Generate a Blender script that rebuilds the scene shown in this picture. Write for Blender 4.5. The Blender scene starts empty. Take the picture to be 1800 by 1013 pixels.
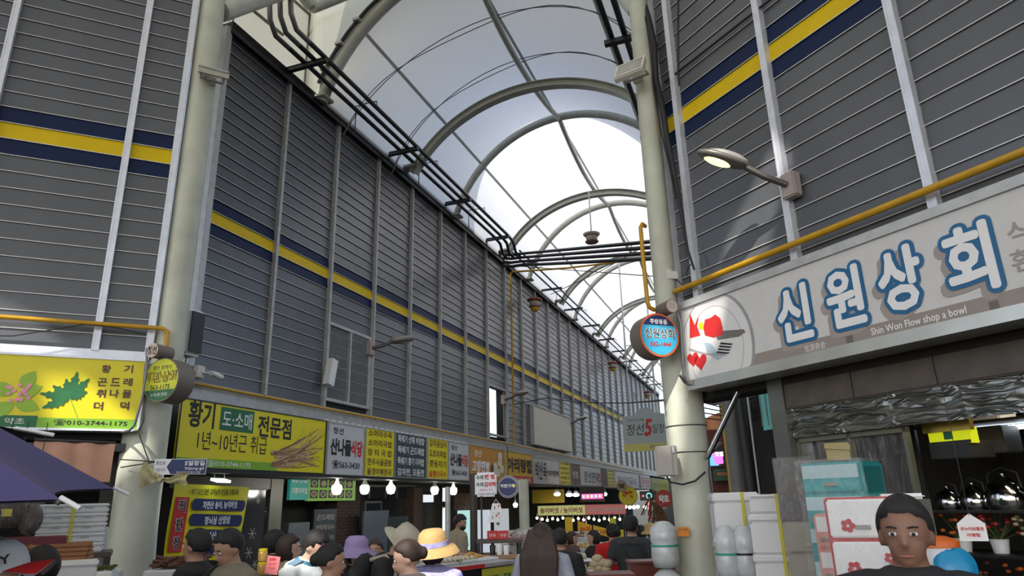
import bpy, bmesh, math, random
from mathutils import Vector, Matrix
from mathutils.geometry import tessellate_polygon
random.seed(7)
PI = math.pi
sc = bpy.context.scene
COL = sc.collection
R = math.radians
# ------------------------------------------------------------------ camera
FPX, PITCH, ROLL, EYE = 1203.0, R(17.33), R(-1.495), 1.7
cF = Vector((0, math.cos(PITCH), math.sin(PITCH)))
u0 = Vector((0, -math.sin(PITCH), math.cos(PITCH)))
r0 = Vector((1, 0, 0))
cR = r0 * math.cos(ROLL) + u0 * math.sin(ROLL)
cU = u0 * math.cos(ROLL) - r0 * math.sin(ROLL)
cam = bpy.data.objects.new('camera', bpy.data.cameras.new('camera'))
COL.objects.link(cam)
cam.data.sensor_width = 36
cam.data.lens = FPX / 1800 * 36
cam.data.clip_start = 0.05
cam.data.clip_end = 400
cam.matrix_world = Matrix(((cR.x, cU.x, -cF.x, 0), (cR.y, cU.y, -cF.y, 0), (cR.z, cU.z, -cF.z, EYE), (0, 0, 0, 1)))
sc.camera = cam
# ------------------------------------------------------------------ world, sun, exposure
SUN_AZ, SUN_EL = R(203), R(46)
SUN = Vector((math.sin(SUN_AZ) * math.cos(SUN_EL), math.cos(SUN_AZ) * math.cos(SUN_EL), math.sin(SUN_EL)))
w = bpy.data.worlds.new('world'); sc.world = w; w.use_nodes = True
nt = w.node_tree
bg = nt.nodes['Background']
sky = nt.nodes.new('ShaderNodeTexSky')
sky.sky_type = 'NISHITA'; sky.sun_disc = False
sky.sun_elevation = SUN_EL; sky.sun_rotation = SUN_AZ
sky.air_density = 1.0; sky.dust_density = 3.0; sky.ozone_density = 1.0
hs = nt.nodes.new('ShaderNodeHueSaturation'); hs.inputs['Saturation'].default_value = 0.75
nt.links.new(sky.outputs[0], hs.inputs['Color'])
nt.links.new(hs.outputs[0], bg.inputs['Color'])
bg.inputs['Strength'].default_value = 0.37
sun = bpy.data.objects.new('sun', bpy.data.lights.new('sun', 'SUN'))
COL.objects.link(sun)
sun.data.energy = 6.5; sun.data.angle = R(0.53); sun.data.color = (1.0, 0.95, 0.86)
sun.rotation_euler = SUN.to_track_quat('Z', 'Y').to_euler()
sun.location = (-6, -16, 22)
sc.view_settings.view_transform = 'Standard'
sc.view_settings.look = 'None'
sc.view_settings.gamma = 1
sc.view_settings.use_curve_mapping = False
sc.view_settings.exposure = 0.0
sc.cycles.max_bounces = 8
sc.cycles.diffuse_bounces = 5
sc.cycles.transparent_max_bounces = 12
sc.cycles.sample_clamp_indirect = 6
sc.cycles.use_denoising = True

# ------------------------------------------------------------------ frames: three facades meeting at the crossing
class Frame:
    def __init__(s, P, t):
        s.P = Vector(P[:2]); s.t = Vector(t[:2]).normalized(); s.n = Vector((s.t.y, -s.t.x))
        s.ang = math.atan2(s.t.y, s.t.x)
    def W(s, u, off, z):
        q = s.P + s.t * u + s.n * off
        return Vector((q.x, q.y, z))
    def inv(s, p):
        d = Vector((p[0], p[1])) - s.P
        return d.dot(s.t), d.dot(s.n), p[2]
    def M(s, u, off, z):
        return Matrix.Translation(s.W(u, off, z)) @ Matrix.Rotation(s.ang, 4, 'Z')
def ray(x, y):
    return cF + cR * ((x - 900) / FPX) - cU * ((y - 506.5) / FPX)
def H(fr, x, y, off=0.0):
    """surveyed point: where the line of sight meets a facade plane -> (along, height)"""
    d = ray(x, y); n = fr.n; k = ((fr.P + n * off).dot(n)) / Vector((d.x, d.y)).dot(n)
    q = Vector((d.x, d.y)) * k - fr.P
    return q.dot(fr.t), d.z * k + EYE
def AT(x, y, D):
    """surveyed point at a horizontal distance D"""
    d = ray(x, y); h = math.hypot(d.x, d.y)
    return Vector((d.x / h * D, d.y / h * D, d.z / h * D + EYE))
def pol(D, h): return (D * math.sin(R(h)), D * math.cos(R(h)))
def hdg(h): return (math.sin(R(h)), math.cos(R(h)))
FM = Frame(pol(9.8, -25.8), hdg(19.74))           # long left wall of the arcade
FL = Frame(pol(8.2, -28.5), hdg(64.54))           # facade on the left
FR = Frame(pol(7.05, 14.5), hdg(-28.53 + 180))    # facade on the right
def FX(u): # plane across the street, x = distance from long wall
    p = FM.W(u, 0, 0); return Frame((p.x, p.y), (FM.n.x, FM.n.y))
FC = Frame((0, 0), (1, 0))                          # plain axes
def ground(x, y): return -0.045 * max(0.0, y - 4.0)

# ------------------------------------------------------------------ materials
MATS = {}
def mat(name, col, rough=0.6, metal=0.0, noise=0.08, scale=8.0, bump=0.0, alpha=None, emit=None, estr=0, coat=0, trans=0, stretch=None, spec=None):
    if name in MATS: return MATS[name]
    m = bpy.data.materials.new(name); m.use_nodes = True; MATS[name] = m
    t = m.node_tree; b = t.nodes['Principled BSDF']
    b.inputs['Roughness'].default_value = rough; b.inputs['Metallic'].default_value = metal
    c = (*col, 1)
    tc = t.nodes.new('ShaderNodeTexCoord'); nz = t.nodes.new('ShaderNodeTexNoise')
    nz.inputs['Scale'].default_value = scale; nz.inputs['Detail'].default_value = 4
    if stretch:
        mp = t.nodes.new('ShaderNodeMapping'); mp.inputs['Scale'].default_value = stretch
        t.links.new(tc.outputs['Object'], mp.inputs[0]); t.links.new(mp.outputs[0], nz.inputs['Vector'])
    else: t.links.new(tc.outputs['Object'], nz.inputs['Vector'])
    mx = t.nodes.new('ShaderNodeMixRGB'); mx.blend_type = 'MIX'
    mx.inputs[1].default_value = tuple(max(0, v * (1 - noise * 2.2)) for v in col) + (1,)
    mx.inputs[2].default_value = tuple(min(1, v * (1 + noise * 1.6)) for v in col) + (1,)
    t.links.new(nz.outputs['Fac'], mx.inputs[0]); t.links.new(mx.outputs[0], b.inputs['Base Color'])
    if bump:
        bp = t.nodes.new('ShaderNodeBump'); bp.inputs['Strength'].default_value = bump; bp.inputs['Distance'].default_value = 0.01
        t.links.new(nz.outputs['Fac'], bp.inputs['Height']); t.links.new(bp.outputs[0], b.inputs['Normal'])
    if alpha is not None: b.inputs['Alpha'].default_value = alpha
    if emit: b.inputs['Emission Color'].default_value = (*emit, 1); b.inputs['Emission Strength'].default_value = estr
    if coat: b.inputs['Coat Weight'].default_value = coat
    if trans: b.inputs['Transmission Weight'].default_value = trans
    if spec is not None: b.inputs['Specular IOR Level'].default_value = spec
    return m
def translucent(name, col, tcol, mixf, noise=0.05, scale=1.5, transp=0.0):
    m = bpy.data.materials.new(name); m.use_nodes = True; MATS[name] = m
    t = m.node_tree; t.nodes.remove(t.nodes['Principled BSDF']); out = t.nodes['Material Output']
    d = t.nodes.new('ShaderNodeBsdfDiffuse'); d.inputs[0].default_value = (*col, 1)
    tr = t.nodes.new('ShaderNodeBsdfTranslucent')
    nz = t.nodes.new('ShaderNodeTexNoise'); nz.inputs['Scale'].default_value = scale; nz.inputs['Detail'].default_value = 5
    tc = t.nodes.new('ShaderNodeTexCoord'); t.links.new(tc.outputs['Object'], nz.inputs['Vector'])
    mx = t.nodes.new('ShaderNodeMixRGB')
    mx.inputs[1].default_value = tuple(v * (1 - noise) for v in tcol) + (1,); mx.inputs[2].default_value = tuple(min(1, v * (1 + noise)) for v in tcol) + (1,)
    t.links.new(nz.outputs['Fac'], mx.inputs[0]); t.links.new(mx.outputs[0], tr.inputs[0])
    ms = t.nodes.new('ShaderNodeMixShader'); ms.inputs[0].default_value = mixf
    t.links.new(d.outputs[0], ms.inputs[1]); t.links.new(tr.outputs[0], ms.inputs[2])
    last = ms
    if transp:
        tp = t.nodes.new('ShaderNodeBsdfTransparent'); m2 = t.nodes.new('ShaderNodeMixShader'); m2.inputs[0].default_value = transp
        t.links.new(ms.outputs[0], m2.inputs[1]); t.links.new(tp.outputs[0], m2.inputs[2]); last = m2
    t.links.new(last.outputs[0], out.inputs[0])
    return m
def emis(name, col, s):
    if name in MATS: return MATS[name]
    m = bpy.data.materials.new(name); m.use_nodes = True; MATS[name] = m
    b = m.node_tree.nodes['Principled BSDF']; b.inputs['Base Color'].default_value = (*[v * .6 for v in col], 1)
    b.inputs['Emission Color'].default_value = (*col, 1); b.inputs['Emission Strength'].default_value = s
    return m
def plastic_film(name, alpha=0.25, col=(0.8, 0.8, 0.8)):
    if name in MATS: return MATS[name]
    m = bpy.data.materials.new(name); m.use_nodes = True; MATS[name] = m
    t = m.node_tree; b = t.nodes['Principled BSDF']; b.inputs['Base Color'].default_value = (*col, 1)
    b.inputs['Roughness'].default_value = 0.12
    nz = t.nodes.new('ShaderNodeTexNoise'); nz.inputs['Scale'].default_value = 7; nz.inputs['Detail'].default_value = 6; nz.inputs['Distortion'].default_value = 1.5
    rp = t.nodes.new('ShaderNodeValToRGB'); rp.color_ramp.elements[0].position = .4; rp.color_ramp.elements[0].color = (alpha * .5,) * 3 + (1,)
    rp.color_ramp.elements[1].position = .75; rp.color_ramp.elements[1].color = (min(1, alpha * 2.2),) * 3 + (1,)
    bp = t.nodes.new('ShaderNodeBump'); bp.inputs['Strength'].default_value = .8; bp.inputs['Distance'].default_value = .03
    t.links.new(nz.outputs['Fac'], rp.inputs[0]); t.links.new(rp.outputs[0], b.inputs['Alpha'])
    t.links.new(nz.outputs['Fac'], bp.inputs['Height']); t.links.new(bp.outputs[0], b.inputs['Normal'])
    return m
m_slat = mat('slat_grey', (.082, .088, .100), .32, 0, .10, 3, .05, stretch=(1, 1, .35), spec=.6)
m_navy = mat('slat_navy', (.003, .013, .055), .5, 0, .1, 3, spec=.2)
m_yel = mat('slat_yellow', (.68, .47, .002), .5, 0, .06, 3, spec=.2)
m_lip = mat('slat_lip', (.60, .59, .55), .4, .3, .1, 12)
m_alu = mat('aluminium', (.66, .68, .74), .38, .35, .1, 9, .05)
m_alu_d = mat('dull_aluminium', (.46, .46, .455), .45, .3, .15, 9, .05)
m_black = mat('black_trim', (.012, .012, .012), .5)
m_dark = mat('dark_interior', (.018, .016, .015), .8, 0, .2, 3)
m_cream = mat('cream_paint', (.40, .41, .34), .42, 0, .10, 5, .08)
m_ivory = mat('ivory_plastic', (.62, .60, .52), .5, 0, .06)
m_steel = mat('dark_pipe', (.045, .048, .052), .4, .5, .15, 6)
m_gpipe = mat('grey_pipe', (.18, .18, .19), .4, .4, .12, 6)
m_gas = mat('yellow_gas_pipe', (.50, .27, .005), .42, 0, .14, 9)
m_wht = mat('white_paint', (.72, .72, .72), .5, 0, .03)
m_off = mat('offwhite', (.58, .57, .56), .55, 0, .04)
m_brown = mat('brown_box', (.085, .065, .05), .5, 0, .12)
m_wire = mat('black_wire', (.012, .012, .013), .6)
m_greyw = mat('grey_wire', (.12, .12, .12), .6)
m_styro = mat('styrofoam', (.66, .67, .68), .8, 0, .03, 60, .15)
m_tape = mat('yellow_tape', (.55, .50, .05), .4)
m_film = plastic_film('clear_film', .12)
m_film2 = plastic_film('clear_film_heavy', .4)
m_concrete = mat('asphalt', (.10, .098, .095), .9, 0, .2, 4, .3)
m_red = mat('red_print', (.55, .02, .02), .5, 0, .02)
m_ink = mat('black_print', (.015, .013, .012), .6, 0, .02)
m_whp = mat('white_print', (.75, .75, .75), .5, 0, .01)
m_green = mat('green_print', (.01, .13, .045), .5, 0, .02)
m_lime = mat('lime_print', (.20, .42, .02), .5, 0, .02)
m_sy = mat('sign_yellow', (.72, .62, .004), .45, 0, .02)
m_blue = mat('blue_print', (.005, .11, .26), .45, 0, .02)
m_navyp = mat('navy_print', (.008, .018, .10), .45, 0, .02)
m_brp = mat('brown_print', (.10, .045, .02), .5, 0, .02)
m_chrome = mat('polished_steel', (.55, .55, .55), .12, 1, .05)
m_brass = mat('orange_plastic', (.6, .12, .01), .4)
m_wood = mat('wood_tray', (.33, .14, .05), .6, 0, .2, 12, .1, stretch=(1, 8, 8))
m_card = mat('cardboard', (.36, .22, .12), .8, 0, .08, 10)

# ------------------------------------------------------------------ mesh builder
class MB:
    def __init__(s): s.v = []; s.f = []; s.m = []; s.s = []
    def add(s, vs, fs, m=0, smooth=False):
        o = len(s.v); s.v += [tuple(p) for p in vs]
        for f in fs: s.f.append([i + o for i in f]); s.m.append(m); s.s.append(smooth)
        return s
    def box(s, c, d, m=0, rot=None):
        x, y, z = d[0] / 2, d[1] / 2, d[2] / 2
        vs = [Vector(p) for p in [(-x, -y, -z), (x, -y, -z), (x, y, -z), (-x, y, -z), (-x, -y, z), (x, -y, z), (x, y, z), (-x, y, z)]]
        if rot is not None: vs = [rot @ p for p in vs]
        c = Vector(c)
        return s.add([p + c for p in vs], [(0, 3, 2, 1), (4, 5, 6, 7), (0, 1, 5, 4), (1, 2, 6, 5), (2, 3, 7, 6), (3, 0, 4, 7)], m)
    def bx(s, a, b, m=0):
        return s.box([(p + q) / 2 for p, q in zip(a, b)], [abs(p - q) for p, q in zip(a, b)], m)
    def rbox(s, a, b, r=.01, m=0):
        """box with chamfered edges"""
        c = Vector([(p + q) / 2 for p, q in zip(a, b)]); h = [abs(p - q) / 2 for p, q in zip(a, b)]
        bm = bmesh.new(); bmesh.ops.create_cube(bm, size=2)
        for v in bm.verts: v.co = Vector((v.co.x * h[0], v.co.y * h[1], v.co.z * h[2])) + c
        bmesh.ops.bevel(bm, geom=bm.edges[:], offset=min(r, min(h) * .9), segments=2, affect='EDGES')
        bm.verts.index_update()
        s.add([v.co[:] for v in bm.verts], [[v.index for v in f.verts] for f in bm.faces], m, False); bm.free()
        return s
    def tube(s, pts, r, n=8, m=0, caps=True, ell=None, up=None):
        pts = [Vector(p) for p in pts]
        if not isinstance(r, (list, tuple)): r = [r] * len(pts)
        tg = [(pts[min(i + 1, len(pts) - 1)] - pts[max(i - 1, 0)]).normalized() for i in range(len(pts))]
        a = Vector(up) if up else (Vector((0, 0, 1)) if abs(tg[0].z) < .9 else Vector((1, 0, 0)))
        x = (a - tg[0] * a.dot(tg[0])).normalized(); vs = []
        for i, p in enumerate(pts):
            x = (x - tg[i] * x.dot(tg[i])).normalized(); y = tg[i].cross(x)
            for k in range(n):
                q = 2 * PI * (k + .5) / n
                e = ell if ell else 1
                vs.append(p + x * math.cos(q) * r[i] + y * math.sin(q) * r[i] * e)
        fs = [(i * n + k, i * n + (k + 1) % n, (i + 1) * n + (k + 1) % n, (i + 1) * n + k) for i in range(len(pts) - 1) for k in range(n)]
        s.add(vs, fs, m, n > 5)
        if caps:
            s.add(vs[:n], [list(range(n))[::-1]], m); s.add(vs[-n:], [list(range(n))], m)
        return s
    def lathe(s, prof, c=(0, 0, 0), n=16, m=0, rot=None, sx=1, sy=1, smooth=True):
        c = Vector(c); vs = []
        for rr, z in prof:
            for k in range(n):
                q = 2 * PI * k / n; p = Vector((rr * math.cos(q) * sx, rr * math.sin(q) * sy, z))
                if rot is not None: p = rot @ p
                vs.append(p + c)
        fs = [(i * n + k, i * n + (k + 1) % n, (i + 1) * n + (k + 1) % n, (i + 1) * n + k) for i in range(len(prof) - 1) for k in range(n)]
        s.add(vs, fs, m, smooth)
        s.add(vs[:n], [list(range(n))[::-1]], m); s.add(vs[-n:], [list(range(n))], m)
        return s
    def ball(s, c, r, n=12, m=0, rot=None):
        r = r if isinstance(r, (tuple, list)) else (r, r, r)
        k = max(5, n // 2 + 1)
        prof = [(max(1e-4, math.sin(PI * i / (k - 1))), -math.cos(PI * i / (k - 1))) for i in range(k)]
        rm = (rot if rot is not None else Matrix.Identity(3)) @ Matrix.Diagonal((r[0], r[1], r[2]))
        return s.lathe(prof, c, n, m, rm)
    def prism(s, poly, y0, y1, m=0, cap=True):
        """polygon in x-z, extruded in y"""
        n = len(poly); vs = [(x, y0, z) for x, z in poly] + [(x, y1, z) for x, z in poly]
        s.add(vs, [(i, (i + 1) % n, n + (i + 1) % n, n + i) for i in range(n)], m)
        tri = tessellate_polygon([[Vector((x, z, 0)) for x, z in poly]])
        s.add(vs, [tuple(t) for t in tri] + [tuple(i + n for i in t) for t in tri], m)
        return s
    def sheet(s, g, m=0, smooth=True):
        """grid of points g[i][j]"""
        a, b = len(g), len(g[0])
        return s.add([p for row in g for p in row], [(i * b + j, i * b + j + 1, (i + 1) * b + j + 1, (i + 1) * b + j) for i in range(a - 1) for j in range(b - 1)], m, smooth)
    def mesh(s, name, mats):
        me = bpy.data.meshes.new(name); me.from_pydata(s.v, [], s.f)
        for m in (mats if isinstance(mats, (list, tuple)) else [mats]): me.materials.append(m)
        me.polygons.foreach_set('material_index', s.m); me.polygons.foreach_set('use_smooth', s.s)
        bm = bmesh.new(); bm.from_mesh(me); bmesh.ops.recalc_face_normals(bm, faces=bm.faces[:]); bm.to_mesh(me); bm.free()
        me.update(); return me
    def build(s, name, mats, parent=None, mx=None):
        return link(name, s.mesh(name, mats), parent, mx)
def link(name, me, parent=None, mx=None):
    o = bpy.data.objects.new(name, me); COL.objects.link(o)
    if parent is not None: o.parent = parent
    if mx is not None: o.matrix_local = mx
    return o
def tag(o, label=None, cat=None, group=None, kind=None):
    if label: o['label'] = label
    if cat: o['category'] = cat
    if group: o['group'] = group
    if kind: o['kind'] = kind
    return o
def thing(name, label, cat, mx=None, group=None):
    o = bpy.data.objects.new(name, None); COL.objects.link(o); o.empty_display_size = .1
    if mx is not None: o.matrix_world = mx
    return tag(o, label, cat, group)
def struct(name, mx=None):
    o = bpy.data.objects.new(name, None); COL.objects.link(o)
    if mx is not None: o.matrix_world = mx
    return tag(o, kind='structure')
def copy_tree(o, parent=None):
    c = o.copy(); COL.objects.link(c)
    if parent: c.parent = parent
    for ch in list(o.children): copy_tree(ch, c)
    return c
# ------------------------------------------------------------------ lettering
TXT = {}
def text_mesh(st, bold, shear, spacing, depth):
    key = (st, bold, shear, spacing, depth)
    if key not in TXT:
        cu = bpy.data.curves.new('t', 'FONT'); cu.body = st; cu.size = 1; cu.offset = bold; cu.shear = shear
        cu.space_character = spacing; cu.resolution_u = 2; cu.extrude = depth; cu.align_x = 'LEFT'
        cu.space_line = .9
        ob = bpy.data.objects.new('t', cu); me = bpy.data.meshes.new_from_object(ob)
        bpy.data.objects.remove(ob); bpy.data.curves.remove(cu)
        TXT[key] = me
    return TXT[key]
def text(st, parent, m, x, z, w, h=None, y=-.004, bold=.0, name='lettering', shear=0, rot=0, spacing=1, base=None, skew=0, up=False):
    """letters centred on x,z, fitted in w by h, facing -y (or lying, facing up)"""
    src = text_mesh(st, bold, shear, spacing, 0)
    me = src.copy(); me.materials.clear(); me.materials.append(m)
    xs = [v.co.x for v in me.vertices]; ys = [v.co.y for v in me.vertices]
    if base is None: bx0, bx1, by0, by1 = min(xs), max(xs), min(ys), max(ys)
    else: bx0, bx1, by0, by1 = base
    sx = w / (bx1 - bx0); sy = (h / (by1 - by0)) if h else sx
    cx, cy = (bx0 + bx1) / 2, (by0 + by1) / 2; cr, sr = math.cos(rot), math.sin(rot)
    for v in me.vertices:
        a, b = (v.co.x - cx) * sx, (v.co.y - cy) * sy
        b += a * skew
        a, b = a * cr - b * sr, a * sr + b * cr
        v.co = (x + a, y, z + b)
    me.update()
    return link(name, me, parent)
def text_ring(st, parent, m, x, z, sx, sz, r, y, name, k=14):
    src = text_mesh(st, 0, 0, 1, 0); b = bounds(st); cx, cz = (b[0] + b[1]) / 2, (b[2] + b[3]) / 2
    vs = [((v.co.x - cx) * sx, (v.co.y - cz) * sz) for v in src.vertices]; fs = [tuple(p.vertices) for p in src.polygons]
    V, F_ = [], []
    for i in range(k):
        q = 2 * PI * i / k; dx, dz = r * math.cos(q), r * math.sin(q); o = len(V)
        V += [(x + p + dx, y - i * .00012, z + q_ + dz) for p, q_ in vs]; F_ += [[j + o for j in f] for f in fs]
    me = bpy.data.meshes.new(name); me.from_pydata(V, [], F_); me.materials.append(m)
    return link(name, me, parent)
def bounds(st, bold=0, shear=0, spacing=1):
    me = text_mesh(st, bold, shear, spacing, 0)
    xs = [v.co.x for v in me.vertices]; ys = [v.co.y for v in me.vertices]
    return min(xs), max(xs), min(ys), max(ys)
def flat(parent, m, poly, y=-.003, name='print'):
    """flat printed shape in x-z"""
    tri = tessellate_polygon([[Vector((x, z, 0)) for x, z in poly]])
    me = bpy.data.meshes.new(name); me.from_pydata([(x, y, z) for x, z in poly], [], [tuple(t) for t in tri])
    me.materials.append(m); return link(name, me, parent)
def disc(cx, cz, rx, rz=None, n=28, a0=0, a1=2 * PI):
    rz = rz or rx
    return [(cx + rx * math.cos(a0 + (a1 - a0) * i / n), cz + rz * math.sin(a0 + (a1 - a0) * i / n)) for i in range(n)]
def rect(x0, z0, x1, z1): return [(x0, z0), (x1, z0), (x1, z1), (x0, z1)]

# ================================================================== LARGE STRUCTURE
mb = MB()
g = []
for i in range(30):
    row = []
    for j in range(20):
        x = -30 + 60 * j / 19; y = -14 + 64 * i / 29
        row.append((x, y, ground(x, y)))
    g.append(row)
fl = mb.sheet(g).build('floor', m_concrete); tag(fl, kind='structure')

PITCHZ = .188; ZY = 5.56
slat_cache = {}
TILT = .017
def slat_shape(mb, x0, z, L, mi, lip=3):
    t = .005; T_ = TILT
    pr = [(.0, .192), (-T_, .002), (-T_ + t, 0), (t, .192)]
    vs = [(x0, y, z + q) for y, q in pr] + [(x0 + L, y, z + q) for y, q in pr]
    mb.add(vs, [(0, 1, 2, 3), (4, 7, 6, 5), (0, 4, 5, 1), (1, 5, 6, 2), (2, 6, 7, 3), (3, 7, 4, 0)], mi)
    mb.box((x0 + L / 2, -T_ - .0015, z + .003), (L, .004, .008), lip)
SM = [m_slat, m_navy, m_yel, m_lip]
def slat_mesh(L, c):
    k = (round(L, 3), c, TILT)
    if k not in slat_cache:
        b = MB(); slat_shape(b, 0, 0, L, c); slat_cache[k] = b.mesh('slat', SM)
    return slat_cache[k]
def louvre(root, posts, k0, k1, pw, pd, skip=(), limit=10 ** 6, ztop=None, post_mat=None, post_y=0.0):
    cnt = 0; rest = MB()
    for i in range(len(posts) - 1):
        a, b = posts[i], posts[i + 1]
        for k in range(k0, k1):
            z = ZY + k * PITCHZ
            if any(i == si and z + .19 > lo + .02 and z < hi - .02 for si, lo, hi in skip): continue
            c = 2 if k == 0 else (1 if abs(k) == 1 else 0)
            if cnt < limit:
                o = link('slat', slat_mesh(b - a, c), root); o.location = (a, 0, z); cnt += 1
            else: slat_shape(rest, a, z, b - a, c)
    if rest.v: tag(rest.build('slat_field', SM, root), kind='stuff')
    zb, zt = ZY + k0 * PITCHZ, ZY + k1 * PITCHZ
    pm = MB()
    pm.bx((-pw / 2, -pd + post_y, zb), (pw / 2, .03, zt)); pm.bx((-pw / 2 - .004, -pd - .004 + post_y, zb), (-pw / 2 + .014, .03, zt)); pm.bx((pw / 2 - .014, -pd - .004 + post_y, zb), (pw / 2 + .004, .03, zt))
    pme = pm.mesh('post', post_mat or m_alu)
    for p in posts:
        o = link('post', pme, root); o.location = (p, 0, 0)

# --- long left wall of the arcade
WM = struct('wall_back', FM.M(0, 0, 0))
postsM = [0.0, 1.45] + [1.45 + 1.483 * i for i in range(1, 29)]
ULEN = postsM[-1]
louvre(WM, postsM, -12, 17, .045, .075, skip=[(2, 3.42, 4.80), (7, 3.42, 4.80)], limit=300, post_mat=m_alu_d)
b = MB(); b.bx((-.02, -.12, 8.72), (ULEN, .25, 8.84)); b.bx((-.02, -.12, 8.64), (ULEN, -.10, 8.84)); b.build('parapet_cap', m_black, WM)
b = MB()
for (a, c) in ((-.1, postsM[7]), (postsM[8], ULEN)): b.bx((a, .03, 2.9), (c, .30, 8.74))
b.bx((postsM[7], .03, 2.9), (postsM[8], .30, 3.40)); b.bx((postsM[7], .03, 4.82), (postsM[8], .30, 8.74))
b.bx((-.1, .03, 2.9), (ULEN, .06, 3.3)); b.build('backing', m_dark, WM)
b = MB(); b.bx((0, -.05, 3.0), (ULEN, .03, 3.31)); b.build('base_flashing', m_alu_d, WM)
b = MB(); b.bx((-.10, -.09, 2.2), (.0, .02, 8.72)); b.build('corner_trim', m_alu_d, WM)
# --- facade on the left
WL = struct('wall_left', FL.M(0, 0, 0))
TILT = .011
postsL = [-5.6, -4.36, -3.08, -1.79, -.505, -.012]
louvre(WL, postsL, -12, 21, .062, .07)
b = MB(); b.bx((-5.7, .03, 2.4), (0, .3, 9.6)); b.build('backing', m_dark, WL)
b = MB(); b.bx((-5.7, -.055, 3.2), (0, .03, 3.32)); b.build('base_flashing', m_alu, WL)
# --- facade on the right
WR = struct('wall_right', FR.M(0, 0, 0))
postsR = [-.01, .27, 1.47, 2.665, 3.86, 5.05, 6.25]
louvre(WR, postsR, -11, 21, .062, .07)
b = MB(); b.bx((-.05, .03, 2.6), (6.3, .3, 9.6)); b.build('backing', m_dark, WR)
# far side wall of the street beyond the right-hand column
WS = struct('wall_far', FM.M(0, 6.35, 0))
b = MB(); b.bx((9, -.25, 3.0), (40, -.03, 8.6)); b.build('panel', mat('weathered_wall', (.16, .155, .15), .7), WS)
b = MB()
for i in range(20): b.bx((9 + i * 1.5, -.02, 3.0), (9.05 + i * 1.5, .03, 8.6))
b.build('batten', m_alu_d, WS)
b = MB(); b.bx((9, -.3, -2.2), (40, -.05, 3.0)); b.build('shop_backs', mat('dim_shops', (.05, .045, .04), .7, 0, .3, 2), WS)

# --- ribbed arcade roof: steel arches and a translucent membrane
SC, SA = 3.12, 3.16
def arch_pt(s_ang, zc, zs=7.6, a=SA, c=SC):
    return (c + a * math.cos(s_ang), zs + (zc - zs) * math.sin(s_ang))
m_mem = translucent('roof_membrane', (.60, .62, .64), (.56, .565, .575), .84, .04, .8)
CE = struct('ceiling', FM.M(0, 0, 0))
g = []
for i in range(24):
    u = 2.25 + (ULEN - 2.25) * i / 23
    g.append([(u, -s, z) for s, z in (arch_pt(PI - .335 - (PI - .67) * j / 36, 11.12) for j in range(37))])
MB().sheet(g).build('membrane', m_mem, CE)
# longitudinal seams of the membrane
b = MB()
m_seam = translucent('seam', (.50, .52, .49), (.50, .51, .49), .8)
for ang in (PI - .80, PI / 2 + .05, .92):
    for i in range(40):
        pass
    s, z = arch_pt(ang, 11.08)
    nx = math.cos(ang)
    for dw in (0,):
        tx, tz = -math.sin(ang) * .03, math.cos(ang) * .03
        vs = [(2.3, -(s + tx), z + tz), (2.3, -(s - tx), z - tz), (ULEN, -(s - tx), z - tz), (ULEN, -(s + tx), z + tz)]
        vs2 = [(x, y, zz - .012) for x, y, zz in vs]
        b.add(vs + vs2, [(0, 1, 2, 3), (4, 7, 6, 5), (0, 4, 5, 1), (1, 5, 6, 2), (2, 6, 7, 3), (3, 7, 4, 0)])
b.build('membrane_seam', m_seam, CE)
g1 = 'steel arches carrying the arcade roof'
ordn = ['nearest', 'second', 'third', 'fourth', 'fifth', 'sixth', 'seventh', 'eighth']
m_arch = mat('arch_cream', (.46, .47, .41), .45, .1, .12, 6, .05)
pipes_u = [2.2 + 5.8 * i for i in range(7)]
for i, u in enumerate(pipes_u):
    t = thing('roof_arch', f'{ordn[i]} round-tube steel arch of the arcade roof counted from the camera', 'arch', FM.M(u, 0, 0), g1)
    b = MB(); pts = []
    for j in range(33):
        s, z = arch_pt(PI - .34 - (PI - .68) * j / 32, 11.0); pts.append((0, -s, z))
    b.tube(pts, .125 if i == 0 else .10, 12, caps=True).build('curved_tube', m_arch, t)
    for sg in (0, 1): MB().rbox((-.16, -.32 - 5.9 * sg, 8.74), (.16, -.02 - 5.9 * sg, 8.80), .01).build('base_plate', m_arch, t)
    if i == 0:   # clamps and cable along the outer side
        b = MB(); pts = [(-.16, -(SC + (SA + .05) * math.cos(q)), 7.6 + 3.45 * math.sin(q)) for q in [PI - .42 - (PI * .62) * j / 24 for j in range(25)]]
        b.tube(pts, .035, 6)
        b.build('edge_cable', m_steel, t)
        for j in range(1, 24, 2):
            b = MB(); b.box(pts[j], (.13, .13, .05)); b.build('clamp', m_arch, t)
beams_u = [5.35 + 5.83 * i for i in range(6)]
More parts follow.
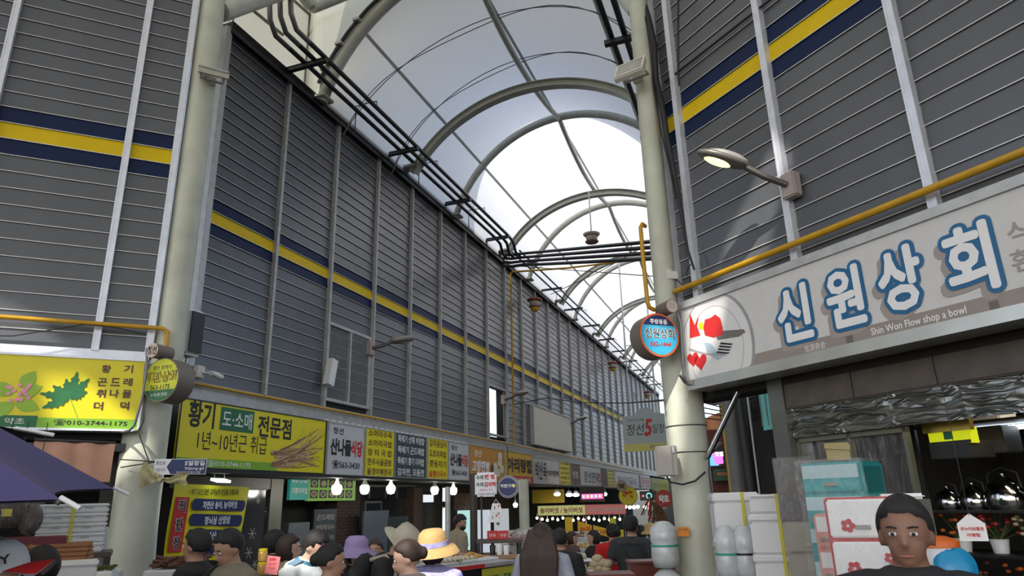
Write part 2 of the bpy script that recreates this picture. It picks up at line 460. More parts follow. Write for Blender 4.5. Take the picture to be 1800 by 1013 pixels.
for i, u in enumerate(beams_u):
    t = thing('roof_arch', f'{ordn[i]} flat H-section steel arch of the arcade roof counted from the camera', 'arch', FM.M(u, 0, 0), g1)
    def ring(a, zc, zs=7.6): return [(SC + a * math.cos(PI - .44 - (PI - .88) * j / 32), zs + (zc - zs) * math.sin(PI - .44 - (PI - .88) * j / 32)) for j in range(33)]
    b = MB()
    def band(b, ra, rb, y0, y1):
        for j in range(32):
            (s0, z0), (s1, z1) = ra[j], ra[j + 1]; (p0, q0), (p1, q1) = rb[j], rb[j + 1]
            vs = [(y0, -s0, z0), (y0, -s1, z1), (y0, -p1, q1), (y0, -p0, q0), (y1, -s0, z0), (y1, -s1, z1), (y1, -p1, q1), (y1, -p0, q0)]
            b.add(vs, [(0, 3, 2, 1), (4, 5, 6, 7), (0, 1, 5, 4), (3, 7, 6, 2)], 0, False)
    o1, o2, i1, i2 = ring(3.12, 10.30), ring(3.105, 10.285), ring(2.985, 10.145), ring(2.97, 10.13)
    band(b, o1, o2, -.09, .09); band(b, i1, i2, -.09, .09); band(b, o2, i1, -.012, .012)
    b.build('curved_beam', m_arch, t)
    for sg in (0, 1): MB().rbox((-.14, -.46 - 5.65 * sg, 8.84), (.14, -.02 - 5.65 * sg, 8.90), .01).build('base_plate', m_arch, t)
t = thing('ridge_tube', 'sagging steel ridge tube running under the crown of the arcade roof', 'pipe', FM.M(0, 0, 0))
for i in range(6):
    a, c = pipes_u[i] , pipes_u[i + 1]; pts = []
    for j in range(17):
        q = j / 16; u = a + .05 + (c - a - .1) * q; z = 10.95 - .34 * (1 - (2 * q - 1) ** 2)
        pts.append((u, -(3.05 - .03 * math.sin(q * PI)), z))
    MB().tube(pts, .062, 8).build('tube_span', m_arch, t)
pts = [(-.6 + 2.8 * j / 8, -(3.05), 10.5 + .45 * (j / 8) ** 1.5) for j in range(9)]
MB().tube(pts, .062, 8).build('tube_span', m_arch, t)
for k, (u, z) in enumerate(((3.7, 11.0), (5.1, 11.0), (3.8, 11.0))):
    if k == 2: continue
    t = thing('roof_cable', ['paired thin cable looped across the roof before the nearest H-section arch', 'paired thin cable looped across the roof just past the nearest H-section arch'][k], 'cable', FM.M(u, 0, 0))
    for d in (0, 1):
        pts = []
        for j in range(25):
            q = PI - .25 - (PI - .5) * j / 24; pts.append((-.10 * d * math.sin(j * .5) + (-1.1 + 1.2 * math.sin(q) if k == 0 else -.6 + .8 * math.sin(q)), -(SC + 3.03 * math.cos(q)), 7.6 + (3.35 - .05 * d) * math.sin(q)))
        MB().tube(pts, .010, 5).build('cable', m_greyw, t)

# --- taller cream roof over the crossing, unseen, slots cut to throw sun patches
ZR = 14.0
def shade(p): # point where the sun ray through p meets the crossing roof
    k = (ZR - p[2]) / SUN.z; return (p[0] + SUN.x * k, p[1] + SUN.y * k)
holes = []
def sun_slot(pts): holes.append([shade(p) for p in pts])
def P(fr, x, y, off): u, z = H(fr, x, y, off); return fr.W(u, off, z)
sun_slot([P(FR, 1352, 245, .05), P(FR, 1385, 262, .05), P(FR, 1330, 500, .05), P(FR, 1262, 520, .05), P(FR, 1268, 425, .05)])
sun_slot([P(FR, 1205, 520, .3), P(FR, 1274, 520, .3), P(FR, 1262, 590, .3), P(FR, 1212, 660, .3)])
sun_slot([P(FL, -60, 470, .15), P(FL, 28, 510, .15), P(FL, 110, 590, .15), P(FL, 20, 600, .15), P(FL, -60, 590, .15)])
sun_slot([P(FL, 60, 640, .3), P(FL, 130, 640, .3), P(FL, 262, 745, .3), P(FL, 255, 775, .3), P(FL, 130, 770, .3), P(FL, 70, 720, .3)])
for x, y, D, r_ in ((745, 985, 5.0, .42), (527, 975, 5.5, .26)):
    c = AT(x, y, D); holes.append([(shade(c)[0] + r_ * math.cos(q * PI / 4), shade(c)[1] + r_ * math.sin(q * PI / 4)) for q in range(8)])
cp = Vector(pol(7.0, 13.75))
sun_slot([(cp.x - .24, 6.68, 3.0), (cp.x - .02, 6.62, 3.02), (cp.x - .06, 6.62, 2.5), (cp.x - .14, 6.66, 1.9), (cp.x - .24, 6.7, 1.9)])
from mathutils.geometry import convex_hull_2d
_w = [shade((q_[0], q_[1], z_)) for q_, z_ in ((FM.W(-1.6, -.6, 0), 9.0), (FM.W(-1.6, -.6, 0), 13.4), (AT(543, 60, 12.2), 13.4), (FM.W(2.3, .9, 0), 13.4), (FM.W(2.3, .2, 0), 9.6), (AT(543, 60, 12.2), 9.2))]
holes.append([_w[i] for i in convex_hull_2d([Vector(p) for p in _w])])  # opening added to let sun onto the cream sheeting
# north edge follows the end of its own shadow on the arcade membrane
eA = shade(FM.W(8.0, 1.6, 10.7)); eB = shade(FM.W(9.0, 4.6, 10.8))
dv = Vector((eB[0] - eA[0], eB[1] - eA[1])).normalized()
out = [(-22, -26), (22, -26), (eB[0] + dv.x * 14, eB[1] + dv.y * 14), (eB[0], eB[1]), (eA[0], eA[1]), (eA[0] - dv.x * 14, eA[1] - dv.y * 14)]
CX = struct('ceiling')
polys = [[Vector((x, y, 0)) for x, y in out]] + [[Vector((x, y, 0)) for x, y in h] for h in holes]
tri = tessellate_polygon(polys)
vs = [(p.x, p.y, ZR) for q in polys for p in q]
me = bpy.data.meshes.new('shade_canopy_sheet'); me.from_pydata(vs, [], [tuple(t) for t in tri])
m_can = translucent('shade_canopy_sheet', (.62, .61, .56), (.46, .455, .42), .45, .04, .6)
me.materials.append(m_can); link('shade_canopy_sheet', me, CX)  # unseen sheet, extended to keep direct sun off the crossing
b = MB()
for i in range(9):
    x = -20 + i * 5; 
    if abs(x) > 1: b.bx((x - .06, -26, ZR + .05), (x + .06, -2, ZR + .25))
b.build('purlin', m_arch, CX)
# cream sheeting that closes the gap between the long wall and the crossing roof
INF = struct('wall_front')
pa, pb, pc = FM.W(-1.6, -.6, 0), AT(543, 60, 12.2), FM.W(2.3, .2, 0); pc2 = FM.W(2.25, 5.9, 0)
def vquad(b, p, q, z0, z1, m=0):
    b.add([(p[0], p[1], z0), (q[0], q[1], z0), (q[0], q[1], z1), (p[0], p[1], z1)], [(0, 1, 2, 3)], m)
m_inf = translucent('cream_sheet', (.62, .60, .50), (.86, .80, .63), .8, .05, .8)
b = MB(); vquad(b, pa, pb, 8.3, ZR + 1); b.build('sheet_panel', m_inf, INF)
b = MB(); vquad(b, pb, pc2, 8.3, ZR + 1)
b = MB(); n_ = 14
gA = []
for j in range(n_ + 1):
    q = j / n_
    s, z = arch_pt(PI - PI * .55 * q, 11.1); w_ = FM.W(2.2, s, 0)
    gA.append([(w_.x, w_.y, max(z, 8.85)), (pb.x + (w_.x - pb.x) * q * .6, pb.y + (w_.y - pb.y) * q * .6, ZR + 1)])
gA.insert(0, [(pb.x, pb.y, 8.6), (pb.x, pb.y, ZR + 1)])
b.sheet(gA, 0, False).build('sheet_panel', m_inf, INF)
m_rail = mat('rail_brown', (.14, .125, .10), .5)
b = MB(); b.tube([(pb.x, pb.y, 8.3), (pb.x, pb.y, ZR)], .05, 8).build('rail', m_rail, INF)
mid = (pa + pb) / 2 + Vector((.12, -.05, 0))
b = MB(); b.tube([(mid.x, mid.y, 8.3), (mid.x, mid.y, 11)], .035, 6).build('rail', m_rail, INF)
def at_line(x, y, p, q):
    fr = Frame((p.x, p.y), ((q - p).x, (q - p).y)); u, z = H(fr, x, y, .0); return fr.W(u, .03, z)
for (x0, y0, x1, y1) in ((440, 17, 495, 62), (515, 2, 546, 30)):
    MB().tube([at_line(x0, y0, pa, pb), at_line(x1, y1, pa, pb)], .03, 6).build('rail', m_rail, INF)
MB().tube([at_line(545, 62, pb, pc2), at_line(622, 33, pb, pc2)], .035, 6).build('rail', m_rail, INF)

# --- the two big columns
def column(label, D, h0, h1, r0_, r1_, zt, zs, n=24):
    c = pol(D, h0); c1 = pol(D, h1); zb = ground(*c); dx, dy = c1[0] - c[0], c1[1] - c[1]
    t = thing('steel_column', label, 'column', Matrix.Translation((c[0], c[1], zb)))
    m = mat('column_paint', (.50, .51, .42), .42, 0, .16, 3, .08)
    b = MB(); b.tube([(0, 0, 0), (0, 0, zs - .15 - zb), (dx * .3, dy * .3, zs - zb), (dx, dy, zs + .3 - zb), (dx, dy, zt - zb)], [r0_, r0_, r0_ * .9, r1_ * 1.05, r1_], n).build('shaft', m, t)
    b = MB(); b.lathe([(r0_ + .02, 0), (r0_ + .02, .12), (r0_, .13)], n=n).build('base_collar', m_rail, t)
    for z in (2.1, 2.35) if h0 > 0 else (): MB().lathe([(r0_ + .004, z - zb), (r0_ + .004, z + .010 - zb)], n=n).build('strap', m_wire, t)
    return t, Vector((c[0], c[1], 0))
colL, cL = column('thick cream steel column beside the yellow herb-shop sign', 8.25, -28.05, -27.25, .22, .148, 9.3, 3.0)
colR, cR_ = column('thick cream steel column under the round blue shop sign', 7.0, 13.75, 13.15, .192, .108, 9.6, 3.15)
b = MB(); q0 = AT(386, 20, 8.3); q1 = AT(520, -25, 9.6); b.tube([q0, q1], .14, 14)
o = b.build('cross_tube', m_arch); tag(o, 'heavy cream tube running from the top of the left column up under the roof', 'pipe')
q0 = AT(530, -14, 10.2); q1 = AT(549, 12, 10.3)
b = MB(); b.tube([q0, q1], .12, 12); b.tube([q1 - Vector((0, 0, .02)), AT(640, -22, 10.5)], .1, 12)
tag(b.build('tube_knee', m_arch), 'cream tube joint above the corner of the cream sheeting', 'pipe')
q1 = AT(1112, 22, 7.1); b = MB(); b.tube([AT(1085, -12, 8), q1], .06, 10)
tag(b.build('brace_tube', m_arch), 'short slanted cream brace meeting the top of the right column', 'pipe')

# ================================================================== SIGNS
def sign_box(name, label, fr, x0, x1, z0, z1, off, panel, depth=.16, frame=m_alu_d, fw=.03, cat='sign', group=None, proud=.012):
    """box sign whose face is at distance off in front of the facade; origin bottom-left of the face"""
    t = thing(name, label, cat, fr.M(x0, off, z0), group)
    W, Hh = x1 - x0, z1 - z0
    MB().bx((0, 0, 0), (W, .02, Hh)).build('panel', panel, t)
    b = MB(); b.bx((0, .02, 0), (W, depth, Hh)); b.build('casing', frame, t)
    if fw:
        b = MB(); b.bx((0, -proud, Hh - fw), (W, .0, Hh)); b.bx((0, -proud, 0), (W, 0, fw)); b.bx((0, -proud, fw), (fw, 0, Hh - fw)); b.bx((W - fw, -proud, fw), (W, 0, Hh - fw))
        b.build('frame', frame, t)
    return t, W, Hh
SB, ST = 2.19, 3.03
def ux(x, y, off=.3): return H(FM, x, y, off)[0]
# 1 large yellow herb wholesale sign
t, W, Hh = sign_box('shop_sign', 'long yellow sign over the herb stall right of the left column, with dried roots pictured', FM, -.34, 2.69, SB, ST, .3, m_sy, frame=m_black, fw=.015)
def rel(x, y): # picture point -> local x,z on this sign row
    u, z = H(FM, x, y, .3); return u, z
def L1(x, y): u, z = rel(x, y); return u + .34, z - SB
flat(t, m_lime, rect(.015, .015, 1.9, .125)); 
text('황기', t, m_ink, .36, .66, .44, .33, bold=.025)
flat(t, m_green, rect(.68, .50, 1.32, .80), -.004)
text('도·소매', t, m_whp, 1.0, .65, .56, .22, y=-.006, bold=.01)
text('전문점', t, m_ink, 1.78, .62, .74, .30, bold=.025)
text('1년~10년근 취급', t, m_ink, .98, .35, 1.30, .24)
text('☎010-3744-1175', t, m_whp, .93, .07, .80, .085, bold=.01)
random.seed(3)
for i in range(46):
    x0, z0 = 1.72 + random.random() * .35, .06 + random.random() * .26
    x1, z1 = 2.45 + random.random() * .55, .10 + random.random() * .62
    pts = []; wd = .008 + random.random() * .012
    n_ = 7; cv = random.uniform(-.05, .05)
    up_, dn = [], []
    for j in range(n_ + 1):
        q = j / n_; x = x0 + (x1 - x0) * q; z = z0 + (z1 - z0) * q ** 1.4 + math.sin(q * 6 + i) * .012 + cv * math.sin(q * PI)
        x = min(x, W - .02); z = min(max(z, .02), Hh - .02); ww = wd * (1 - .7 * q)
        up_.append((x, z + ww)); dn.append((x, z - ww))
    flat(t, mat(['root_tan', 'root_light', 'root_brown'][i % 3], [(.36, .22, .11), (.52, .38, .22), (.22, .12, .06)][i % 3], .7), up_ + dn[::-1], -.003 - .0001 * i, 'root_print')
# restaurant group
def col_sign(name, label, x0p, x1p, panel, lines, inkm, z0=SB, z1=ST, marg=.08, h=.7, bold=.02, yb=845, frame=m_alu_d, fw=.012):
    t, W, Hh = sign_box(name, label, FM, ux(x0p, yb), ux(x1p, yb), z0, z1, .3, panel, frame=frame, fw=fw)
    n = len(lines)
    for i, l in enumerate(lines):
        zc = Hh * (1 - (i + .5) / n); 
        text(l, t, inkm[i] if isinstance(inkm, list) else inkm, W / 2, zc, W * (1 - 2 * marg), Hh / n * h, bold=bold)
    return t, W, Hh
m_pale = mat('sign_white', (.52, .52, .53), .5, 0, .02)
def namul(x0, x1, lab):
    t, W, Hh = sign_box('shop_sign', lab, FM, ux(x0, 840), ux(x1, 843), SB, ST, .3, m_pale, frame=m_alu_d, fw=.02)
    text('정선', t, m_ink, W * .27, Hh * .84, W * .28, Hh * .13, bold=.02)
    text('산나물', t, m_ink, W * .36, Hh * .53, W * .56, Hh * .33, bold=.045)
    text('식당', t, m_red, W * .80, Hh * .53, W * .32, Hh * .33, bold=.045)
    text('☎563-3430', t, m_ink, W * .52, Hh * .19, W * .76, Hh * .17, bold=.02)
namul(572, 637, 'white vertical-lettered restaurant sign directly right of the long yellow sign')
col_sign('shop_sign', 'yellow menu sign listing five soups, left of the dark slate menu sign', 640, 691, m_sy, ['소머리수육', '소머리국밥', '장 터 국 밥', '한우사골곰탕', '올갱이해장국'], m_brp, h=.72)
col_sign('shop_sign', 'dark slate menu sign with white lettering', 693, 749, mat('slate_sign', (.035, .055, .065), .5), ['뚝배기 산채 비빔밥', '뚝배기 곤드레밥', '뚝배기 황기 더덕밥', '감자전, 모듬전'], m_whp, h=.7)
col_sign('shop_sign', 'narrow yellow menu sign listing four dishes, right of the dark slate sign', 751, 787, m_sy, ['감자옹심이', '도토리묵밥', '콧등치기', '올챙이국수'], [m_brp, m_brp, m_brp, m_red], h=.7)
namul(788, 824, 'smaller white restaurant sign left of the orange steamed-bun sign')
b = MB()
u0_, u1_ = ux(571, 740), ux(824, 846)
for z in (SB - .03, ST + .005):
    for i in range(60):
        if i % 2 == 0: b.bx((u0_ + (u1_ - u0_) * i / 60, -.31, z), (u0_ + (u1_ - u0_) * (i + 1) / 60, -.28, z + .025))
o = b.build('trim_light_strip', m_wht, None, FM.M(0, 0, 0)); tag(o, 'dashed white light strip edging the restaurant signs above and below', 'light strip')
t, W, Hh = sign_box('shop_sign', 'orange steamed-bun sign with white brush lettering and pictured buns', FM, ux(826, 847), ux(887, 851), SB, ST, .3, mat('sign_orange', (.58, .25, .02), .5), fw=.012)
text('정선', t, m_whp, W * .22, Hh * .78, W * .2, Hh * .2, bold=.02, shear=.2); text('고향찐빵', t, m_whp, W * .30, Hh * .42, W * .5, Hh * .34, bold=.04, shear=.15)
m_bun = mat('bun_print', (.72, .66, .52), .6)
for i, (x, z) in enumerate(((.72, .45), (.85, .6), (.8, .28), (.92, .4), (.70, .25), (.86, .78))): flat(t, m_bun, disc(W * x, Hh * z, W * .07, Hh * .13), -.004 - .0006 * i)
flat(t, m_brp, disc(W * .62, Hh * .38, W * .04, Hh * .14), -.009)
t, W, Hh = sign_box('shop_sign', 'yellow house sign with big red-brown lettering over a red strip', FM, ux(888, 851), ux(937, 852), SB - .02, ST - .0, .3, mat('sign_amber', (.68, .42, .01), .5), fw=.012)
flat(t, m_red, rect(.01, .01, W - .01, Hh * .24)); text('아리랑집', t, m_ink, W * .52, Hh * .58, W * .88, Hh * .46, bold=.045, y=-.005); text('메밀·오뎅·만두', t, m_whp, W * .5, Hh * .12, W * .84, Hh * .13, y=-.006, bold=.02)
t, W, Hh = sign_box('shop_sign', 'pale grey sign with black brush lettering, right of the amber and red sign', FM, ux(938, 852), ux(984, 853), SB, ST - .05, .3, m_pale, fw=.02)
text('박산옥', t, m_ink, W * .28, Hh * .5, W * .42, Hh * .7, bold=.02, shear=.2); text('곤드레 해물 짬뽕', t, m_ink, W * .73, Hh * .45, W * .46, Hh * .22, bold=.03)
col_sign('shop_sign', 'slim yellow menu sign beside the pale grey brush-lettered sign', 985, 1003, m_sy, ['곤드레밥', '콧등치기', '감자전', '메밀전', '올챙이국수'], m_brp, h=.6, yb=854, z1=ST - .05)
m_bs = mat('sign_taupe', (.14, .10, .08), .6)
t, W, Hh = sign_box('shop_sign', 'taupe and white sign with brush lettering between two slim yellow signs', FM, ux(1005, 854), ux(1068, 857), SB, ST - .07, .3, m_bs, fw=.015)
flat(t, m_pale, rect(W * .22, Hh * .05, W * .8, Hh * .95)); text('정선면옥', t, m_ink, W * .52, Hh * .45, W * .42, Hh * .55, y=-.006, shear=.2, bold=.01); text('집', t, m_red, W * .75, Hh * .45, W * .08, Hh * .5, y=-.006, bold=.03)
text('맛집', t, m_whp, W * .1, Hh * .5, W * .12, Hh * .3)
col_sign('shop_sign', 'slimmest yellow menu sign far down the row', 1070, 1081, m_sy, ['정식', '국밥', '전병', '수육', '막국수'], m_brp, h=.6, yb=858, z1=ST - .08)
t, W, Hh = sign_box('shop_sign', 'white sign with black and red lettering near the far end of the row', FM, ux(1082, 858), ux(1144, 862), SB, ST - .1, .3, m_wht, fw=.015)
text('거시기국시', t, m_ink, W * .3, Hh * .42, W * .5, Hh * .6, shear=.2); text('한우전문', t, m_red, W * .84, Hh * .5, W * .26, Hh * .75, bold=.02)
flat(t, m_brp, rect(W * .62, Hh * .05, W * .68, Hh * .95), -.004)
t, W, Hh = sign_box('shop_sign', 'olive-yellow panel sign at the far end of the row beside the right column', FM, ux(1146, 862), ux(1176, 864), SB - .35, ST - .2, .3, mat('sign_olive', (.42, .38, .04), .6), fw=.02)
text('정선약초', t, m_green, W * .5, Hh * .6, W * .8, Hh * .3)
# dark fascia beam and soffit under the whole row
t = thing('awning_canopy', 'dark steel canopy carrying the whole row of shop signs', 'canopy', FM.M(-.34, 0, 2.14))
b = MB(); b.bx((0, -.34, 0), (36, -.26, .045)); b.build('front_rail', m_black, t)
b = MB(); b.bx((0, -.28, .02), (36, .6, .05)); b.build('soffit', mat('soffit_grey', (.09, .085, .08), .6), t)
# ------------------ left facade herb sign
zb, zt = H(FL, 240, 759, .22)[1], H(FL, 264, 633, .22)[1]
XL0 = -3.4; XL1 = H(FL, 252, 700, .22)[0]
t, W, Hh = sign_box('shop_sign', 'bright yellow herb sign with printed leaves and pink blossoms left of the left column', FL, XL0, XL1, zb, zt, .22, m_sy, depth=.2, frame=m_alu, fw=.022)
def LS(x, y): u, z = H(FL, x, y, .22); return u - XL0, z - zb
for (s_, xs_, y_) in (('황', 187, 649), ('기', 226, 649), ('곤', 180, 672), ('드', 203, 672), ('레', 225, 672), ('취', 178, 692), ('나', 201, 692), ('물', 223, 693), ('더', 173, 714), ('덕', 219, 714)):
    x, z = LS(xs_, y_); text(s_, t, m_brp, x, z, .083, .083, bold=.03)
x0, z0 = LS(66, 735); x1, z1 = LS(0, 735)
flat(t, m_lime, rect(x0, .022, W - .022, LS(150, 736)[1]), -.002); flat(t, m_green, rect(.022, .022, x0, z0 + .02), -.003)
x, z = LS(160, 744); text('☎010-3744-1175', t, m_ink, x, z, .63, .062, bold=.012, y=-.005)
x, z = LS(52, 741); text('약초', t, m_whp, x - .12, z, .16, .06, y=-.005)
m_leafd = mat('leaf_print_dark', (.012, .14, .04), .5, 0, .25, 6); m_leafl = mat('leaf_print_lime', (.28, .48, .03), .5, 0, .1, 6); m_pink = mat('pink_print', (.85, .30, .42), .5, 0, .15, 12)
def leaf(cx, cz, L, wd, ang, m, y, teeth=0, name='leaf_print'):
    a, b_ = [], []
    n = 10 if not teeth else teeth * 2
    for j in range(n + 1):
        q = j / n; ww = wd * math.sin(PI * q ** .8) * (1 if not teeth or j % 2 else .55)
        a.append((q * L, ww)); b_.append((q * L, -ww))
    pts = a + b_[-2:0:-1]; c_, s_ = math.cos(ang), math.sin(ang)
    flat(t, m, [(cx + p * c_ - q * s_, cz + p * s_ + q * c_) for p, q in pts], y, name)
fx, fz = LS(122, 700)
for i, (ang, L) in enumerate(((3.0, .26), (2.5, .2), (1.85, .2), (1.45, .27), (.95, .25), (.45, .16), (3.6, .24))): leaf(fx, fz, L, .055, ang, m_leafd, -.004 - i * .0006, 5)
flat(t, m_leafl, [(fx, fz), (fx + .01, fz), (fx + .10, fz - .19), (fx + .09, fz - .19)], -.0035, 'stem_print')
gx, gz = LS(28, 700)
for i, (dx, dz, L, ang) in enumerate(((.0, -.03, .22, -.35), (.0, -.05, .26, 3.7), (-.03, .03, .22, 2.6), (.03, .1, .19, 1.1), (.02, .03, .2, .5))): leaf(gx + dx, gz + dz, L, .065, ang, m_leafl, -.004 - i * .0006, 0)
for i in range(16): 
    a = random.random() * 6.3; r_ = random.random() * .10
    leaf(gx + .02 + r_ * math.cos(a), gz + .06 + r_ * math.sin(a) * .9, .045, .018, a, m_pink, -.008 - i * .0004, 0, 'petal_print')
# ------------------ right facade kitchenware sign
zb, zt = H(FR, 1207, 671, .28)[1], H(FR, 1198, 545, .28)[1]
XR0 = H(FR, 1205, 600, .28)[0]; XR1 = 4.6
t, W, Hh = sign_box('shop_sign', 'huge white kitchenware sign with big blue-edged white letters on the right facade', FR, XR0, XR1, zb, zt, .28, m_off, depth=.28, frame=m_alu_d, fw=.0)
b = MB(); b.bx((-.02, -.02, Hh), (W, .28, Hh + .055)); b.bx((-.02, -.02, Hh + .055), (W, .1, Hh + .07)); b.bx((-.03, -.02, -.0), (0, .28, Hh)); b.build('top_frame', m_alu_d, t)
b = MB(); b.bx((-.02, -.015, -.09), (W, .0, 0)); b.bx((-.02, .0, -.09), (W, .26, -.075)); b.build('bottom_channel', mat('bright_channel', (.48, .48, .44), .3, .6, .2, 2), t)
def RS(x, y): u, z = H(FR, x, y, .28); return u - XR0, z - zb
m_taupe = mat('taupe_print', (.27, .23, .205), .5, 0, .02); m_shad = mat('letter_shadow_print', (.32, .28, .26), .6, 0, .02)
x0, z0 = RS(1400, 600)
flat(t, m_taupe, rect(RS(1305, 640)[0], 0.0, W, RS(1350, 617)[1]), -.002)
for ch, (xa, ya), (xb, yb) in (('신', (1362, 512), (1431, 590)), ('원', (1447, 478), (1524, 567)), ('상', (1536, 442), (1629, 538)), ('회', (1652, 400), (1757, 512))):
    x0, z0 = RS((xa + xb) / 2, (ya + yb) / 2); wdt = RS(xb, (ya + yb) / 2)[0] - RS(xa, (ya + yb) / 2)[0]
    hgt = .50
    bb = bounds(ch, .0)
    sx, sz = (wdt - .075) / (bb[1] - bb[0]), (hgt - .075) / (bb[3] - bb[2])
    text_ring(ch, t, m_shad, x0 - .045, z0 - .04, sx, sz, .036, -.0025, 'letter_shadow', 12)
    text_ring(ch, t, m_blue, x0, z0, sx, sz, .042, -.006, 'letter_edge', 16)
    text_ring(ch, t, m_whp, x0, z0, sx, sz, .014, -.0105, 'letter', 8)
x, z = RS(1780, 410); text('식기', t, m_shad, x + .12, z, .30, .14, bold=.01)
x, z = RS(1787, 460); text('환영', t, m_shad, x + .12, z, .30, .14, bold=.01)
x, z = RS(1611, 567); text('Shin Won Flow shop a bowl', t, m_whp, x, z, .66, .068, y=-.005, bold=.015)
x, z = RS(1433, 610); text('信源商会', t, m_whp, x, z, .19, .055, y=-.005)
for px, py in ((1494, 597), (1748, 537)): x, z = RS(px, py); flat(t, mat('square_print', (.14, .115, .10), .5), rect(x - .027, z - .027, x + .027, z + .027), -.005)
# plate picture
x, z = RS(1262, 612)
m_plate = mat('plate_print', (.66, .65, .64), .4, 0, .02)
def half(cx, cz, rx, rz, lo=-9): return [(max(lo, p), min(max(q, .004), Hh - .004)) for p, q in disc(cx, cz, rx, rz, 44)]
flat(t, mat('plate_edge_print', (.30, .29, .30), .4), half(x - .02, z, .45, .52, .005), -.0022); flat(t, m_plate, half(x - .03, z, .43, .50, .005), -.003); flat(t, mat('plate_line_print', (.45, .44, .45), .4), half(x - .03, z, .34, .40, .005), -.0034); flat(t, m_plate, half(x - .03, z, .33, .39, .005), -.0038)
flat(t, mat('knife_print', (.16, .14, .13), .4), [(RS(a, b_)) for a, b_ in ((1255, 583), (1308, 579), (1311, 584), (1300, 592), (1262, 598))], -.005)
flat(t, m_red, [RS(a, b_) for a, b_ in ((1240, 562), (1250, 559), (1258, 553), (1267, 560), (1271, 575), (1272, 588), (1255, 594), (1240, 590), (1237, 576))], -.0056, 'strawberry_print')
flat(t, m_red, [RS(a, b_) for a, b_ in ((1213, 550), (1217, 560), (1222, 572), (1226, 562), (1229, 557), (1226, 574), (1232, 590), (1213, 595))], -.0054, 'strawberry_print')
flat(t, m_sy, [RS(a, b_) for a, b_ in ((1229, 569), (1236, 566), (1237, 580), (1229, 578))], -.006)
flat(t, mat('shade_blue_print', (.36, .45, .52), .5), [RS(a, b_) for a, b_ in ((1238, 602), (1250, 604), (1262, 620), (1272, 628), (1262, 634), (1244, 622))], -.0044)
for i in range(4):
    y_ = 602 + i * 5.2; flat(t, m_ink, [RS(a, b_) for a, b_ in ((1268 - i * 2, y_), (1290 - i * 2, y_ + 2.5), (1286 - i * 2, y_ + 5), (1266 - i * 2, y_ + 3.2))], -.0062, 'fork_print')
flat(t, mat('fork_handle_print', (.35, .33, .33), .4), [RS(a, b_) for a, b_ in ((1212, 612), (1240, 621), (1275, 622), (1278, 626), (1240, 624), (1212, 616))], -.006)
def heart(x, z, s_):
    return [(x + s_ * .0625 * 16 * math.sin(a) ** 3, z + s_ * .0625 * (13 * math.cos(a) - 5 * math.cos(2 * a) - 2 * math.cos(3 * a) - math.cos(4 * a))) for a in [2 * PI * k / 24 for k in range(24)]]
for px, py, s_ in ((1213, 633, .075), (1232, 636, .085)): x, z = RS(px, py); flat(t, m_red, heart(max(x, .08), z, s_), -.0065, 'heart_print')

# ------------------ round projecting signs
def round_sign(name, label, D, x, y, rw, depth, face_h, drum, faces, group=None):
    """drum sign; face points along local -y; face_h = heading of the face normal in degrees"""
    c = AT(x, y, D); a = -R(face_h) + PI  # rotation so that local -y maps to heading
    mx = Matrix.Translation(c) @ Matrix.Rotation(PI - R(face_h), 4, 'Z')
    t = thing(name, label, 'sign', mx, group)
    rot = Matrix.Rotation(PI / 2, 3, 'X')
    MB().lathe([(rw, 0), (rw, -depth)], n=40, rot=rot, smooth=False).build('drum', drum, t)
    return t
m_drum = mat('drum_brown', (.16, .135, .115), .55, 0, .06)
# facing roughly to the camera, turned
t = round_sign('round_sign', 'round yellow and green shop sign standing off the left column', 7.75, 283, 668, .225, .22, 198, m_drum, None)
flat(t, mat('yellow_green_face', (.55, .58, .01), .45), disc(0, 0, .215), -.003, 'face')
flat(t, m_green, [(.213 * math.cos(a), .213 * math.sin(a)) for a in [PI + .5 + (PI - 1.0) * k / 14 for k in range(15)]], -.004, 'face_band')
text('정선 토박이', t, m_brp, 0, .125, .24, .05, bold=.02)
b1 = bounds('생탄상회', .05); b2_ = bounds('생탄상회', .0)
text('생탄상회', t, m_brp, 0, .03, .39, .115, y=-.005, bold=.06, name='lettering'); text('생탄상회', t, m_sy, 0, .03, .36, .095, y=-.007, bold=.0, name='lettering')
text('563-1175', t, m_ink, 0, -.075, .25, .05, bold=.02); text('농·특산물 전문점', t, m_whp, 0, -.15, .2, .035, y=-.006)
t = round_sign('round_sign', 'small round emblem sign above the yellow-green round sign', 7.75, 268, 616, .075, .22, 198, m_drum, None)
flat(t, mat('face_pinkish', (.55, .42, .36), .5), disc(0, 0, .075), -.003, 'face'); text('정선', t, m_ink, 0, 0, .11, .09, bold=.03)
t = round_sign('round_sign', 'round blue and navy shop sign standing off the right column', 6.55, 1159, 589, .215, .19, 160, m_drum, None)
flat(t, mat('orange_rim', (.75, .12, .02), .5), disc(0, 0, .214), -.003, 'rim'); flat(t, mat('sky_face', (.04, .42, .68), .45, 0, .1, 2), disc(0, 0, .196), -.005, 'face')
flat(t, m_navyp, [(.195 * math.cos(a), .195 * math.sin(a)) for a in [.5 + (PI - 1.0) * k / 14 for k in range(15)]], -.006, 'face_band')
text('주방용품', t, m_whp, 0, .13, .19, .05, y=-.008, bold=.02)
text('신원상회', t, m_whp, 0, .015, .335, .105, y=-.007, bold=.05); text('신원상회', t, m_ink, 0, .015, .32, .095, y=-.009, bold=.005)
text('562-1444', t, m_red, 0, -.09, .23, .045, y=-.008, bold=.02, shear=.2)
t = round_sign('round_sign', 'small round plain sign above the blue round sign', 6.55, 1181, 538, .068, .20, 160, m_drum, None)
flat(t, mat('face_greyish', (.5, .44, .42), .5), disc(0, 0, .062), -.003, 'face'); text('모범', t, m_shad, 0, 0, .07, .05)
